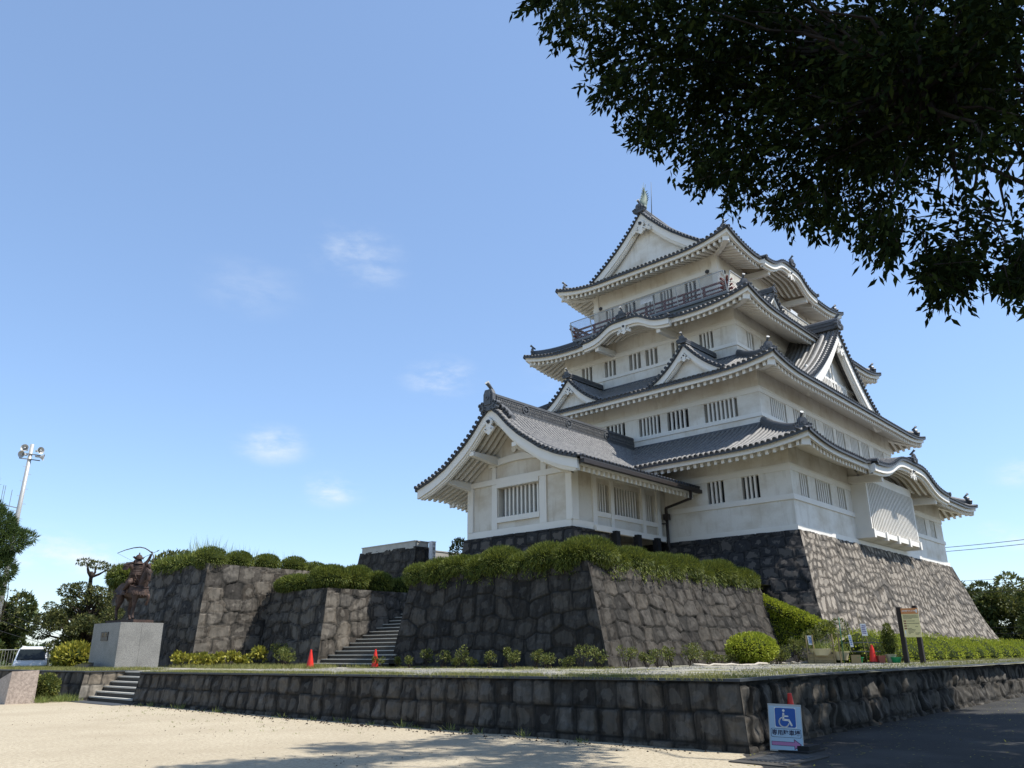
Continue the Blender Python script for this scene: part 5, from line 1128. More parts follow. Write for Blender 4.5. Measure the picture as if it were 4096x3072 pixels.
bush('golden_shrub', (14.6, 40.6, 1.45), (.85, .95, .62), 1700, .20, .09, 'yellow_leaf', 'golden yellow leafy shrub between the cherry tree and the pedestal', 'shrub', jit=.9)
bush('azalea_bush', (10.95, 32.6, .52), (.42, .5, .42), 1500, .085, .05, 'shrub_leaf', 'small green azalea bush right of the pink inscription stone', 'bush', jit=.8)
m = M()
for k in range(14): tuft(m, (10.6+RNG.random()*1.1, 31.6+RNG.random()*1.6, 0), 60, .30, .12, .015, .5)
for k in range(26): y = RNG.uniform(8, 28.3); tuft(m, (12.55-(y-6.5)*.016-RNG.random()*.12, y, -.01), int(RNG.uniform(6, 30)), RNG.uniform(.06, .22), .06, .012, .6)
for k in range(60): tuft(m, (RNG.uniform(9, 12.5), RNG.uniform(14, 28), 0), 5, .06, .04, .01, .7)
tag(m.build('weeds', 'tall_grass_leaf', attr='leaf'), None, None, None, 'stuff')
# short grass on the terrace
def grass(mb, x0f, x1f, y0, y1, n, h, wd, thr=.45, sd=3):
    y = RNG.uniform(y0, y1, n); x = np.array([RNG.uniform(x0f(q), x1f(q)) for q in y]); k = fbm(x*.9, y*.9, sd) > thr; x = x[k]; y = y[k]; n = len(x)
    leaves(mb, np.stack([x, y, zt(y)-.02], -1), np.stack([RNG.normal(size=n)*.4, RNG.normal(size=n)*.4, np.ones(n)], -1), h*(.4+.9*RNG.random(n)), wd)
m = M()
grass(m, lambda y: 12.3-(y-32)*.062, lambda y: 15.2, 32.2, 45.5, 15000, .15, .012, .2)
grass(m, lambda y: 17.2, lambda y: 22.2, 28, 38, 9000, .20, .014, .38)
grass(m, lambda y: 12.75-(y-6.8)*.016, lambda y: 14.2-(y-6.8)*.01, 6.95, 28.4, 30000, .10, .010, .34)
grass(m, lambda y: 19.6, lambda y: 22.6, 15.5, 28, 9000, .10, .012, .46)
grass(m, lambda y: 14, lambda y: 22, 7.0, 15.5, 12000, .06, .010, .50)
xg = RNG.uniform(13.2, 62, 15000); yg = 7.15+RNG.random(15000)**1.6*2.6+(xg-13)*.01; kk = fbm(xg*.7, yg*.9, 8) > .36; xg = xg[kk]; yg = yg[kk]; leaves(m, np.stack([xg, yg, zt(yg)-.02], -1), np.stack([RNG.normal(size=len(xg))*.4, RNG.normal(size=len(xg))*.4, np.ones(len(xg))], -1), .09*(.4+.9*RNG.random(len(xg))), .012)
xg = RNG.uniform(34, 75, 6000); yg = 11.3-(xg-36)*.03+RNG.normal(size=6000)*.25; leaves(m, np.stack([xg, yg, zt(yg)-.02], -1), np.stack([RNG.normal(size=6000)*.5, RNG.normal(size=6000)*.5, np.ones(6000)], -1), .12*(.3+RNG.random(6000)), .015)
tag(m.build('grass', 'grass_leaf', attr='leaf'), None, None, None, 'stuff')
# loose gravel on the terrace, stones and litter on the plaza
def stones(mb, X, Y, Z, S):
    n = len(X); o = np.array([(1, 0, 0), (-.5, .87, 0), (-.5, -.87, 0), (0, 0, .8)]); a = RNG.random(n)*6.28; ca, sa = np.cos(a), np.sin(a); V = np.stack([(o[:, 0]*ca[:, None]-o[:, 1]*sa[:, None]), (o[:, 0]*sa[:, None]+o[:, 1]*ca[:, None]), np.broadcast_to(o[:, 2], (n, 4))], -1)*(S[:, None, None]*(.6+.8*RNG.random((n, 4, 1))))+np.stack([X, Y, Z], -1)[:, None]
    i = np.arange(n)[:, None]*4; F = np.concatenate([i+np.array([[0, 1, 3]]), i+np.array([[1, 2, 3]]), i+np.array([[2, 0, 3]])]); mb.add(V, F)
m = M(); n = 26000; Yq = 7.3+RNG.random(n)**1.2*8.2; Xq = RNG.uniform(14, 60, n); k = fbm(Xq*.7, Yq*.9, 8) < .50; stones(m, Xq[k], Yq[k], zt(Yq[k])-.005, RNG.uniform(.015, .04, k.sum()))
n = 9000; Yq = RNG.uniform(15, 28, n); Xq = RNG.uniform(13.2, 19.5, n); k = fbm(Xq*.9, Yq*.9, 3) < .46; stones(m, Xq[k], Yq[k], zt(Yq[k])-.005, RNG.uniform(.015, .035, k.sum())); tag(m.build('loose_gravel', 'pebble'), None, None, None, 'stuff')
m = M(); n = 1500; Xq = RNG.uniform(1, 12.4, n); Yq = RNG.uniform(7, 33, n); stones(m, Xq, Yq, np.zeros(n)-.004, RNG.uniform(.005, .018, n)); n = 500; Yq = RNG.uniform(7, 28, n); stones(m, 12.5-(Yq-6.5)*.016-np.abs(RNG.normal(size=n))*.3, Yq, np.zeros(n), RNG.uniform(.012, .04, n)); tag(m.build('plaza_pebbles', 'bark'), None, None, None, 'stuff')
m = M(); n = 520; Xq = RNG.uniform(11, 32, n); Yq = 6.7-np.abs(RNG.normal(size=n))*2.2; leaves(m, np.stack([Xq, Yq, np.full(n, .006)], -1), np.stack([RNG.normal(size=n), RNG.normal(size=n), np.full(n, .05)], -1), .07, .03, None, np.tile((0, 0, 1.), (n, 1))); tag(m.build('fallen_leaves', 'yellow_leaf', attr='leaf'), None, None, None, 'stuff')

# ---- trees
def tree(name, base, top, clumps, n, L, Wd, mat, label, group=None, tr=.2, up=.2, droop=.3, bark='bark', cat='tree', twigs=True, jit=.9):
    base = np.asarray(base, float); top = np.asarray(top, float); m = M(); b = M()
    b.tube(wander(base-V3(0, 0, .2), top, 7, .04, len(name)), np.linspace(tr, tr*.28, 7), 9)
    for k, (c, r) in enumerate(clumps):
        c = np.asarray(c, float); r = np.asarray(r if np.ndim(r) else (r, r, r*.8), float); mound_leaves(m, c, r, int(n*(r[0]*r[2])/.25), L, Wd, droop, up, jit)
        if twigs:
            f = np.clip((c[2]-base[2])/(top[2]-base[2])-.15, .15, .95); s_ = base+(top-base)*f; b.tube(wander(s_, c, 5, .07, k), np.linspace(tr*.35, tr*.07, 5), 6)
    e = thing(name, base, label, cat, group); m.build('crown', mat, e, attr='leaf'); b.build('trunk', bark, e); return e
g = np.random.default_rng(12); cl = [((15.7, 42.5, 5.85), (.5, .45, .14)), ((15.2, 42.7, 5.95), (.42, .4, .12)), ((16.2, 42.3, 5.7), (.3, .3, .12))]
for k in range(70):
    d = unit(g.normal(size=3))*g.random()**.4; c = np.array([15.35, 42.5, 3.1])+d*np.array([1.75, 1.35, 1.75]); r = g.uniform(.20, .42); cl.append((tuple(c), (r*1.25, r*1.25, r*.75)))
tree('cherry_tree', (15.6, 42.4, .95), (15.45, 42.5, 5.5), cl, 1000, .13, .055, 'cherry_leaf', 'dark leafy cherry tree with a crooked trunk between the van and the pedestal', tr=.26, droop=.6, up=0, jit=1.6)
cl = [((9.6, 39.0, 7.4), .55), ((9.9, 38.9, 6.8), .8), ((10.3, 38.8, 6.2), .85), ((11.0, 38.5, 6.35), (.5, .4, .22)), ((9.8, 39.0, 5.6), .9), ((10.3, 38.8, 5.0), .7), ((9.6, 39, 4.6), .8), ((10.1, 38.9, 4.2), .6), ((9.0, 39.2, 6.2), 1.0), ((9.0, 39.2, 5.0), 1.0), ((9.2, 39.2, 8.6), .5), ((9.0, 39.2, 7.8), .7)]
tree('yew_pine', (9.4, 39.0, 0), (9.3, 39.1, 9.0), cl, 1300, .24, .034, 'pine_leaf', 'feathery dark green yew pine cut by the left picture edge below the loudspeakers', tr=.16, up=.6, droop=.1)
cl = [((11.8, 43.4, 4.8), (.35, .3, .4)), ((12.2, 43.2, 4.2), (.4, .3, .3)), ((12.8, 43.0, 4.3), (.35, .3, .2)), ((12.3, 43.2, 3.6), (.45, .4, .3)), ((12.9, 43.0, 3.7), (.4, .3, .2)), ((11.9, 43.3, 3.2), (.35, .3, .3)), ((12.6, 43.1, 3.0), (.35, .3, .25))]
tree('sapling', (12.1, 43.3, .5), (12.1, 43.3, 5.1), cl, 130, .14, .05, 'cherry_leaf', 'thin airy sapling standing just left of the dark cherry tree', tr=.045, droop=.5, up=0)
def broad(cx, cy, z0, h, w, k, sd): g = np.random.default_rng(sd); return [((cx+g.normal()*w*.42, cy+g.normal()*w*.42, z0+h*(.22+.72*g.random())), (w*.34, w*.34, h*.16)) for _ in range(k)]
for (x, y, h, w, lb, mt) in ((17.4, 63.5, 5.6, 2.3, 'rounded mid green tree behind the parked white van', 'wood_leaf'), (14.8, 60, 5.2, 2.2, 'green tree at the left edge behind the wire fence', 'wood_leaf')): tree('background_tree', (x, y, -.3), (x, y, h*.8), broad(x, y, 0, h, w, 22, int(x)), 300, .3, .15, mt, lb, 'trees behind the left fence', tr=.2, twigs=False)
for (x, y, h, w, lb, mt, L) in ((97, 27.5, 7.4, 3.8, 'dark bushy tree touching the right edge of the keep base', 'wood_leaf', .42), (97, 21.8, 6.9, 3.6, 'wide dark tree in the middle of the far right wood', 'wood_leaf', .42), (93, 14.2, 7.7, 3.6, 'lighter yellow-green tree at the far right picture edge', 'shrub_leaf', .36), (103, 18, 6.6, 3.6, 'low dark tree filling the gap in the far right wood', 'wood_leaf', .42), (101, 31, 7.6, 4, 'dark tree standing mostly behind the keep base', 'wood_leaf', .42)):
    tree('background_tree', (x, y, .8), (x, y, h*.85), broad(x, y, .9, h, w, 34, int(x+y)), 95, L, L*.5, mt, lb, 'trees beyond the right fence', tr=.35, twigs=False)
e = thing('conifer_tree', (100, 24.6, .8), 'pointed dark conifer rising above the far right trees', 'tree', 'trees beyond the right fence'); m = M(); b = M()
for k in range(12): z = 4.2+k*.36; r = 1.7*(1-k/13); mound_leaves(m, (100, 24.6, z), (r, r, .3), 90, .6, .14, 1.0, -.1, .5)
b.tube([(100, 24.6, .6), (100, 24.6, 8.6)], [.25, .04], 7); m.build('crown', 'wood_leaf', e, attr='leaf'); b.build('trunk', 'bark', e)
bush('background_bush', (38.2, 40.0, 8.0), (.62, .62, 1.0), 900, .22, .10, 'cherry_leaf', 'dark leafy bush peeping out left of the gatehouse plinth', 'bush', core=False, jit=1.0)
bush('background_bush', (22.2, 47, 6.6), (1.8, 1.6, .75), 1200, .24, .11, 'cherry_leaf', 'dark leafy bush behind the hedge near the bow of the statue', 'bush', core=False, jit=1.0)
m = M()
for k in range(60): a = RNG.uniform(1.10, 1.34); r = RNG.uniform(75, 115); mound_leaves(m, (r*cos(a), r*sin(a), .6), (2.6, 2.6, RNG.uniform(.8, 2.0)), 150, .6, .3, .2, .3, .8)
for k in range(50): a = RNG.uniform(.05, .24); r = RNG.uniform(105, 135); mound_leaves(m, (r*cos(a), r*sin(a), 1.5), (3, 3, RNG.uniform(1.5, 3.2)), 120, .7, .35, .2, .3, .8)
tag(m.build('distant_scrub', 'wood_leaf', attr='leaf'), None, None, None, 'stuff')

# ================================================================== SMALL THINGS
text('千葉市立郷土博物館', 'lettering', .26, (38.39, 42.84, 7.9), (0, 0, -1), (1, 0, 0), 'notice_ink', mk) if False else None
for i, ch in enumerate('千葉市立郷土博物館'): text(ch, 'lettering', .26, (38.42, 42.842, 8.88-i*.29), (1, 0, 0), (0, 0, 1), 'notice_ink', mk, .003)
# traffic cones
def cone(loc, label, h=.70, rz=0, tilt=0):
    t = thing('traffic_cone', loc, label, 'traffic cone', 'red traffic cones'); x, y, z = loc
    m = M(); m.lathe((x, y, z+.03), [(.155, 0), (.15, .02), (.118, .22), (.075, .46), (.036, h-.06), (.034, h-.035), (.015, h-.03)], 20); m.build('cone_body', 'cone_red', t, smooth=False)
    m = M(); a = .19; m.poly([(x-a, y-a*.6, z), (x-a*.6, y-a, z), (x+a*.6, y-a, z), (x+a, y-a*.6, z), (x+a, y+a*.6, z), (x+a*.6, y+a, z), (x-a*.6, y+a, z), (x-a, y+a*.6, z)], (0, 0, .035)); m.build('cone_base', 'rubber', t); return t
cone((19.6, 29.2, 1.0), 'red traffic cone on the grass left of the long stone stairs', .73)
cone((21.5, 27.05+.35, 1.0), 'red traffic cone at the foot of the stairs against the large bastion', .73)
cone((33.5, 11.72, 1.11), 'red traffic cone in front of the flower planters beside a pinkish pot', .66)
cone((13.72, 6.26, 0), 'red traffic cone half hidden behind the wheelchair parking sign', .88)
# wheelchair parking sign leaning on the cone
sg = thing('parking_sign', (13.2, 6.2, 0), 'pale blue leaning board with a white wheelchair symbol and pink arrow', 'sign')
bl = V3(13.25, 6.48, .02); br = V3(13.46, 6.00, .0); up_ = unit(V3(.075, .04, 1)); rt = unit(br-bl); Ws = np.linalg.norm(br-bl); up_ = unit(up_-rt*np.dot(up_, rt)+V3(0, 0, .0)); Hs = .715; nn = unit(np.cross(rt, up_))
at = lambda u, v, o=0: bl+rt*u*Ws+up_*v*Hs+nn*o
m = M(); m.add([at(0, 0, -.03), at(1, 0, -.03), at(1, 1, -.03), at(0, 1, -.03), at(0, 0, 0), at(1, 0, 0), at(1, 1, 0), at(0, 1, 0)], BOXF); bd = m.build('board', 'galvanised', sg)
def quad(m, u0, v0, u1, v1, o, mi=0): m.add([at(u0, v0, o), at(u1, v0, o), at(u1, v1, o), at(u0, v1, o)], [(0, 1, 2, 3)], mi)
m = M(); quad(m, .025, .03, .975, .955, .002); pn = m.build('panel', 'sign_white', sg)
m = M(); quad(m, .19, .495, .83, .925, .004); m.build('white_field', 'notice_white', pn)
m = M(); r = .045
def rrect(m, u0, v0, u1, v1, rr, o, mi=0):
    pts = []; 
    for cx, cy, a0 in ((u1-rr, v1-rr*.73, 0), (u0+rr, v1-rr*.73, 90), (u0+rr, v0+rr*.73, 180), (u1-rr, v0+rr*.73, 270)):
        for a in (0, 30, 60, 90): pts.append(at(cx+rr*cos(radians(a0+a)), cy+rr*.73*sin(radians(a0+a)), o))
    m.add(pts, [tuple(range(len(pts)))], mi)
rrect(m, .205, .505, .815, .915, .05, .006); m.build('blue_square', 'sign_blue', pn)
m = M(); ax_ = lambda a, b: at(.20+a*.62, .49+b*.44, .0085)   # wheelchair symbol
def stroke(m, pts, w):
    for (a, b), (c, d) in zip(pts[:-1], pts[1:]):
        p, q = ax_(a, b), ax_(c, d); t = unit(q-p); s_ = np.cross(nn, t)*w/2; m.add([p-s_, q-s_, q+s_, p+s_], [(0, 1, 2, 3)])
    for a, b in pts: m.add([ax_(a, b)+rt*cos(t)*w/2+up_*sin(t)*w/2 for t in np.linspace(0, 2*pi, 13)[:-1]], [tuple(range(12))])
m.add([ax_(.43, .84)+rt*cos(t)*.020+up_*sin(t)*.020 for t in np.linspace(0, 2*pi, 17)[:-1]], [tuple(range(16))])
stroke(m, [(.42, .69), (.40, .39), (.66, .39), (.78, .15)], .030); stroke(m, [(.42, .57), (.62, .57)], .022)
c0 = (.43, .28); stroke(m, [(c0[0]+.25*cos(t)*.93, c0[1]+.24*sin(t)) for t in np.linspace(radians(118), radians(342), 22)], .020); m.build('wheelchair_symbol', 'notice_white', pn)
m = M(); rrect(m, .055, .29, .945, .475, .04, .004); m.build('text_frame', 'sign_ink', pn); m = M(); rrect(m, .067, .298, .933, .467, .035, .006); m.build('text_field', 'sign_white', pn)
text('専用駐車場', 'lettering', .088, at(.5, .383, .0075), rt, up_, 'sign_ink', pn, .0008, bold=.0022)
AR = [(.055, .115), (.72, .115), (.72, .04), (.945, .155), (.72, .27), (.72, .205), (.055, .205)]; AR2 = [(.068, .124), (.735, .124), (.735, .065), (.92, .155), (.735, .245), (.735, .196), (.068, .196)]
m = M(); m.add([at(a, b, .004) for a, b in AR], [tuple(range(7))]); m.build('arrow_outline', 'sign_ink', pn); m = M(); m.add([at(a, b, .006) for a, b in AR2], [tuple(range(7))]); m.build('arrow', 'sign_pink', pn)
m = M(); m.box((13.30, 5.86, 0), (13.95, 6.5, .03)); m.box((13.42, 5.9, .03), (13.85, 6.3, .10)); tag(m.build('weight_block', 'rubber'), 'black rubber weight on the ground behind the parking sign', 'weight')
# yellow notice board by the hedge
nb = thing('notice_board', (33.94, 10.36, 1.1), 'yellow notice board with an orange header on two dark posts', 'notice board')
m = M(); m.box((33.8, 10.54, .9), (33.98, 10.70, 3.15)); m.build('post', 'post_brown', nb); m = M(); m.box((33.94, 10.00, .9), (34.12, 10.16, 3.19)); m.build('post', 'post_brown', nb)
a0 = V3(33.80, 10.53, 2.03); rtb = unit(V3(.13, -.56, 0)); nb_n = np.cross(rtb, (0, 0, 1)); Wb, Hb = .60, 1.07
at = lambda u, v, o=0: a0+rtb*u*Wb+V3(0, 0, v*Hb)+nb_n*o
m = M(); m.add([at(0, 0, -.05), at(1, 0, -.05), at(1, 1, -.05), at(0, 1, -.05), at(0, 0), at(1, 0), at(1, 1), at(0, 1)], BOXF); bd = m.build('board', 'notice_yellow', nb)
m = M(); quad(m, 0, .80, 1, 1, .003); m.build('header', 'notice_orange', bd)
text('体験学習のご案内', 'lettering', .060, at(.46, .90, .004), rtb, (0, 0, 1), 'notice_white', bd, .0015, bold=.003)
m = M(); quad(m, .86, .84, .95, .96, .005); quad(m, .05, .11, .13, .23, .005); quad(m, .07, .05, .14, .09, .005); m.build('white_patch', 'notice_white', bd)
m = M()
for k, (u1, v) in enumerate(((.97, .755), (.97, .715), (.97, .675), (.62, .635))):
    u = .08
    while u < u1-.04: w_ = RNG.uniform(.02, .05); quad(m, u, v-.009, u+w_, v+.009, .003); u += w_+.012
for v, u0, u1 in ((.555, .26, .72), (.47, .26, .97), (.385, .26, .34), (.30, .26, .52), (.255, .26, .68), (.21, .26, .66), (.165, .26, .56), (.12, .28, .40), (.36, .70, .88), (.14, .66, .95), (.10, .66, .88)):
    u = u0
    while u < u1-.02: w_ = RNG.uniform(.015, .04); quad(m, u, v-.011, u+w_, v+.011, .003); u += w_+.012
m.build('small_print', 'notice_ink', bd)
m = M()
for v in (.555, .47, .385, .30): quad(m, .07, v-.022, .22, v+.022, .003)
m.build('brown_tag', 'notice_brown', bd)
# planters and garden clutter
pb = thing('wooden_planter', (32.8, 13.4, 1.1), 'low wooden plank planter on the gravel with four stakes round it', 'planter'); f = unit(V3(.38, -.92, 0)); g_ = V3(.92, .38, 0)
p0 = V3(32.63, 13.93, 1.05); m = M()
for k in range(3): m.obox(p0+f*.5+V3(0, 0, .07+k*.125), f*.5, g_*.025, V3(0, 0, .058)); m.obox(p0+f*.98+g_*.45+V3(0, 0, .07+k*.125), g_*.45, f*.025, V3(0, 0, .058)); m.obox(p0+f*.02+g_*.45+V3(0, 0, .07+k*.125), g_*.45, f*.025, V3(0, 0, .058))
m.build('planks', 'plank_wood', pb)
for a, h in ((.0, 1.1), (.24, 1.12), (.98, 1.14), (1.2, 1.14)): m = M(); q = p0+f*a-g_*.04; m.beam(q, q+V3(.02, .02, h), .045, .045); m.build('stake', 'plank_wood', pb)
m = M(); q = p0+f*1.75; m.obox(q+V3(0, 0, .17), f*.17, g_*.25, V3(0, 0, .17)); tag(m.build('wooden_planter', 'plank_wood'), 'small plain wooden planter box behind the green tub left of the cone', 'planter')
def pot(name, c, r0, r1, h, mat, label, cat, grp=None, square=False):
    m = M(); n = 4 if square else 18; m.lathe(c, [(r0, 0), (r1, h), (r1*1.07, h), (r1*1.07, h+.02), (r1*.93, h+.02), (r1*.9, h-.03)], n); return tag(m.build(name, mat), label, cat, grp)
pot('cream_basin', (33.05, 13.55, 1.38), .36, .45, .24, 'pot_cream', 'wide cream basin full of spiky leaves behind the plank planter', 'basin')
m = M(); tuft(m, (33.05, 13.55, 1.58), 120, .42, .22, .035, .35); tag(m.build('iris_plant', 'tall_grass_leaf', attr='leaf'), 'spiky green iris leaves growing in the cream basin', 'plant')
pot('cream_basin', (33.4, 12.95, 1.2), .26, .34, .30, 'pot_cream', 'second cream basin half hidden behind the right hand stakes', 'basin')
m = M(); tuft(m, (33.4, 12.95, 1.45), 60, .5, .2, .03, .4); tag(m.build('flower_plant', 'tall_grass_leaf', attr='leaf'), 'thin stemmed plants growing behind the right hand stakes', 'plant')
pot('green_tub', (33.30, 12.25, 1.10), .15, .215, .19, 'pot_green', 'green plastic tub left of the garden cone', 'tub', 'green plastic tubs'); pot('green_tub', (33.74, 10.95, 1.10), .14, .19, .19, 'pot_green', 'green plastic tub by the left post of the notice board', 'tub', 'green plastic tubs')
pot('red_planter', (33.62, 11.48, 1.10), .15, .19, .25, 'pot_red', 'faded red square planter right behind the garden cone', 'planter', square=True)
pot('cream_pot', (33.95, 11.2, 1.10), .15, .20, .30, 'pot_cream', 'round cream pot holding the small cone shaped conifer', 'flowerpot')
m = M(); [mound_leaves(m, (33.95, 11.2, z), (r, r, .24), 420, .09, .03, 'azalea' and 0, .9, .4) for z, r in ((1.62, .30), (1.88, .31), (2.12, .22), (2.3, .12))]; tag(m.build('potted_conifer', 'juniper_leaf', attr='leaf'), 'small dark cone shaped conifer growing in the cream pot', 'plant'); blobm = M(); blob(blobm, (33.95, 11.2, 1.8), (.22, .22, .45), 8, .1, 2); blobm.build('light_blocking_core', 'hedge_core', bpy.data.objects['potted_conifer'])  # the blob is an added filler that stops light inside the conifer
m = M(); m.tube([(33.12, 12.72, 1.1), (33.1, 12.7, 2.82)], .018, 6); tag(m.build('green_stake', 'stake_green'), 'tall green garden stake behind the planters', 'stake'); m = M(); m.tube([(33.3, 12.35, 1.1), (33.2, 12.5, 2.75)], .016, 6); tag(m.build('dark_stake', 'gutter_brown'), 'tall dark garden stake carrying a narrow paper notice', 'stake')
m = M(); m.tube([(33.5, 11.95, 1.1), (33.35, 12.05, 3.0)], .01, 5); m.tube([(33.6, 11.75, 1.1), (33.4, 12.0, 2.95)], .01, 5); tag(m.build('bamboo_pole', 'plank_wood'), 'pair of thin bamboo poles behind the garden cone', 'pole')
def notice(c, w, h, label, ink, tilt):
    c = np.asarray(c, float); r_ = unit(V3(.4, -.92, 0)); u = unit(V3(-.0, -.0, 1)+r_*tilt*-1); n = np.cross(r_, u); m = M(); m.add([c+r_*a*w/2+u*b*h/2-n*.004*(k < 1) for k in range(2) for a, b in ((-1, -1), (1, -1), (1, 1), (-1, 1))], BOXF); o = tag(m.build('paper_notice', 'net_paper'), label, 'notice', 'paper notices in the garden')
    m = M()
    for k in range(5): 
        q = c+u*(h*.32-k*h*.15)+n*.003+r_*RNG.uniform(-.1, .1)*w; a = RNG.uniform(.25, .38)*w; m.add([q-r_*a-u*.015, q+r_*a-u*.03, q+r_*a+u*.012, q-r_*a+u*.03], [(0, 1, 2, 3)])
    m.build('lettering', ink, o)
notice((32.68, 13.80, 1.96), .17, .36, 'paper notice with blue and violet strokes on the leftmost stake', 'ink_blue', .10); notice((33.24, 12.40, 1.92), .12, .46, 'narrow white paper notice on the dark stake', 'ink_blue', .1); notice((33.43, 11.90, 2.33), .21, .46, 'framed violet notice higher up behind the garden cone', 'ink_violet', .08)
m = M(); m.beam((33.6, 12.0, 2.42), (33.62, 11.3, 1.92), .02, .02)
m = M()
for z in (1.52, 1.86): m.beam((34.1, 13.0, z), (34.5, 11.2, z), .04, .04)
for t in (0, .33, .66, 1): m.beam((34.1+.4*t, 13-1.8*t, 1.05), (34.1+.4*t, 13-1.8*t, 1.88), .035, .035)
tag(m.build('metal_rack', 'slab_grey'), 'low grey metal rack behind the garden cone and pots', 'rack')
m = M(); shr = [((33.2, 14.3, 1.55), .38), ((33.6, 14.1, 2.0), .4), ((33.9, 13.6, 2.3), .42), ((34.2, 13.2, 2.45), .4)]; [mound_leaves(m, c, (r, r, r*.9), 500, .10, .04, 0, .4, 1.0) for c, r in shr]; tag(m.build('flowering_shrub', 'shrub_leaf', attr='leaf'), 'loose tall flowering shrub behind the stakes and planters', 'shrub')
m = M(); RNG2 = np.random.default_rng(2)
for (x0, y0, x1, y1) in ((26.0, 15.3, 30.3, 14.6), (32.0, 13.9+.9, 33.0, 14.15), (31.3, 15.0, 32.3, 14.7)):
    k = 11; t = np.linspace(0, 1, k); P = np.stack([x0+(x1-x0)*t+RNG2.normal(size=k)*.06, y0+(y1-y0)*t+RNG2.normal(size=k)*.06, 1.05+.07*RNG2.random(k)], -1); m = M(); m.tube(P, .028+.03*RNG2.random(k), 7); tag(m.build('driftwood_edging', 'driftwood'), {26.0: 'long bleached driftwood log edging the bed below the sunlit bastion face', 32.0: 'short bleached driftwood piece next to the plank planter', 31.3: 'knotty bleached driftwood right of the azalea dome'}[x0], 'log')
# black stair railings between bastion and keep
def railing(p, q, h, label):
    m = M(); p = np.asarray(p, float); q = np.asarray(q, float); U = V3(0, 0, 1); m.beam(p+U*h, q+U*h, .05, .05); m.beam(p+U*.12, q+U*.12, .04, .04); m.beam(p+U*(h-.12), q+U*(h-.12), .03, .03); n = int(np.linalg.norm(q-p)/.14)
    for i in range(n+1): a = p+(q-p)*i/n; m.beam(a+U*(0 if i % 10 == 0 else .12), a+U*h, .035 if i % 10 == 0 else .016, .03 if i % 10 == 0 else .016)
    return tag(m.build('stair_railing', 'black_paint'), label, 'railing', 'black railings of the side stairs')
railing((36.75, 17.45, 2.75), (37.75, 14.9, 1.2), .95, 'black stair railing running under the azalea bank'); railing((36.9, 16.75, 1.6), (37.3, 15.1, 1.0), .85, 'lower black stair railing close to the corner of the sunlit bastion')
# kei van
vn = thing('van', (14.75, 46.4, 0), 'small white van parked beyond the grassy terrace with its windscreen facing us', 'van'); VF = unit(V3(-.36, -.93, 0)); VL = np.cross((0, 0, 1), VF)
vp = lambda f, l, z: V3(14.75, 46.4, 0)+VF*f+VL*l+V3(0, 0, z)
def loft(m, secs, mi=0):
    P = np.array([[vp(*q) for q in s] for s in secs]); a, b = P.shape[:2]; i, j = np.meshgrid(np.arange(a-1), np.arange(b), indexing='ij'); j2 = (j+1) % b; m.add(P.reshape(-1, 3), np.stack([i*b+j, i*b+j2, (i+1)*b+j2, (i+1)*b+j], -1).reshape(-1, 4), mi); m.add(P[0], [tuple(range(b))], mi); m.add(P[-1], [tuple(range(b))[::-1]], mi)
def sec(f, zt_, wt, wb, zb=.28): return [(f, -wb, zb), (f, wb, zb), (f, wb, 1.0), (f, wt+.02, zt_-.12), (f, wt-.10, zt_), (f, -wt+.10, zt_), (f, -wt-.02, zt_-.12), (f, -wb, 1.0)]
m = M(); loft(m, [sec(1.62, .92, .66, .66), sec(1.58, 1.20, .70, .70), sec(1.52, 1.34, .70, .72), sec(1.02, 1.93, .60, .73), sec(.80, 1.99, .60, .73), sec(-1.5, 1.99, .60, .73), sec(-1.62, 1.88, .58, .72)]); m.build('body', 'van_white', vn)
def pane(pts, name='window', mat='van_glass'): m = M(); m.add([vp(*q) for q in pts], [tuple(range(len(pts)))]); return m.build(name, mat, vn)
pane([(1.525, -.62, 1.37), (1.525, .62, 1.37), (1.10, .55, 1.87), (1.10, -.55, 1.87)], 'windscreen')
for s_ in (-1, 1):
    pane([(1.18, s_*.735, 1.1), (.35, s_*.745, 1.1), (.35, s_*.655, 1.78), (.92, s_*.65, 1.78)]); pane([(.25, s_*.745, 1.1), (-.65, s_*.745, 1.1), (-.65, s_*.655, 1.78), (.25, s_*.655, 1.78)])
    m = M(); m.obox(vp(1.25, s_*.86, 1.32), VF*.05, VL*.07, V3(0, 0, .10)); m.build('mirror', 'rubber', vn)
    m = M(); m.obox(vp(1.60, s_*.50, .78), VF*.03, VL*.12, V3(0, 0, .07)); m.build('headlight', 'gate_glass', vn)
    for f_ in (1.0, -1.0): m = M(); m.lathe(vp(f_, s_*.60, .27), [(.27, 0), (.27, .14), (.15, .15)], 18, 0, VL*s_); m.build('wheel', 'rubber', vn)
m = M(); m.beam(vp(1.57, -.45, 1.37), vp(1.52, .1, 1.42), .02, .02); m.beam(vp(1.57, .1, 1.37), vp(1.52, .55, 1.43), .02, .02); m.build('wiper', 'rubber', vn); m = M(); m.beam(vp(.9, -.5, 2.02), vp(-1.4, -.5, 2.02), .03, .03); m.beam(vp(.9, .5, 2.02), vp(-1.4, .5, 2.02), .03, .03); m.build('roof_rail', 'galvanised', vn)
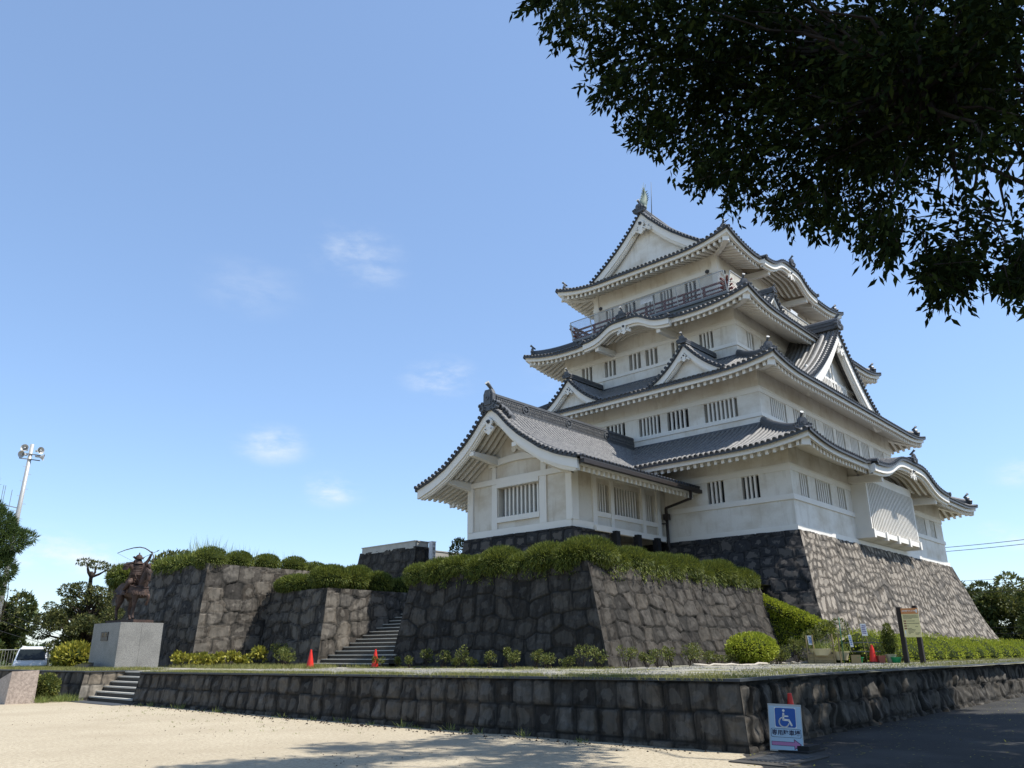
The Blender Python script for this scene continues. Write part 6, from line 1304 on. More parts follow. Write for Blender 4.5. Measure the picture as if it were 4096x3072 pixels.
# loudspeaker pole with an aerial
lp = thing('loudspeaker_pole', (13.85, 50.1, 0), 'tall grey pole with four horn loudspeakers and a side aerial', 'pole'); m = M(); m.tube([(13.85, 50.1, 0), (13.85, 50.1, 9), (13.9, 50.1, 13.05)], [.16, .125, .10], 12)
for k in range(18): m.beam((13.85, 50.1, 5+k*.42), (13.85+(.25 if k % 2 else -.25), 50.0, 5+k*.42), .02, .02)
m.build('pole', 'galvanised', lp)
def horn(p, d, sc=.72):
    p = np.asarray(p, float); d = unit(d); m = M(); m.lathe(p, [(a_*sc, b_*sc) for a_, b_ in ((.05, -.28), (.09, -.27), (.09, -.08), (.07, 0), (.10, .10), (.17, .22), (.27, .33), (.29, .34), (.275, .33), (.16, .2), (.03, .08))], 18, 0, d); h = m.build('horn', 'horn_grey', lp); m = M(); m.lathe(p+d*.08, [(.05, 0), (.05, .16), (.02, .18)], 10, 0, d); m.build('driver', 'galvanised', h)
horn((13.60, 50.05, 12.72), (-.55, -.82, .05)); horn((13.56, 50.0, 12.38), (-.75, -.55, -.15)); horn((14.22, 49.95, 12.70), (.25, -.96, -.05)); horn((14.30, 49.9, 12.36), (.9, -.35, -.1))
m = M()
for z in (12.45, 12.15): m.beam((13.35, 50.05, z), (14.4, 49.95, z), .05, .05)
m.build('bracket', 'slab_grey', lp)
m = M(); m.beam((13.9, 50.1, 9.35), (12.6, 50.2, 9.55), .04, .04)
for x, h in ((13.35, .9), (13.0, 1.1), (12.9, 1.1), (12.62, .95)): m.tube([(x, 50.13, 9.45-h), (x, 50.13, 9.45+h)], .014, 5)
m.build('aerial', 'slab_grey', lp)
# wire fence on the left, iron fence and low wall on the right, overhead lines
wf = thing('wire_fence', (16, 54, 0), 'pale wire mesh fence with posts behind the van', 'fence'); m = M(); w_ = M(); a, b = V3(8, 56.5, 0), V3(26, 52.0, 0)
for i in range(10): p = a+(b-a)*i/9; m.beam(p, p+V3(0, 0, 1.95), .06, .06)
for z in (.2, 1.0, 1.9): m.beam(a+V3(0, 0, z), b+V3(0, 0, z), .035, .035)
for i in range(130): p = a+(b-a)*i/129; w_.cyl(p, p+V3(0, 0, 1.9), .008, n=3)
m.build('post_and_rail', 'galvanised', wf); w_.build('mesh_wires', 'galvanised', wf)
bf = thing('iron_fence', (92, 22, 1.4), 'black iron fence in front of the far right trees', 'fence'); m = M(); a, b = V3(90.2, 34, 1.75), V3(92.5, 8, 1.75)
for i in range(14): p = a+(b-a)*i/13; m.beam(p, p+V3(0, 0, 2.1), .08, .08)
m.build('post', 'slab_grey', bf); m = M()
for z in (.25, 1.3, 1.85): m.beam(a+V3(0, 0, z), b+V3(0, 0, z), .05, .05)
for i in range(150): p = a+(b-a)*i/149; m.beam(p+V3(0, 0, .1), p+V3(0, 0, 2.0), .025, .025)
m.build('bars', 'black_paint', bf)
m = M(); patch(m, (88.5, 36, 0), (91, 7, 0), (91.1, 7, 1.75), (88.6, 36, 1.75), .2, seed=77, rw=1.0, rh=.6, jit=.2, p=5, deep=.05); tag(m.build('boundary_wall', 'bastion_stone', attr='stone'), 'low stone boundary wall carrying the iron fence at far right', 'wall')
m = M(); m.grid(np.array([[(88.65, 36, 1.72), (91.1, 7, 1.72)], [(120, 40, 2.3), (120, 4, 2.3)]])); o = m.build('grass_bank', 'hedge_core'); struct(o)
def line(a, b, sag, label, r=.02):
    a = np.asarray(a, float); b = np.asarray(b, float); t = np.linspace(0, 1, 20)[:, None]; m = M(); m.tube(a+(b-a)*t-np.array([[0, 0, 1.]])*sag*4*t*(1-t), r, 4); tag(m.build('overhead_wire', 'black_paint'), label, 'wire', 'overhead wires')
line((92, 34, 11.9), (90, 4, 12.3), .5, 'topmost overhead wire to the right of the keep', .028); line((93, 34, 11.6), (91, 4, 12.0), .5, 'second overhead wire just under the topmost one to the right of the keep', .028)
for k in range(4): line((85, 34, 7.9-k*.38), (83, 4, 7.75-k*.36), .2, ['highest', 'second', 'third', 'lowest'][k]+' of the four wires crossing in front of the far right trees', .016)
for k in range(3): line((8, 52, 7.2-k*.9), (24, 60, 1.8-k*.2), .5, ['upper', 'middle', 'lower'][k]+' overhead wire sloping down behind the cherry tree', .014)

# clumps of the overhanging crown (x, y, z, radius): low boughs, then the high mass
BOUGHS = [(5.01, 1.77, 6.39, 0.23), (4.83, 2.20, 5.29, 0.35), (3.93, 0.80, 4.62, 0.45), (5.23, 2.78, 6.60, 0.35), (5.52, 0.99, 6.03, 0.37), (5.07, 0.60, 4.95, 0.24), (5.69, 1.15, 5.99, 0.27), (5.21, 1.60, 5.58, 0.25), (6.21, 1.19, 5.35, 0.25), (5.79, 0.57, 6.11, 0.33), (4.93, 0.93, 5.60, 0.38), (5.36, 2.57, 5.50, 0.22), (4.53, 1.58, 4.71, 0.33), (5.54, 2.48, 6.35, 0.30), (4.64, 2.24, 5.77, 0.22), (6.38, 2.12, 5.21, 0.11), (6.28, 1.36, 4.63, 0.13), (4.38, 1.60, 5.25, 0.35), (3.87, 2.24, 5.92, 0.22), (5.27, 0.56, 5.52, 0.31), (5.12, 2.69, 6.24, 0.33), (4.50, 0.76, 4.38, 0.30), (6.34, 0.77, 5.22, 0.20), (5.62, 1.31, 5.12, 0.43), (5.38, 1.26, 5.02, 0.37), (4.74, 1.17, 5.08, 0.39), (4.55, 3.23, 7.23, 0.18), (4.88, 2.75, 6.09, 0.24), (5.71, 2.19, 5.24, 0.18), (5.01, 0.73, 4.87, 0.35), (4.88, 3.14, 6.18, 0.11), (5.53, 2.28, 5.27, 0.18), (5.69, 1.46, 5.18, 0.33), (5.55, 2.78, 6.31, 0.25), (3.87, 2.30, 5.58, 0.36), (4.57, 1.30, 4.57, 0.33), (4.23, 0.96, 4.82, 0.24), (4.95, 1.67, 5.52, 0.42), (5.57, 0.66, 4.98, 0.36), (5.54, 1.55, 4.64, 0.18), (3.98, 0.35, 4.52, 0.23), (4.67, 2.37, 5.48, 0.36), (6.01, 1.46, 5.17, 0.24), (4.16, 1.88, 4.49, 0.17), (4.12, 1.71, 5.44, 0.37), (4.88, 2.55, 6.44, 0.35), (3.90, 2.09, 5.29, 0.26), (4.97, 1.50, 4.38, 0.15), (5.22, 1.88, 5.66, 0.40), (5.96, 0.59, 5.12, 0.22), (4.21, 0.32, 4.92, 0.14), (3.60, 1.85, 5.55, 0.14), (4.42, 0.69, 4.67, 0.43), (6.10, 2.07, 5.88, 0.34), (5.89, 1.23, 5.00, 0.17), (4.37, 1.99, 5.72, 0.27), (4.22, 0.44, 4.95, 0.20), (5.61, 2.45, 6.53, 0.43), (4.17, 2.54, 6.32, 0.27), (5.34, 2.68, 5.53, 0.17), (4.81, 2.27, 5.40, 0.25), (4.33, 2.15, 5.29, 0.39), (5.07, 1.05, 5.24, 0.30), (5.40, 1.69, 5.09, 0.43), (5.47, 1.43, 5.98, 0.21), (3.79, 3.17, 6.56, 0.13), (3.60, 1.70, 5.23, 0.27), (5.21, 0.74, 4.09, 0.11), (3.91, 1.23, 5.23, 0.23), (5.19, 2.33, 5.98, 0.40), (5.42, 1.88, 6.04, 0.42), (4.13, 2.88, 6.43, 0.27), (4.40, 0.63, 4.63, 0.36), (4.06, 2.63, 6.39, 0.20), (5.53, 0.63, 5.52, 0.34), (5.34, 0.81, 4.66, 0.12), (4.67, 1.07, 5.56, 0.35), (3.76, 1.94, 5.42, 0.38), (6.05, 0.86, 4.28, 0.17), (5.68, 0.90, 6.34, 0.27), (4.71, 1.65, 4.54, 0.27), (4.18, 2.24, 6.09, 0.22), (3.90, 1.56, 5.33, 0.31), (6.36, 0.98, 4.52, 0.25), (4.72, 1.71, 6.15, 0.21), (4.54, 1.64, 5.95, 0.25), (4.30, 1.82, 4.74, 0.33), (5.37, 1.20, 5.77, 0.41), (4.27, 1.61, 4.55, 0.27), (5.71, 1.21, 6.00, 0.24), (4.76, 1.55, 6.15, 0.20), (4.18, 0.55, 4.56, 0.24), (4.02, 1.58, 5.41, 0.27), (5.70, 0.48, 5.09, 0.14), (4.74, 1.69, 5.01, 0.28), (5.40, 0.92, 3.96, 0.12), (5.98, 1.71, 5.61, 0.38), (5.30, 1.43, 4.88, 0.22), (4.79, 3.02, 6.06, 0.15), (3.79, 2.22, 5.47, 0.37), (4.30, 0.75, 5.26, 0.17), (5.62, 1.47, 6.13, 0.27), (6.29, 1.68, 5.38, 0.39), (5.94, 1.45, 5.99, 0.22), (4.58, 2.06, 5.25, 0.23), (5.34, 0.85, 5.52, 0.41), (5.37, 0.49, 5.54, 0.20), (5.66, 0.64, 5.26, 0.38), (3.89, 2.93, 6.38, 0.26), (5.02, 1.14, 5.87, 0.37), (6.21, 1.95, 5.41, 0.35), (5.14, 2.05, 6.16, 0.37), (4.51, 1.98, 6.18, 0.28), (5.20, 1.32, 5.05, 0.46), (4.73, 2.32, 5.61, 0.37), (5.23, 2.17, 5.32, 0.36), (5.80, 1.09, 5.59, 0.34), (6.37, 2.05, 5.43, 0.20), (4.65, 0.50, 4.44, 0.25), (4.67, 1.93, 5.74, 0.31), (4.29, 2.03, 5.32, 0.44), (4.68, 0.97, 5.19, 0.31), (5.89, 0.61, 6.04, 0.43), (4.61, 0.78, 5.59, 0.12), (4.31, 1.80, 5.71, 0.23), (4.52, 2.21, 5.84, 0.29), (5.89, 0.47, 6.06, 0.30), (4.53, 0.39, 4.95, 0.27), (5.19, 0.50, 5.44, 0.37), (4.10, 2.46, 6.40, 0.12), (4.25, 1.56, 4.84, 0.45), (5.04, 1.28, 4.66, 0.23), (5.23, 1.29, 4.47, 0.20), (5.82, 1.44, 5.38, 0.45), (4.97, 1.30, 5.31, 0.37), (5.81, 2.71, 5.65, 0.17), (6.00, 1.52, 4.90, 0.28), (3.75, 2.54, 6.11, 0.18), (4.65, 0.53, 4.26, 0.17), (5.33, 0.41, 5.82, 0.18), (4.75, 3.16, 6.42, 0.17), (5.25, 1.49, 5.11, 0.25), (5.69, 0.83, 4.99, 0.28), (4.54, 1.70, 5.89, 0.30), (5.15, 1.04, 4.62, 0.17), (5.49, 0.59, 5.76, 0.30), (3.85, 2.47, 5.76, 0.22), (4.94, 2.13, 4.90, 0.15), (5.73, 2.68, 5.72, 0.25), (5.85, 1.06, 4.28, 0.13), (4.85, 1.49, 6.12, 0.25), (5.84, 0.97, 5.17, 0.27), (5.10, 2.84, 5.86, 0.24), (4.63, 0.95, 5.29, 0.33), (4.49, 1.12, 5.09, 0.35), (5.06, 1.59, 5.71, 0.32), (4.12, 0.63, 5.03, 0.17), (4.44, 0.51, 4.81, 0.41), (5.87, 0.64, 5.27, 0.34), (5.73, 1.01, 4.95, 0.15), (4.66, 2.71, 6.03, 0.32), (4.06, 3.22, 6.62, 0.13), (4.80, 0.62, 5.57, 0.16), (5.57, 1.82, 5.73, 0.25), (3.90, 3.12, 6.73, 0.11), (3.50, 2.23, 5.51, 0.31), (5.34, 0.32, 5.75, 0.17), (4.31, 3.08, 6.82, 0.28), (4.54, 1.91, 5.19, 0.38), (5.53, 1.80, 5.83, 0.28), (6.56, 1.16, 4.53, 0.22), (3.43, 2.01, 5.51, 0.15), (4.95, 1.56, 4.63, 0.20), (4.38, 0.98, 4.27, 0.29), (4.96, 1.02, 4.52, 0.18), (5.98, 1.87, 5.44, 0.41), (4.88, 2.94, 5.93, 0.17), (4.94, 0.77, 5.69, 0.25), (5.78, 1.23, 6.11, 0.27), (5.33, 1.98, 6.72, 0.36), (4.68, 0.59, 3.53, 0.12), (4.87, 0.70, 4.81, 0.37), (5.91, 2.28, 6.15, 0.27), (5.79, 1.97, 5.97, 0.44), (4.72, 2.92, 7.11, 0.21), (5.47, 1.64, 5.65, 0.22), (4.25, 2.53, 6.30, 0.33), (4.04, 1.91, 5.66, 0.35), (4.64, 2.56, 5.32, 0.11), (5.28, 2.18, 6.33, 0.29), (4.55, 2.62, 5.48, 0.21), (4.45, 0.36, 4.80, 0.21), (3.85, 2.19, 6.02, 0.11), (5.29, 2.87, 6.40, 0.20), (3.68, 1.18, 5.14, 0.13), (5.79, 1.38, 5.57, 0.45), (4.06, 1.20, 4.52, 0.45), (4.63, 0.63, 5.50, 0.11), (4.22, 0.36, 4.51, 0.18), (3.88, 0.29, 4.60, 0.18), (4.14, 2.24, 5.99, 0.34), (4.98, 0.87, 3.85, 0.15), (4.74, 3.14, 6.87, 0.23), (6.05, 2.54, 5.81, 0.34), (4.07, 0.84, 4.61, 0.29), (5.09, 1.58, 5.62, 0.30), (4.72, 1.03, 5.02, 0.21), (4.31, 1.49, 5.43, 0.24), (4.38, 2.95, 6.83, 0.20), (5.50, 0.53, 4.71, 0.15), (5.46, 0.71, 5.40, 0.33), (3.94, 1.12, 5.21, 0.20), (4.21, 0.55, 4.06, 0.19), (4.42, 0.75, 4.72, 0.27), (4.40, 0.39, 4.22, 0.11)]
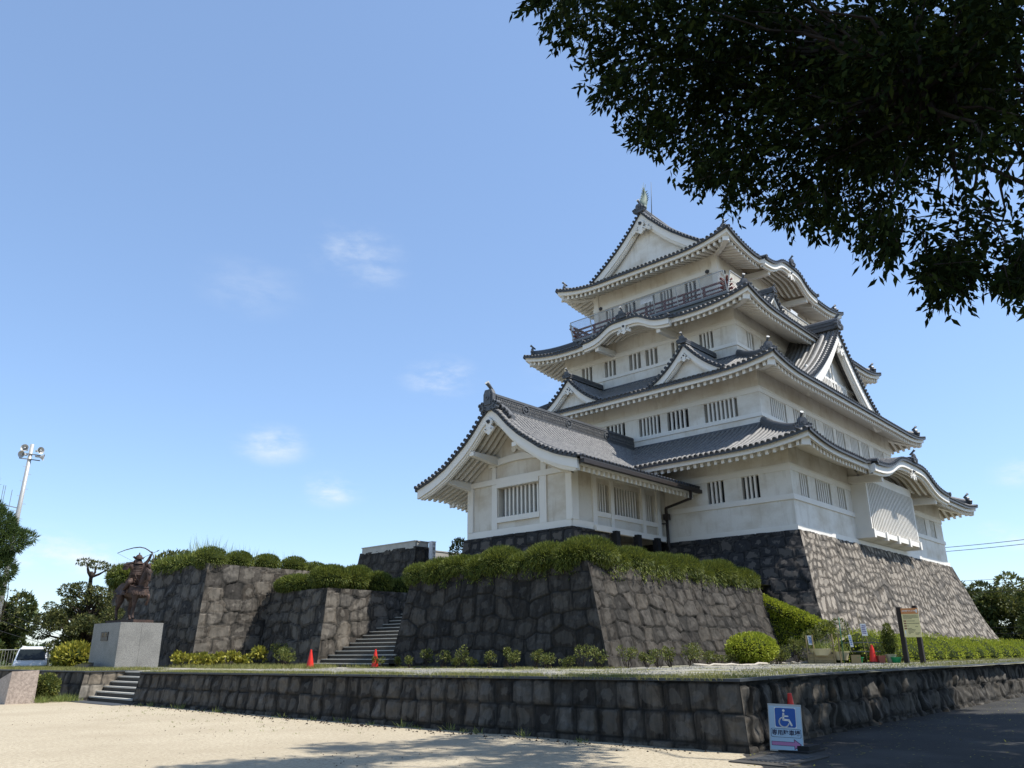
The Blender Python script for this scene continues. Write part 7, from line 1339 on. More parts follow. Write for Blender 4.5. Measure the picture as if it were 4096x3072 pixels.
HIGH = [(8.85, -3.20, 7.02, 0.75), (15.23, -1.69, 8.48, 0.61), (11.09, -3.92, 9.46, 0.60), (17.60, -1.04, 6.78, 0.91), (5.49, -5.98, 14.69, 0.74), (27.04, -1.30, 11.87, 0.99), (17.24, -1.43, 6.87, 0.91), (12.55, -4.97, 10.19, 0.86), (4.69, -5.65, 10.45, 0.62), (28.28, 1.18, 12.16, 0.89), (25.63, -1.98, 12.32, 0.81), (9.90, -0.66, 8.89, 0.66), (20.77, -0.76, 12.61, 0.68), (13.91, -3.27, 14.16, 0.62), (12.02, -4.37, 16.66, 0.70), (7.75, -3.68, 7.51, 0.81), (10.73, -2.47, 17.22, 0.92), (11.48, -6.94, 13.69, 0.66), (16.74, 0.01, 6.59, 0.67), (15.52, 2.62, 12.99, 0.94), (17.61, -7.01, 15.66, 0.60), (25.74, 0.22, 15.59, 0.97), (4.98, -0.59, 13.84, 0.66), (11.84, -2.57, 6.68, 0.95), (14.36, -3.33, 10.05, 0.79), (13.67, 0.22, 15.59, 0.65), (23.58, -3.69, 14.91, 0.80), (18.88, -1.06, 16.05, 0.89), (13.82, -2.93, 13.55, 0.89), (15.70, -1.61, 9.10, 0.77), (13.89, -3.44, 16.04, 0.79), (23.72, -5.74, 10.88, 0.69), (13.22, -4.45, 10.73, 0.94), (17.89, -5.70, 11.60, 0.66), (23.39, -1.24, 14.69, 0.64), (9.85, -3.73, 13.38, 0.69), (3.40, -2.17, 9.24, 0.62), (16.55, 0.69, 7.22, 0.92), (4.01, -3.97, 12.88, 0.84), (16.32, -6.85, 10.49, 0.87), (24.51, 0.24, 10.63, 0.91), (10.37, -3.99, 7.83, 0.95), (21.37, -7.95, 10.98, 0.84), (18.18, -4.76, 9.31, 0.94), (1.89, -3.54, 12.07, 0.60), (6.68, 0.19, 15.02, 0.80), (17.28, -2.65, 13.99, 0.94), (26.55, -6.08, 12.46, 0.83), (17.39, -9.58, 11.74, 0.61), (24.26, -5.11, 9.70, 0.93), (10.20, -6.34, 15.23, 0.85), (20.54, -4.13, 7.39, 0.64), (25.97, -2.73, 13.97, 0.92), (18.38, -4.15, 7.30, 0.60), (17.20, -7.75, 13.61, 0.82), (26.51, -4.65, 14.20, 0.89), (6.35, 2.58, 12.21, 0.65), (8.20, -0.45, 8.84, 0.86), (23.23, 2.19, 8.13, 0.85), (14.66, -5.73, 9.21, 0.82), (4.61, -3.02, 15.15, 0.70), (19.46, 1.14, 10.24, 0.79), (18.35, -7.44, 12.07, 0.92), (6.93, -1.01, 13.46, 0.95), (7.96, -3.30, 11.35, 0.86), (26.45, -3.19, 11.94, 0.62), (27.20, -1.70, 8.88, 0.88), (20.51, -4.13, 8.94, 0.83), (13.01, -1.36, 8.57, 0.94), (10.25, 1.10, 11.56, 0.75), (16.65, 0.82, 17.87, 0.76), (20.79, 0.49, 7.96, 0.71), (16.63, 4.63, 14.13, 0.69), (25.28, 1.50, 8.22, 0.82), (10.51, 4.11, 13.92, 0.96), (9.72, -2.51, 10.62, 0.77), (6.09, 1.47, 12.57, 0.64), (2.41, -4.54, 10.86, 0.75), (17.48, -1.33, 9.68, 0.98), (18.82, -4.45, 15.35, 0.94), (7.68, -3.98, 9.16, 0.60), (16.41, 0.33, 9.41, 0.86), (3.84, -6.02, 12.85, 0.89), (20.33, -2.91, 9.24, 0.84), (5.87, -5.65, 13.96, 0.62), (26.19, -0.85, 9.83, 0.99), (3.77, 2.96, 10.66, 0.66), (12.20, -6.04, 15.82, 0.99), (14.44, -7.87, 11.30, 0.62), (10.04, -7.40, 15.17, 0.72), (27.20, -1.56, 14.06, 0.74), (4.15, -0.18, 15.27, 0.72), (23.88, -3.49, 15.57, 0.64), (13.92, -1.86, 8.79, 0.95), (20.10, -1.65, 12.65, 0.84), (9.34, -8.02, 9.23, 0.64), (23.52, 0.52, 14.67, 0.67), (11.74, 3.52, 15.36, 0.64), (17.88, -4.88, 16.53, 0.62), (7.24, -4.59, 13.69, 0.80), (27.56, -4.78, 11.57, 0.68), (10.89, 0.60, 14.45, 0.64), (7.50, -3.79, 16.36, 0.82), (26.54, -1.58, 9.57, 0.80), (3.38, 1.87, 11.41, 0.91), (25.31, -3.45, 14.82, 0.94), (9.45, -6.69, 9.17, 0.84), (17.92, -1.47, 14.17, 0.61), (19.32, -4.67, 12.83, 0.83), (26.24, -0.26, 12.70, 0.97), (23.47, -1.44, 12.63, 0.64), (19.41, 2.86, 15.06, 0.70), (16.15, -4.91, 7.42, 0.91), (14.73, -8.73, 11.87, 0.70), (27.11, -4.45, 12.75, 0.93), (13.39, -4.60, 16.48, 0.95), (14.67, -6.67, 10.60, 0.94), (14.15, -0.24, 14.14, 0.76), (20.93, -5.23, 10.58, 0.95), (6.89, 0.37, 12.20, 0.71), (19.68, -5.63, 12.47, 0.72), (20.11, 0.13, 8.62, 0.83), (20.56, -2.71, 14.58, 0.68), (26.30, -0.59, 14.53, 0.82), (9.37, -1.37, 12.10, 0.84), (14.07, -4.71, 14.70, 0.88), (15.07, -4.74, 7.31, 0.88), (8.85, -0.35, 15.32, 0.67), (8.30, -2.16, 10.02, 0.73), (10.89, -8.73, 10.76, 0.90), (22.04, -1.03, 13.63, 0.90), (22.07, 2.16, 7.77, 0.62), (18.89, 0.78, 17.67, 0.86), (3.42, 1.86, 10.09, 0.69), (4.32, 3.35, 10.71, 0.65), (12.26, -4.31, 13.35, 0.74), (17.96, -7.36, 9.31, 0.89), (9.56, -0.48, 7.43, 0.89), (7.19, 3.07, 12.80, 0.90), (14.13, -6.87, 15.58, 0.63), (1.83, -0.39, 12.51, 0.91), (20.78, -3.51, 8.88, 0.78), (22.75, -4.59, 10.28, 0.97), (10.51, -3.59, 10.68, 0.99), (20.05, -0.50, 10.87, 0.72), (9.30, -2.81, 17.09, 0.64), (29.30, -2.55, 12.29, 0.88), (7.94, 1.45, 12.12, 0.86), (11.06, -7.43, 9.56, 0.91), (9.25, -2.18, 17.26, 0.98), (18.55, 0.43, 8.22, 0.63), (4.68, -3.25, 13.40, 0.83), (22.49, -1.93, 16.18, 0.73), (26.31, -0.96, 12.79, 0.69), (13.26, -6.62, 12.36, 0.61), (13.27, 2.62, 16.63, 0.67), (3.58, -0.51, 14.03, 0.61), (14.47, -6.37, 9.72, 0.76), (12.03, -0.16, 17.49, 0.68), (18.13, 0.93, 17.80, 0.70), (3.91, 2.82, 9.87, 0.74), (15.97, 3.87, 14.54, 0.62), (3.33, -3.98, 10.87, 0.89), (12.64, 0.60, 16.87, 0.80), (21.37, -0.23, 9.84, 0.61), (16.07, 0.28, 9.92, 0.75), (21.06, 1.33, 8.22, 0.74), (20.67, -3.77, 16.99, 0.88), (9.83, -2.29, 9.63, 0.73), (14.81, -0.46, 9.85, 0.76), (8.29, -0.36, 8.78, 0.88), (14.40, -4.19, 15.80, 0.63), (11.07, -4.05, 11.40, 0.84), (25.31, 1.67, 9.06, 0.63), (20.08, 0.26, 9.29, 0.77), (17.90, -5.38, 7.06, 0.96), (24.19, 1.47, 10.85, 0.76), (15.74, 1.00, 17.57, 0.65), (19.50, -6.86, 10.94, 0.72), (19.80, -4.87, 11.21, 0.90), (22.31, -0.71, 13.54, 0.62), (8.25, -2.63, 14.96, 0.73), (1.24, -3.23, 10.50, 0.84), (8.25, 0.53, 11.25, 0.97), (13.43, -8.13, 9.69, 0.91), (6.60, -4.63, 14.79, 0.99), (6.50, -0.83, 8.81, 0.64), (22.43, -4.25, 8.77, 0.74), (19.97, -5.90, 12.36, 0.80), (6.12, 1.10, 8.21, 0.82), (9.87, -4.07, 14.59, 0.88), (11.59, -2.69, 15.75, 0.99), (5.65, -7.46, 11.10, 0.93), (22.19, -2.46, 12.36, 0.80), (7.74, 0.64, 13.21, 0.90), (19.47, -2.19, 16.27, 0.61), (11.28, -0.96, 9.47, 0.91), (12.10, -1.24, 14.56, 0.88), (19.58, -1.38, 15.62, 0.80), (13.18, -1.16, 9.48, 0.61), (22.94, -2.98, 10.03, 0.62), (5.67, -6.20, 11.12, 0.88), (26.96, -4.85, 12.49, 0.92), (27.31, -1.14, 13.39, 0.92), (12.06, -8.28, 11.12, 0.93), (23.56, -0.44, 11.05, 0.75), (21.44, -2.06, 14.26, 0.99), (8.37, -4.56, 8.76, 0.64), (12.79, -1.84, 6.17, 0.86), (12.86, -4.86, 9.24, 0.68), (10.90, -3.35, 7.79, 0.86), (18.49, -6.07, 14.63, 0.76), (19.24, -2.46, 8.68, 0.99), (3.41, 1.82, 10.01, 0.75), (7.27, -4.53, 9.58, 0.76), (12.58, -1.22, 16.04, 0.84), (5.94, 1.07, 13.33, 0.61), (18.70, -4.32, 11.98, 0.65), (18.46, -5.68, 13.90, 0.67), (12.26, -0.90, 6.26, 0.91), (19.21, -8.20, 12.34, 0.81), (25.75, -3.66, 12.90, 0.89), (19.59, -1.99, 8.39, 0.97), (20.92, -7.20, 11.22, 0.88), (21.81, 0.12, 13.27, 0.83), (20.22, -5.60, 11.67, 0.97), (5.22, -6.83, 13.14, 0.63), (5.60, -1.82, 11.47, 0.90), (20.34, -1.21, 15.48, 0.80), (15.31, 4.25, 14.14, 0.87), (24.37, -4.97, 12.76, 0.73), (13.43, -1.97, 13.91, 0.62), (16.00, -4.80, 7.27, 0.81), (28.03, -1.92, 12.28, 0.76), (11.10, -2.69, 15.97, 0.62), (12.80, -2.20, 9.87, 0.79), (2.81, -5.44, 10.70, 0.89), (14.13, -6.07, 14.89, 0.86), (11.93, -7.73, 13.70, 0.96), (19.35, -7.57, 10.97, 0.96), (11.03, -5.99, 13.04, 0.87), (6.75, -5.95, 12.03, 0.77), (19.82, 0.27, 10.63, 0.95), (15.13, -6.98, 13.48, 0.95), (26.62, -2.26, 15.28, 0.75), (13.62, -7.63, 13.14, 0.81), (13.60, -4.46, 12.55, 0.84), (26.60, 0.96, 11.73, 0.86), (6.69, -4.84, 8.83, 0.95), (13.38, -4.09, 7.47, 0.81), (5.65, 2.52, 13.19, 0.88), (20.97, -4.89, 14.46, 0.68), (16.10, -5.87, 12.63, 0.83), (11.37, 3.46, 14.73, 0.71), (17.80, -6.72, 12.28, 0.77), (23.05, -3.80, 7.72, 0.83), (19.29, -5.78, 7.90, 0.65), (14.62, 3.79, 16.36, 0.88), (16.33, -8.80, 10.80, 0.88), (13.28, -3.98, 13.17, 0.85), (23.14, -0.32, 8.41, 0.65), (6.95, -2.19, 8.24, 0.73), (19.38, -4.72, 10.35, 0.64), (25.68, -5.28, 13.42, 0.83), (6.09, -0.77, 14.55, 0.83), (17.78, -7.03, 7.94, 0.83), (11.97, 3.37, 15.48, 0.98), (5.82, 1.15, 14.75, 0.74), (16.88, -5.88, 10.86, 0.97), (4.72, -2.70, 13.41, 0.63), (5.67, -3.13, 10.93, 0.99), (16.77, -6.55, 7.75, 0.86), (21.85, 1.78, 10.49, 0.73), (16.41, -6.14, 11.75, 0.91), (6.44, -0.55, 14.69, 0.72), (8.08, -2.96, 14.96, 0.89), (18.39, -5.23, 15.92, 0.66), (22.72, -7.19, 9.53, 0.88), (6.70, -1.20, 7.39, 0.67), (21.16, -4.23, 13.73, 0.78), (6.06, -0.19, 8.85, 0.98), (15.81, -0.81, 8.73, 0.72), (26.77, -4.56, 13.99, 0.86), (14.15, -2.80, 6.43, 0.73), (24.42, -5.32, 14.96, 0.97), (7.95, 2.18, 13.54, 0.61), (14.49, -0.55, 16.39, 0.63), (24.82, -0.30, 12.80, 0.80), (14.24, -7.98, 13.39, 0.78), (10.95, -2.63, 16.13, 0.95), (26.34, -4.57, 14.04, 0.94), (22.30, 1.26, 9.77, 0.80), (24.96, -5.64, 12.02, 0.84), (25.30, -5.84, 9.62, 0.62), (14.09, -2.84, 14.97, 0.67), (23.53, -2.07, 10.82, 0.71), (6.36, -4.03, 14.23, 0.74), (13.20, -1.85, 8.29, 0.85), (9.28, -1.29, 11.85, 0.78), (19.50, -8.78, 10.97, 0.83), (9.20, -1.98, 17.42, 0.69), (9.08, -4.75, 14.39, 0.78), (9.66, 0.63, 16.01, 0.62), (10.26, -4.07, 16.72, 0.79), (16.40, -5.90, 7.59, 0.82), (12.33, -6.36, 10.73, 0.78), (27.11, -5.51, 12.38, 0.88), (10.32, -7.07, 9.34, 0.91), (26.95, -2.35, 9.53, 0.62), (29.42, 0.27, 13.31, 0.73), (18.41, -4.26, 11.71, 0.70), (13.65, -9.36, 12.39, 0.88), (11.89, -6.66, 10.09, 0.71), (4.88, -4.33, 15.20, 0.96), (28.57, -1.51, 12.81, 0.64), (13.41, -4.06, 16.54, 0.79), (1.36, -2.77, 11.15, 0.60), (9.42, -4.83, 11.13, 0.70), (20.20, -4.10, 16.81, 0.97), (9.66, -3.81, 9.87, 0.81), (14.33, 2.27, 16.10, 0.67), (20.53, -4.45, 12.67, 0.92), (15.95, -8.43, 14.64, 0.78), (19.53, -4.21, 8.25, 0.86), (10.66, -4.52, 12.76, 0.91), (10.99, -2.57, 8.22, 0.60), (6.09, 1.80, 9.88, 0.94), (12.80, -6.01, 14.69, 0.84), (19.52, 1.66, 8.38, 0.89), (27.48, 0.12, 12.92, 0.87), (7.27, -1.60, 7.61, 0.67), (19.18, -8.23, 12.20, 0.87), (27.68, -4.16, 12.73, 0.61), (9.89, -4.97, 15.90, 0.66), (6.64, -4.40, 14.03, 0.67), (19.15, -3.08, 15.13, 0.85), (15.46, -7.95, 10.89, 0.72), (27.32, -1.04, 12.20, 0.82), (26.65, 1.13, 13.57, 0.79), (27.89, -1.05, 12.23, 0.65), (14.63, -3.89, 10.68, 0.67), (2.63, 0.23, 9.36, 0.97), (13.10, 2.79, 11.12, 0.71), (23.96, 1.89, 10.36, 0.86), (15.10, -4.33, 13.29, 0.94), (14.41, -4.66, 6.65, 0.88), (19.89, -5.77, 10.27, 0.86), (10.52, -2.32, 10.30, 0.69), (6.13, -3.67, 10.77, 0.99), (5.51, 1.79, 13.69, 0.76), (14.86, -9.33, 11.35, 0.91), (5.93, -3.70, 8.56, 0.63), (13.11, -3.64, 15.82, 0.93), (4.22, 3.73, 9.98, 0.85), (14.90, -6.01, 13.15, 0.99), (13.23, 2.75, 15.69, 0.74), (8.14, 0.41, 13.88, 0.79), (20.18, 1.03, 10.85, 0.91), (7.74, -0.42, 12.20, 0.80), (18.82, -1.30, 8.93, 0.95), (17.89, -3.10, 8.61, 0.68), (17.68, -7.54, 12.74, 0.82), (9.78, -2.01, 11.89, 0.94), (11.53, 2.80, 13.57, 0.65), (21.84, -2.30, 12.83, 0.78), (20.05, -5.63, 10.31, 0.95), (18.42, -4.34, 10.17, 0.83), (13.89, -4.92, 17.13, 0.74), (13.75, 0.12, 16.00, 0.76), (15.40, -7.30, 9.33, 0.76), (27.02, -1.12, 13.55, 0.94), (19.75, -1.70, 11.37, 0.75), (13.52, 0.20, 8.36, 0.80), (17.18, -4.46, 16.63, 0.97), (26.07, 1.50, 8.32, 0.88), (11.99, -4.37, 15.98, 0.64), (2.67, -3.16, 10.50, 0.65), (22.59, -0.06, 13.80, 0.81), (13.51, -9.39, 14.01, 0.88), (27.83, -5.15, 11.28, 0.86), (14.78, -3.98, 11.17, 0.98), (2.69, -3.46, 13.11, 0.67), (12.37, 2.80, 14.92, 0.89), (20.31, -7.70, 9.24, 0.64), (18.43, -8.48, 13.03, 0.73), (5.14, 0.68, 11.32, 0.61), (25.44, -2.74, 9.40, 0.75), (20.33, -5.23, 13.31, 0.85), (9.82, -0.95, 11.52, 0.93), (9.84, -0.59, 12.93, 0.90), (17.57, 0.26, 10.06, 0.86), (24.92, -1.44, 15.02, 0.79), (17.99, -1.68, 6.27, 0.96), (5.15, -2.72, 9.62, 0.73), (23.60, 1.25, 10.86, 0.60), (19.33, -4.33, 16.78, 0.82), (15.11, -2.44, 6.53, 0.97), (9.25, -2.66, 8.46, 0.80), (2.68, -0.35, 12.64, 0.91), (6.49, -7.61, 12.79, 0.65), (4.44, 1.39, 14.22, 0.68), (28.50, -0.32, 14.36, 0.81), (6.53, -1.98, 9.60, 0.90), (11.48, -6.15, 11.88, 0.62), (12.60, -5.11, 9.92, 0.97), (2.89, 1.95, 12.47, 0.89), (16.04, -7.26, 11.09, 0.64), (11.06, -3.81, 14.30, 0.89), (26.18, -0.32, 13.36, 0.62), (19.92, -8.96, 11.67, 0.99), (9.38, -1.02, 8.30, 0.96), (10.77, -4.10, 6.96, 0.90), (9.16, 3.34, 12.89, 0.79), (9.61, -3.79, 10.51, 0.96), (13.91, 2.81, 11.29, 0.93), (16.08, -1.96, 7.04, 0.77), (23.90, -5.50, 12.83, 0.92), (18.93, 1.06, 9.31, 0.77), (26.54, -4.50, 11.59, 0.78), (16.38, -9.58, 13.10, 0.72), (16.48, -2.32, 9.31, 0.89), (21.59, -1.66, 13.69, 1.00), (16.82, -2.76, 9.09, 0.99), (23.24, -2.16, 14.79, 0.99), (18.18, 3.69, 14.40, 0.70), (11.13, -4.25, 11.41, 0.72), (6.25, -3.02, 15.64, 0.78), (8.92, -5.98, 13.76, 0.97), (11.07, -4.04, 12.03, 0.66), (15.98, -7.82, 12.90, 0.78)]
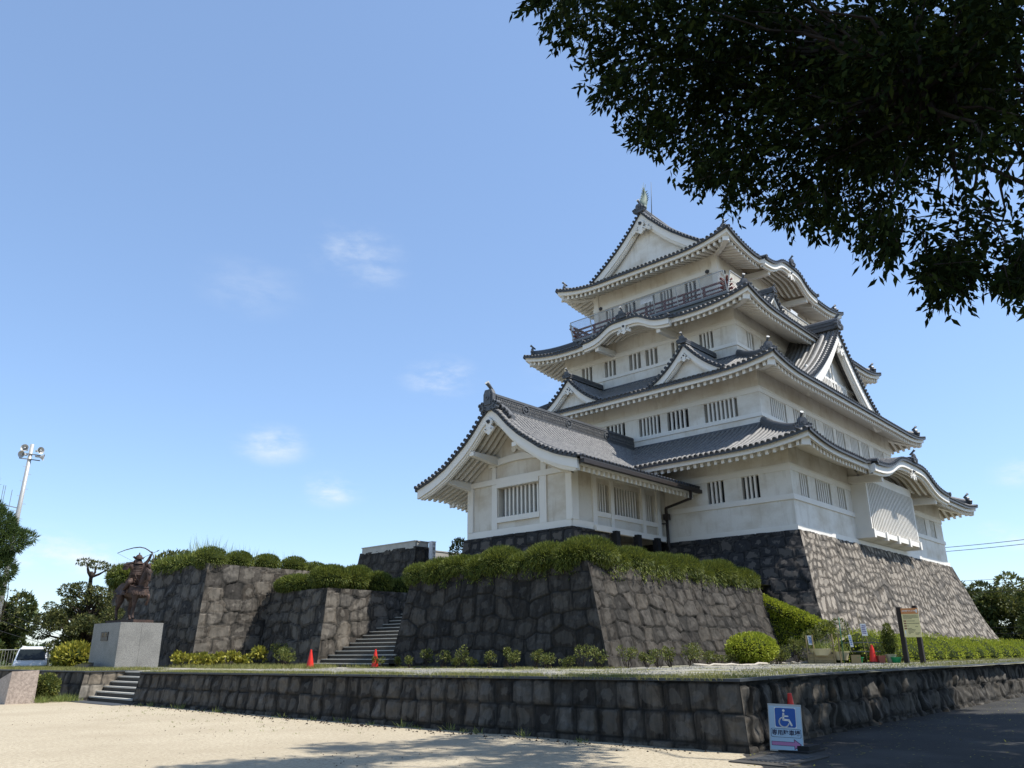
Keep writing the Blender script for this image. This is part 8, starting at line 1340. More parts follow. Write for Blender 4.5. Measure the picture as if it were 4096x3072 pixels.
SPRAYS = [(3.18, 2.44, 5.54, 3.14, 2.65, 5.71), (3.33, 2.46, 5.76, 3.23, 2.82, 5.74), (3.42, 2.78, 6.10, 3.49, 2.91, 5.99), (3.47, 2.59, 5.81, 3.35, 2.69, 5.60), (3.54, 2.70, 5.89, 3.53, 2.85, 5.75), (3.56, 2.93, 6.18, 3.56, 2.91, 6.09), (3.10, 2.39, 5.47, 2.94, 2.64, 5.42), (3.15, 2.50, 5.47, 3.11, 2.50, 5.34), (3.66, 2.62, 5.71, 3.59, 2.80, 5.76), (3.00, 2.48, 5.41, 2.97, 2.47, 5.44), (3.13, 2.54, 5.53, 3.06, 2.63, 5.66), (3.55, 2.68, 6.20, 3.49, 2.88, 6.14), (3.16, 2.38, 5.67, 3.12, 2.68, 5.56), (2.88, 2.35, 5.30, 3.07, 2.46, 5.56), (3.38, 2.67, 5.98, 3.47, 2.88, 5.83), (3.22, 2.46, 5.52, 3.13, 2.56, 5.35), (3.28, 2.59, 5.90, 3.29, 2.89, 5.80), (3.32, 2.47, 5.73, 3.37, 2.79, 5.66), (3.69, 2.79, 6.14, 3.66, 2.88, 6.03), (3.05, 2.33, 5.41, 3.13, 2.37, 5.34), (3.34, 2.65, 5.66, 3.28, 2.73, 5.47), (3.15, 2.26, 5.44, 3.18, 2.43, 5.34), (3.68, 2.65, 5.95, 3.66, 2.86, 5.89), (3.13, 2.39, 5.56, 2.93, 2.55, 5.37), (3.39, 2.74, 5.96, 3.41, 2.86, 5.96), (3.64, 2.75, 5.98, 3.66, 2.82, 5.83), (3.62, 2.77, 6.08, 3.66, 2.94, 5.86), (3.47, 2.84, 6.10, 3.45, 2.84, 5.96), (3.29, 2.82, 5.96, 3.39, 2.84, 5.87), (3.82, 2.59, 5.92, 3.82, 2.83, 5.80), (3.29, 2.42, 5.39, 3.32, 2.50, 5.30), (3.69, 2.72, 6.00, 3.71, 2.98, 5.81), (3.36, 2.56, 5.42, 3.38, 2.54, 5.38), (3.40, 2.48, 5.52, 3.50, 2.55, 5.53), (3.23, 2.41, 5.50, 3.36, 2.69, 5.57), (3.29, 2.30, 5.29, 3.14, 2.40, 5.22), (3.59, 2.70, 5.78, 3.70, 2.82, 5.78), (3.52, 2.48, 5.66, 3.40, 2.66, 5.49), (3.38, 2.51, 5.64, 3.63, 2.77, 5.78), (3.74, 2.83, 5.76, 3.79, 2.84, 5.70), (3.49, 2.68, 5.64, 3.68, 2.72, 5.77), (3.63, 2.54, 5.81, 3.70, 2.67, 5.78), (3.66, 2.77, 5.78, 3.73, 2.95, 5.80), (3.67, 2.63, 5.76, 3.66, 2.69, 5.79), (3.50, 2.32, 5.52, 3.54, 2.50, 5.45), (3.78, 2.45, 5.66, 3.66, 2.73, 5.62), (3.50, 2.54, 5.60, 3.58, 2.56, 5.59), (3.43, 2.26, 4.88, 3.44, 2.39, 4.87), (3.83, 2.62, 5.37, 3.90, 2.63, 5.34), (3.73, 2.59, 5.74, 3.86, 2.77, 5.61), (4.10, 2.42, 5.63, 3.79, 2.60, 5.48), (3.78, 2.51, 5.43, 3.64, 2.70, 5.29), (3.56, 2.16, 5.07, 3.50, 2.45, 5.00), (3.47, 2.12, 5.00, 3.50, 2.31, 5.02), (3.68, 2.34, 5.50, 3.53, 2.54, 5.37), (3.53, 2.24, 5.19, 3.45, 2.42, 5.24), (3.95, 2.32, 5.11, 3.73, 2.56, 5.14), (3.59, 2.15, 5.05, 3.51, 2.44, 5.04), (3.83, 2.25, 5.13, 3.66, 2.62, 5.22), (4.00, 2.41, 5.49, 3.97, 2.62, 5.38), (3.54, 2.08, 5.00, 3.39, 2.27, 4.91), (3.89, 2.53, 5.70, 3.93, 2.89, 5.76), (3.57, 2.38, 5.29, 3.71, 2.62, 5.46), (4.04, 2.51, 5.80, 3.99, 2.77, 5.76), (3.97, 2.51, 5.65, 3.98, 2.65, 5.62), (3.84, 2.50, 5.61, 3.84, 2.73, 5.56), (3.45, 2.15, 4.96, 3.39, 2.41, 4.93), (3.95, 2.45, 5.23, 3.94, 2.80, 5.39), (3.48, 2.26, 4.93, 3.61, 2.31, 5.08), (4.03, 2.57, 5.90, 3.94, 2.77, 5.74), (3.64, 2.17, 5.31, 3.37, 2.45, 5.17), (3.53, 2.23, 5.05, 3.57, 2.44, 5.14), (3.92, 2.52, 5.54, 3.89, 2.75, 5.34), (3.37, 2.05, 4.95, 3.39, 2.24, 4.88), (3.77, 2.20, 5.02, 3.74, 2.44, 5.03), (4.07, 2.62, 5.51, 3.88, 2.66, 5.48), (3.96, 2.46, 5.58, 3.77, 2.50, 5.35), (3.98, 2.49, 5.47, 4.08, 2.67, 5.24), (3.57, 2.05, 4.95, 3.62, 2.23, 4.88), (3.79, 2.25, 5.16, 3.84, 2.35, 5.18), (3.51, 2.17, 4.83, 3.53, 2.24, 4.80), (3.91, 2.57, 5.33, 4.12, 2.73, 5.25), (3.45, 1.97, 4.94, 3.48, 2.46, 4.90), (3.68, 2.41, 5.17, 3.63, 2.42, 4.98), (4.02, 2.62, 5.56, 3.92, 2.72, 5.26), (3.64, 2.35, 5.12, 3.72, 2.44, 5.19), (4.13, 2.66, 5.29, 4.14, 2.72, 5.40), (3.92, 2.50, 5.06, 4.16, 2.63, 5.20), (4.12, 2.56, 5.13, 4.06, 2.43, 5.00), (3.92, 2.14, 4.89, 3.83, 2.34, 4.83), (4.32, 2.42, 5.32, 4.42, 2.63, 5.26), (4.36, 2.57, 5.20, 4.44, 2.54, 5.19), (4.37, 2.32, 5.09, 4.05, 2.55, 5.11), (3.67, 2.26, 4.82, 3.64, 2.29, 4.80), (4.22, 2.67, 5.15, 3.93, 2.59, 5.05), (3.99, 2.48, 5.15, 4.10, 2.49, 5.25), (3.85, 2.09, 4.66, 3.65, 2.17, 4.64), (3.80, 2.07, 4.72, 3.69, 2.30, 4.64), (4.09, 2.43, 5.02, 4.29, 2.65, 5.19), (3.92, 2.13, 5.03, 3.90, 2.50, 4.87), (4.25, 2.37, 5.22, 4.30, 2.58, 5.25), (3.82, 2.29, 4.85, 3.80, 2.41, 4.87), (3.91, 2.27, 5.13, 3.84, 2.39, 4.91), (3.81, 2.08, 4.77, 3.90, 2.16, 4.42), (3.91, 1.97, 4.74, 3.89, 2.04, 4.59), (3.49, 2.13, 4.65, 3.67, 2.24, 4.61), (4.28, 2.46, 5.30, 4.21, 2.57, 5.14), (4.25, 2.45, 5.02, 4.16, 2.56, 4.97), (3.93, 2.36, 4.73, 4.09, 2.28, 4.82), (4.17, 2.19, 4.93, 4.42, 2.44, 4.92), (4.06, 1.85, 4.79, 3.92, 2.14, 4.59), (4.33, 2.40, 4.94, 4.30, 2.36, 4.94), (3.74, 2.23, 4.74, 3.90, 2.35, 4.76), (4.33, 2.56, 5.15, 4.39, 2.57, 5.05), (4.30, 2.34, 4.99, 4.03, 2.24, 4.90), (4.28, 2.50, 5.42, 4.28, 2.71, 5.24), (3.72, 2.30, 4.60, 3.61, 2.26, 4.61), (4.35, 2.31, 5.37, 4.33, 2.46, 5.09), (4.24, 2.32, 4.98, 4.26, 2.32, 4.89), (3.95, 2.18, 4.67, 3.88, 2.17, 4.64), (4.41, 2.35, 5.26, 4.43, 2.69, 5.24), (3.75, 2.03, 4.76, 3.82, 2.24, 4.63), (4.21, 2.37, 5.14, 4.27, 2.47, 4.94), (3.81, 2.15, 4.85, 3.79, 2.41, 4.77), (4.01, 2.40, 5.01, 4.14, 2.55, 5.01), (3.98, 2.25, 5.08, 4.10, 2.46, 4.99), (4.08, 2.16, 5.10, 4.25, 2.38, 4.93), (4.12, 2.30, 5.01, 4.12, 2.42, 4.83), (4.38, 2.51, 5.38, 4.26, 2.53, 5.03), (4.26, 2.33, 5.24, 4.40, 2.62, 5.11), (4.70, 2.16, 4.77, 4.47, 2.40, 4.77), (4.34, 2.07, 4.61, 4.14, 2.24, 4.56), (3.98, 1.93, 4.46, 3.72, 1.92, 4.31), (4.52, 2.19, 4.94, 4.53, 2.30, 4.83), (4.32, 2.06, 4.88, 4.25, 2.19, 4.75), (4.02, 2.08, 4.55, 4.03, 2.13, 4.63), (4.71, 2.11, 4.90, 4.76, 2.52, 5.00), (3.87, 1.73, 4.47, 3.87, 1.97, 4.40), (4.41, 2.09, 4.91, 4.50, 2.23, 4.81), (4.52, 2.10, 5.07, 4.59, 2.15, 4.70), (3.94, 1.75, 4.32, 3.87, 1.89, 4.26), (4.09, 1.99, 4.76, 4.18, 2.10, 4.43), (3.97, 1.95, 4.35, 4.04, 2.13, 4.41), (4.06, 2.08, 4.56, 4.24, 2.16, 4.62), (4.00, 1.90, 4.45, 4.13, 2.06, 4.49), (4.23, 2.12, 4.57, 4.16, 2.16, 4.41), (4.12, 2.01, 4.86, 4.08, 2.18, 4.65), (4.37, 2.28, 4.77, 4.46, 2.39, 4.72), (4.38, 2.26, 4.91, 4.68, 2.38, 4.95), (4.20, 1.96, 4.69, 4.16, 1.99, 4.51), (4.46, 2.24, 5.01, 4.41, 2.25, 4.74), (4.04, 1.96, 4.62, 4.03, 2.05, 4.38), (4.58, 2.29, 4.71, 4.47, 2.29, 4.82), (4.18, 2.02, 4.96, 4.36, 2.30, 4.67), (4.03, 1.95, 4.48, 4.10, 2.15, 4.52), (4.40, 2.27, 5.04, 4.64, 2.30, 4.79), (4.35, 2.17, 4.63, 4.58, 2.15, 4.58), (3.94, 1.77, 4.37, 3.94, 1.89, 4.33), (4.15, 1.80, 4.27, 4.01, 1.85, 4.15), (4.69, 2.10, 4.87, 4.72, 2.22, 4.61), (4.28, 1.98, 4.72, 4.38, 2.09, 4.59), (3.92, 1.72, 4.30, 4.00, 1.90, 4.11), (4.16, 1.98, 4.46, 4.26, 1.97, 4.37), (4.36, 1.84, 4.42, 4.36, 1.92, 4.35), (4.35, 1.79, 4.68, 4.49, 2.13, 4.53), (4.06, 1.80, 4.40, 4.17, 2.00, 4.24), (4.00, 1.70, 4.45, 4.17, 1.92, 4.32), (4.19, 1.92, 4.45, 4.30, 1.83, 4.38), (4.55, 1.96, 4.50, 4.51, 2.00, 4.46), (4.29, 1.75, 4.40, 4.46, 1.88, 4.38), (4.39, 1.90, 4.47, 4.40, 1.84, 4.39), (4.56, 2.08, 4.67, 4.61, 2.07, 4.61), (4.35, 1.81, 4.35, 4.23, 1.80, 4.35), (4.33, 1.96, 4.65, 4.49, 2.05, 4.51), (4.25, 2.09, 4.61, 4.53, 2.05, 4.35), (4.32, 1.83, 4.42, 4.18, 1.72, 4.36), (4.36, 1.88, 4.36, 4.43, 1.86, 4.32), (4.25, 1.85, 4.64, 4.45, 1.89, 4.35), (3.95, 1.72, 4.44, 4.15, 1.81, 4.35), (4.39, 1.51, 4.23, 4.45, 1.72, 4.18), (4.38, 1.53, 4.15, 4.37, 1.57, 4.28), (4.74, 1.73, 4.32, 4.50, 1.79, 4.24), (3.99, 1.40, 3.94, 4.09, 1.63, 4.01), (4.86, 1.81, 4.67, 4.90, 1.85, 4.31), (4.96, 1.69, 4.59, 4.87, 1.88, 4.42), (4.29, 1.52, 4.14, 4.31, 1.71, 4.13), (4.74, 1.83, 4.48, 4.59, 1.85, 4.29), (4.13, 1.56, 4.21, 4.11, 1.75, 4.08), (3.99, 1.58, 3.98, 3.88, 1.61, 4.04), (4.61, 1.72, 4.50, 4.51, 1.83, 4.28), (4.82, 1.74, 4.77, 4.78, 1.97, 4.47), (4.67, 1.80, 4.39, 4.64, 1.84, 4.30), (4.38, 1.47, 4.32, 4.28, 1.56, 4.09), (4.53, 1.58, 4.54, 4.69, 1.76, 4.23), (4.68, 1.79, 4.50, 4.69, 1.77, 4.43), (4.70, 1.62, 4.43, 4.74, 1.72, 4.23), (4.33, 1.43, 4.22, 4.47, 1.59, 4.03), (4.16, 1.45, 4.08, 4.16, 1.48, 4.03), (4.72, 1.79, 4.55, 4.68, 1.86, 4.41), (4.12, 1.41, 4.04, 4.27, 1.46, 3.91), (4.17, 1.39, 3.98, 4.26, 1.49, 4.00), (4.78, 1.59, 4.48, 4.88, 1.70, 4.37), (4.75, 1.73, 4.68, 4.79, 1.87, 4.47), (4.85, 1.71, 4.40, 4.76, 1.78, 4.43), (4.49, 1.56, 4.31, 4.51, 1.58, 4.03), (4.44, 1.43, 4.27, 4.54, 1.58, 4.05), (4.48, 1.54, 4.28, 4.38, 1.60, 4.21), (4.11, 1.36, 4.01, 4.06, 1.35, 4.00), (4.82, 1.70, 4.41, 4.75, 1.59, 4.21), (4.83, 1.53, 4.51, 5.01, 1.60, 4.28), (4.94, 1.49, 4.24, 4.87, 1.54, 4.17), (4.19, 1.21, 3.82, 4.17, 1.36, 3.83), (4.03, 1.31, 3.99, 4.10, 1.31, 3.83), (4.88, 1.51, 4.54, 4.95, 1.61, 4.37), (4.12, 1.35, 4.03, 4.16, 1.34, 3.97), (4.20, 1.24, 3.91, 4.28, 1.33, 3.93), (4.75, 1.49, 4.20, 4.78, 1.56, 4.18), (4.14, 1.26, 3.97, 4.27, 1.33, 3.81), (4.88, 1.49, 4.39, 5.00, 1.54, 4.34), (4.41, 1.32, 4.16, 4.25, 1.40, 4.01), (4.95, 1.67, 4.40, 4.88, 1.72, 4.41), (4.16, 1.41, 4.12, 4.12, 1.47, 3.89), (4.74, 1.52, 4.56, 4.88, 1.66, 4.36), (4.52, 1.44, 4.18, 4.62, 1.52, 4.17), (4.69, 1.32, 4.31, 4.86, 1.38, 4.02), (3.94, 1.28, 3.88, 4.15, 1.38, 3.93), (4.81, 1.56, 4.21, 4.81, 1.61, 4.29), (4.38, 1.43, 4.36, 4.63, 1.46, 4.12), (4.73, 1.41, 4.30, 4.87, 1.46, 4.08), (4.85, 1.53, 4.21, 4.93, 1.51, 4.21), (4.90, 1.50, 4.51, 4.85, 1.61, 4.30), (4.64, 1.46, 4.18, 4.60, 1.45, 4.10), (4.80, 1.08, 4.11, 4.88, 1.31, 3.97), (4.49, 1.25, 4.02, 4.52, 1.33, 3.88), (4.87, 1.24, 4.31, 4.96, 1.46, 4.13), (4.35, 1.19, 3.94, 4.38, 1.26, 3.84), (4.22, 1.20, 3.71, 4.27, 1.19, 3.72), (4.20, 1.05, 3.84, 4.19, 1.20, 3.78), (4.21, 1.19, 3.81, 4.39, 1.16, 3.85), (5.01, 1.20, 4.28, 5.17, 1.38, 4.11), (4.40, 1.19, 3.88, 4.51, 1.28, 3.81), (4.78, 1.21, 3.99, 4.59, 1.30, 3.95), (4.27, 1.21, 3.78, 4.23, 1.26, 3.66), (4.60, 1.15, 4.16, 4.73, 1.30, 4.00), (5.05, 1.27, 4.36, 5.02, 1.45, 4.16), (4.30, 1.24, 3.95, 4.28, 1.20, 3.79), (4.64, 1.20, 4.04, 4.63, 1.34, 3.97), (4.93, 1.23, 4.02, 5.04, 1.37, 3.99), (4.11, 1.11, 3.66, 4.13, 1.16, 3.68), (5.17, 1.16, 4.27, 5.04, 1.31, 4.16), (4.56, 1.05, 3.93, 4.48, 1.26, 3.69), (4.33, 1.01, 3.92, 4.41, 1.15, 3.66), (4.78, 1.19, 4.19, 4.98, 1.34, 4.04), (4.45, 0.98, 4.01, 4.39, 1.11, 3.80), (4.93, 1.21, 4.00, 5.02, 1.30, 4.06), (4.43, 1.14, 3.97, 4.41, 1.13, 3.85), (4.31, 1.04, 3.83, 4.32, 1.16, 3.57), (4.38, 0.97, 3.90, 4.58, 1.02, 3.67), (4.11, 1.01, 3.61, 4.24, 1.02, 3.53), (4.23, 1.08, 3.87, 4.38, 1.15, 3.71), (5.04, 1.23, 4.13, 5.00, 1.33, 4.04), (4.09, 1.06, 3.74, 4.09, 1.06, 3.49), (4.21, 0.99, 3.70, 4.32, 1.13, 3.67), (4.63, 1.17, 4.02, 4.71, 1.27, 3.87), (4.13, 1.06, 3.81, 4.21, 1.18, 3.65), (4.57, 1.18, 3.85, 4.55, 1.15, 3.76), (4.28, 1.15, 3.93, 4.51, 1.15, 3.75), (4.20, 1.10, 3.74, 4.33, 1.08, 3.70), (4.89, 1.23, 4.30, 5.05, 1.33, 4.00), (4.10, 0.98, 3.84, 4.27, 1.11, 3.55), (4.85, 1.18, 4.02, 4.82, 1.19, 4.02), (4.90, 1.14, 3.77, 4.82, 1.07, 3.76), (5.02, 1.08, 3.95, 4.94, 1.01, 3.79), (4.20, 0.82, 3.46, 4.15, 0.96, 3.48), (5.08, 0.94, 3.92, 5.07, 1.17, 3.95), (4.48, 0.83, 3.63, 4.41, 0.97, 3.53), (4.80, 1.00, 3.65, 4.71, 1.00, 3.66), (4.71, 0.88, 3.74, 5.00, 1.17, 3.79), (4.75, 0.99, 3.68, 4.81, 1.04, 3.70), (4.40, 0.92, 3.61, 4.41, 0.90, 3.56), (4.94, 0.94, 3.72, 4.97, 1.18, 3.73), (4.98, 1.03, 3.59, 5.16, 1.18, 3.64), (4.99, 0.93, 3.90, 4.88, 1.08, 3.67), (4.33, 0.91, 3.56, 4.46, 0.96, 3.47), (4.60, 0.81, 3.56, 4.58, 1.03, 3.37), (5.06, 0.83, 3.70, 4.94, 1.05, 3.64), (5.12, 1.03, 3.64, 4.98, 1.12, 3.63), (4.48, 0.94, 3.58, 4.56, 0.93, 3.48), (4.39, 0.84, 3.52, 4.27, 0.82, 3.50), (4.70, 0.90, 3.68, 4.70, 0.95, 3.52), (5.09, 0.88, 3.97, 5.16, 1.14, 3.80), (4.78, 0.94, 3.61, 4.74, 1.05, 3.65), (4.94, 0.86, 3.67, 4.84, 1.08, 3.66), (4.09, 0.92, 3.38, 4.40, 0.93, 3.41), (4.77, 0.95, 3.75, 4.57, 1.01, 3.43), (4.77, 0.92, 3.75, 4.74, 0.96, 3.57), (4.88, 1.14, 3.77, 4.88, 1.07, 3.55), (4.46, 0.90, 3.74, 4.70, 0.96, 3.41), (5.04, 0.94, 3.91, 5.12, 0.99, 3.71), (5.19, 1.14, 3.79, 5.10, 1.12, 3.72), (4.30, 0.92, 3.70, 4.54, 0.98, 3.45), (4.45, 0.91, 3.69, 4.40, 0.88, 3.40), (4.68, 0.91, 3.68, 4.68, 0.87, 3.57), (4.67, 0.94, 3.77, 4.95, 1.03, 3.56), (5.12, 1.09, 3.85, 5.35, 1.08, 3.71), (4.56, 0.97, 3.64, 4.41, 0.91, 3.34), (4.15, 0.95, 3.48, 4.29, 0.91, 3.39), (5.04, 0.90, 3.86, 5.10, 0.96, 3.61), (4.77, 0.89, 3.65, 4.79, 0.89, 3.54), (4.12, 0.78, 3.44, 4.38, 0.83, 3.43), (4.62, 0.97, 3.64, 4.51, 0.86, 3.52), (4.88, 0.87, 3.86, 5.06, 0.92, 3.59), (4.46, 0.83, 3.65, 4.64, 0.84, 3.50), (5.04, 0.99, 3.78, 4.97, 1.00, 3.67), (4.78, 0.87, 3.65, 4.71, 0.82, 3.47), (4.36, 0.80, 3.51, 4.40, 0.72, 3.47), (4.26, 0.89, 3.47, 4.18, 0.70, 3.39), (4.24, 0.81, 3.52, 4.29, 0.69, 3.39), (5.09, 1.03, 3.79, 5.04, 0.94, 3.65), (5.13, 0.90, 3.86, 4.95, 1.00, 3.65), (5.17, 0.85, 3.76, 4.95, 0.86, 3.73), (4.43, 0.74, 3.62, 4.50, 0.77, 3.46), (4.52, 0.82, 3.57, 4.49, 0.79, 3.38), (4.92, 0.95, 3.84, 5.19, 0.84, 3.72), (4.14, 0.89, 3.37, 4.36, 0.77, 3.27), (4.23, 0.76, 3.26, 4.27, 0.79, 3.37), (4.44, 0.61, 3.43, 4.49, 0.72, 3.39), (4.41, 0.72, 3.55, 4.67, 0.73, 3.49), (4.67, 0.70, 3.79, 4.79, 0.79, 3.61), (4.43, 0.84, 3.70, 4.67, 0.92, 3.50), (4.87, 0.95, 3.73, 4.73, 0.89, 3.53), (4.62, 0.63, 3.46, 4.75, 0.63, 3.44), (4.92, 0.68, 3.62, 4.78, 0.71, 3.48), (5.02, 0.74, 3.70, 4.85, 0.71, 3.57), (4.37, 0.43, 3.29, 4.31, 0.58, 3.30), (4.88, 0.62, 3.61, 4.71, 0.72, 3.46), (4.60, 0.50, 3.48, 4.69, 0.65, 3.47), (4.73, 0.55, 3.57, 4.80, 0.67, 3.55), (4.58, 0.53, 3.37, 4.60, 0.67, 3.44), (4.74, 0.45, 3.53, 4.65, 0.61, 3.49), (4.97, 0.53, 3.70, 4.94, 0.69, 3.64), (4.41, 0.53, 3.37, 4.55, 0.67, 3.41), (4.66, 0.71, 3.50, 4.63, 0.60, 3.48), (4.17, 0.60, 3.31, 4.23, 0.60, 3.29), (4.80, 0.59, 3.54, 4.84, 0.60, 3.59), (4.95, 0.70, 3.53, 5.08, 0.63, 3.62), (4.85, 0.60, 3.52, 4.70, 0.53, 3.45), (4.87, 0.62, 3.66, 4.88, 0.71, 3.49), (4.23, 0.58, 3.35, 4.30, 0.59, 3.17), (4.39, 0.46, 3.54, 4.31, 0.59, 3.25), (5.06, 0.57, 3.85, 5.04, 0.65, 3.65), (4.45, 0.59, 3.49, 4.60, 0.67, 3.38), (4.97, 0.65, 3.76, 4.99, 0.61, 3.60), (4.98, 0.55, 3.57, 5.01, 0.59, 3.53), (4.31, 0.46, 3.38, 4.31, 0.51, 3.30), (4.28, 0.50, 3.51, 4.36, 0.56, 3.28), (4.78, 0.52, 3.63, 4.90, 0.62, 3.44), (4.14, 0.45, 3.19, 4.26, 0.47, 3.17), (4.89, 0.44, 3.60, 5.02, 0.56, 3.37), (4.47, 0.49, 3.55, 4.48, 0.54, 3.28), (4.49, 0.60, 3.59, 4.67, 0.60, 3.45), (4.55, 0.56, 3.54, 4.63, 0.66, 3.37), (4.44, 0.51, 3.52, 4.58, 0.61, 3.37), (4.98, 0.64, 3.72, 4.98, 0.69, 3.50), (4.50, 0.69, 3.44, 4.47, 0.67, 3.34), (4.33, 0.48, 3.26, 4.35, 0.54, 3.19), (4.59, 0.57, 3.63, 4.81, 0.53, 3.57), (5.04, 0.56, 3.59, 4.92, 0.54, 3.47), (4.33, 0.45, 3.34, 4.29, 0.50, 3.22), (4.59, 0.99, 4.25, 4.78, 0.88, 4.10), (4.42, 1.00, 4.15, 4.54, 0.83, 4.04), (4.28, 1.00, 4.03, 4.35, 0.88, 3.93), (4.07, 0.87, 4.03, 4.01, 0.98, 3.82), (4.81, 1.05, 4.43, 4.91, 0.92, 4.20), (4.77, 0.77, 4.32, 4.93, 0.88, 4.11), (4.56, 0.76, 4.36, 4.61, 0.74, 3.91), (3.82, 0.56, 3.76, 4.04, 0.62, 3.82), (4.45, 0.68, 4.21, 4.62, 0.75, 3.90), (4.24, 0.74, 4.01, 4.29, 0.77, 3.97), (4.77, 0.66, 4.25, 4.81, 0.67, 4.02), (4.05, 0.52, 4.00, 3.95, 0.54, 3.83), (4.62, 0.62, 4.35, 4.80, 0.66, 4.09), (4.50, 0.60, 4.37, 4.59, 0.54, 4.02), (4.62, 0.33, 4.06, 4.54, 0.38, 4.04), (4.34, 0.38, 3.98, 4.27, 0.45, 3.68), (4.59, 0.36, 4.31, 4.96, 0.47, 4.12), (4.25, 0.29, 4.12, 4.28, 0.42, 3.63), (4.86, 0.53, 4.27, 4.94, 0.60, 3.99), (4.35, 0.23, 3.77, 4.33, 0.36, 3.85), (4.16, 0.22, 3.52, 4.19, 0.33, 3.71), (4.18, 0.30, 3.36, 4.09, 0.43, 3.51), (4.92, 0.36, 4.05, 4.93, 0.45, 4.10), (4.58, 0.21, 3.82, 4.36, 0.46, 3.83), (4.90, 0.41, 4.11, 4.69, 0.39, 3.88), (4.68, 0.27, 3.92, 4.78, 0.42, 3.92), (4.34, 0.55, 3.61, 4.49, 0.47, 3.57), (4.31, 0.55, 3.36, 4.17, 0.35, 3.56), (4.98, 0.73, 3.69, 4.81, 0.50, 3.98), (4.60, 0.64, 3.69, 4.62, 0.68, 3.80), (4.70, 0.69, 3.92, 4.71, 0.62, 3.96), (4.07, 0.62, 3.58, 4.16, 0.55, 3.66), (4.37, 0.71, 3.64, 4.06, 0.59, 3.70), (4.64, 0.84, 3.77, 4.24, 0.64, 3.87), (4.46, 0.63, 3.57, 4.26, 0.70, 3.69), (4.28, 0.67, 3.40, 4.22, 0.79, 3.57), (5.19, 0.75, 3.96, 4.97, 0.85, 3.97), (5.12, 0.67, 3.96, 4.76, 0.88, 4.08), (5.16, 1.15, 3.82, 4.88, 0.90, 3.85), (4.45, 0.86, 3.53, 4.55, 0.91, 3.59), (4.44, 0.99, 3.65, 4.35, 0.84, 3.77), (4.51, 1.22, 3.68, 4.44, 1.01, 3.84), (4.60, 1.04, 3.83, 4.64, 0.88, 3.96), (4.27, 0.98, 3.78, 4.25, 0.82, 3.74)]
zk = thing('zelkova_tree', (14.5, -2.5, 0), 'huge dark zelkova crown hanging over the scene from the upper right', 'tree')
def crown(mb, L4, dens, L, Wd, jit, cap):
    for (x, y, z, r) in L4:
        n = int(min(cap, dens*r*r+14)); P, d = sphere_pts(n, (x, y, z), (r, r, r*.85), 1.0)
        out = unit(np.array([x-14.5, y+2.5, 0.])); D = d*.7+out*.35+np.array([0, 0, -.42])+RNG.normal(size=(n, 3))*jit; leaves(mb, P, D, L*(.55+.75*RNG.random(n)), Wd)
m = M(); crown(m, BOUGHS, 1900, .068, .027, .45, 340)
for s_ in SPRAYS:   # leafy twig ends
    a, b = np.array(s_[:3]), np.array(s_[3:]); n = int(np.linalg.norm(b-a)/.016)+5; t = np.linspace(.05, 1, n); sag = np.zeros((n, 3)); sag[:, 2] = -.06*t*t
    P = a+(b-a)*t[:, None]+sag+RNG.normal(size=(n, 3))*.012; d = unit(b-a); sd = unit(np.cross(d, RNG.normal(size=3))); al = np.where(np.arange(n) % 2 == 0, 1, -1)[:, None]
    leaves(m, P, d*.75+sd*al*.7+np.array([0, 0, -.45])+RNG.normal(size=(n, 3))*.28, .068*(.6+.6*RNG.random(n)), .025)
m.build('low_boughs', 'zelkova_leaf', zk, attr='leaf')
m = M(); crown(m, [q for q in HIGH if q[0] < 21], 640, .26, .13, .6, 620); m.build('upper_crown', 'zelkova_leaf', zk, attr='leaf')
m = M(); m.tube(wander((14.5, -2.5, -.2), (14.0, -1.8, 6), 6, .02, 1), np.linspace(.55, .38, 6), 12)
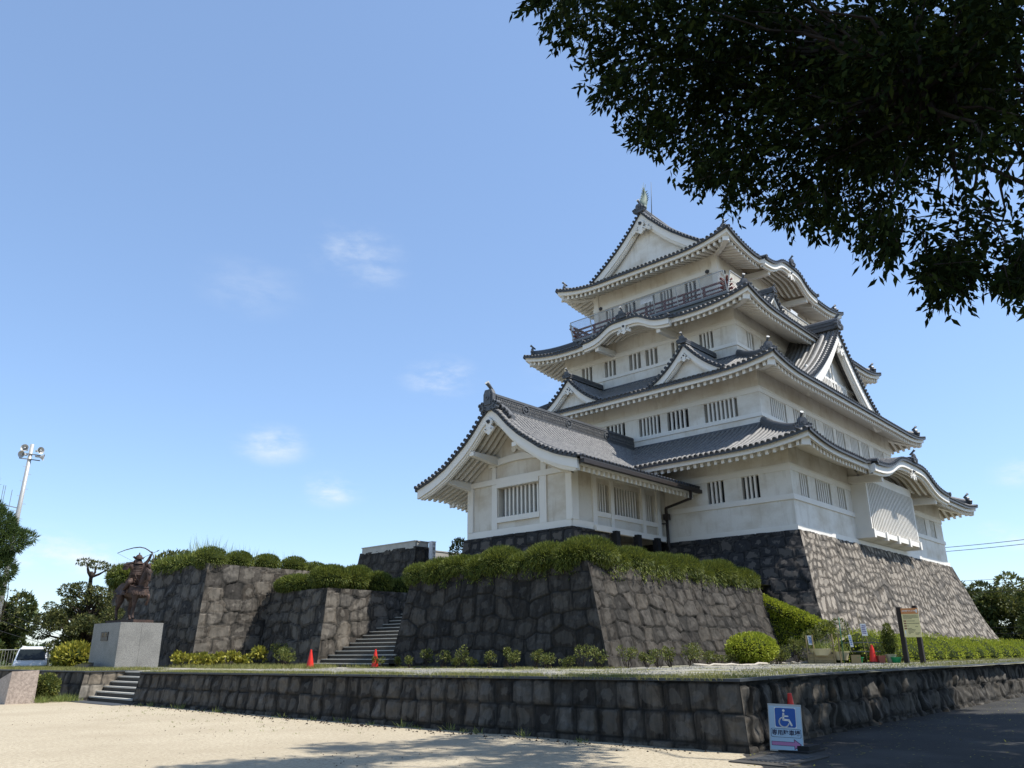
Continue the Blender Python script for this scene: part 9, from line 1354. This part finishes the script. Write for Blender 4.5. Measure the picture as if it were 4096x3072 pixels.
cen = [((14, -1.8, 6), q) for q in ((6.5, 2.4, 6.6), (5.0, 1.2, 5.6), (7.5, 3.2, 8.5), (4.4, .8, 4.6), (12, 4, 13), (17, 2, 14), (10, -4, 13), (18, -6, 13), (14, -1, 16), (8, 0, 12))]
TW = []
for i, (a, b) in enumerate(cen):
    p = wander(a, b, 8, .05, 40+i); m.tube(p, np.linspace(.045 if i < 4 else .11, .012, 8), 8); TW.append(p)
for s_ in SPRAYS[::2]: m.tube([s_[:3], s_[3:]], [.004, .0015], 4)
for i, (x, y, z, r) in enumerate(BOUGHS[::2]):
    q = np.array((x, y, z)); best = min((np.linalg.norm(p[k]-q), j, k) for j, p in enumerate(TW) for k in range(4, 8)); s_ = TW[best[1]][best[2]]
    if best[0] < 2.4: m.tube(wander(s_, q, 5, .06, i), [.022, .016, .011, .007, .004], 5)
m.build('trunk', 'bark', zk)
z1 = thing('zelkova_tree', (27, -7, 0), 'middle roadside zelkova standing just outside the right picture edge', 'tree'); m = M(); crown(m, [q for q in HIGH if q[0] >= 21], 640, .26, .13, .6, 620); m.build('crown', 'zelkova_leaf', z1, attr='leaf')
m = M(); m.tube(wander((27, -7, -.2), (26, -5, 7), 6, .02, 3), np.linspace(.5, .3, 6), 10)
for q in ((24, -2, 12), (28, -3, 13), (26, -8, 13), (23, 0, 11)): m.tube(wander((26, -5, 7), q, 6, .05, 4), np.linspace(.2, .03, 6), 7)
m.build('trunk', 'bark', z1)
# the next tree along the road, outside the picture, whose shade falls across the wall
z2 = thing('zelkova_tree', (37, -5, 0), 'second dark roadside tree farther along the road whose shade crosses the wall', 'tree'); g = np.random.default_rng(5)
H2 = [(36+g.normal()*2.2, -3.2+g.normal()*1.6, 8+g.normal()*1.6, g.uniform(.8, 1.2)) for _ in range(60)]; H2 = [q for q in H2 if q[1]+q[3] < .085*q[0]+.2]
m = M(); crown(m, H2, 150, .3, .15, .6, 220); m.build('crown', 'zelkova_leaf', z2, attr='leaf'); m = M(); m.tube([(37, -5, -.2), (36.5, -4, 8)], [.4, .2], 10); m.build('trunk', 'bark', z2)
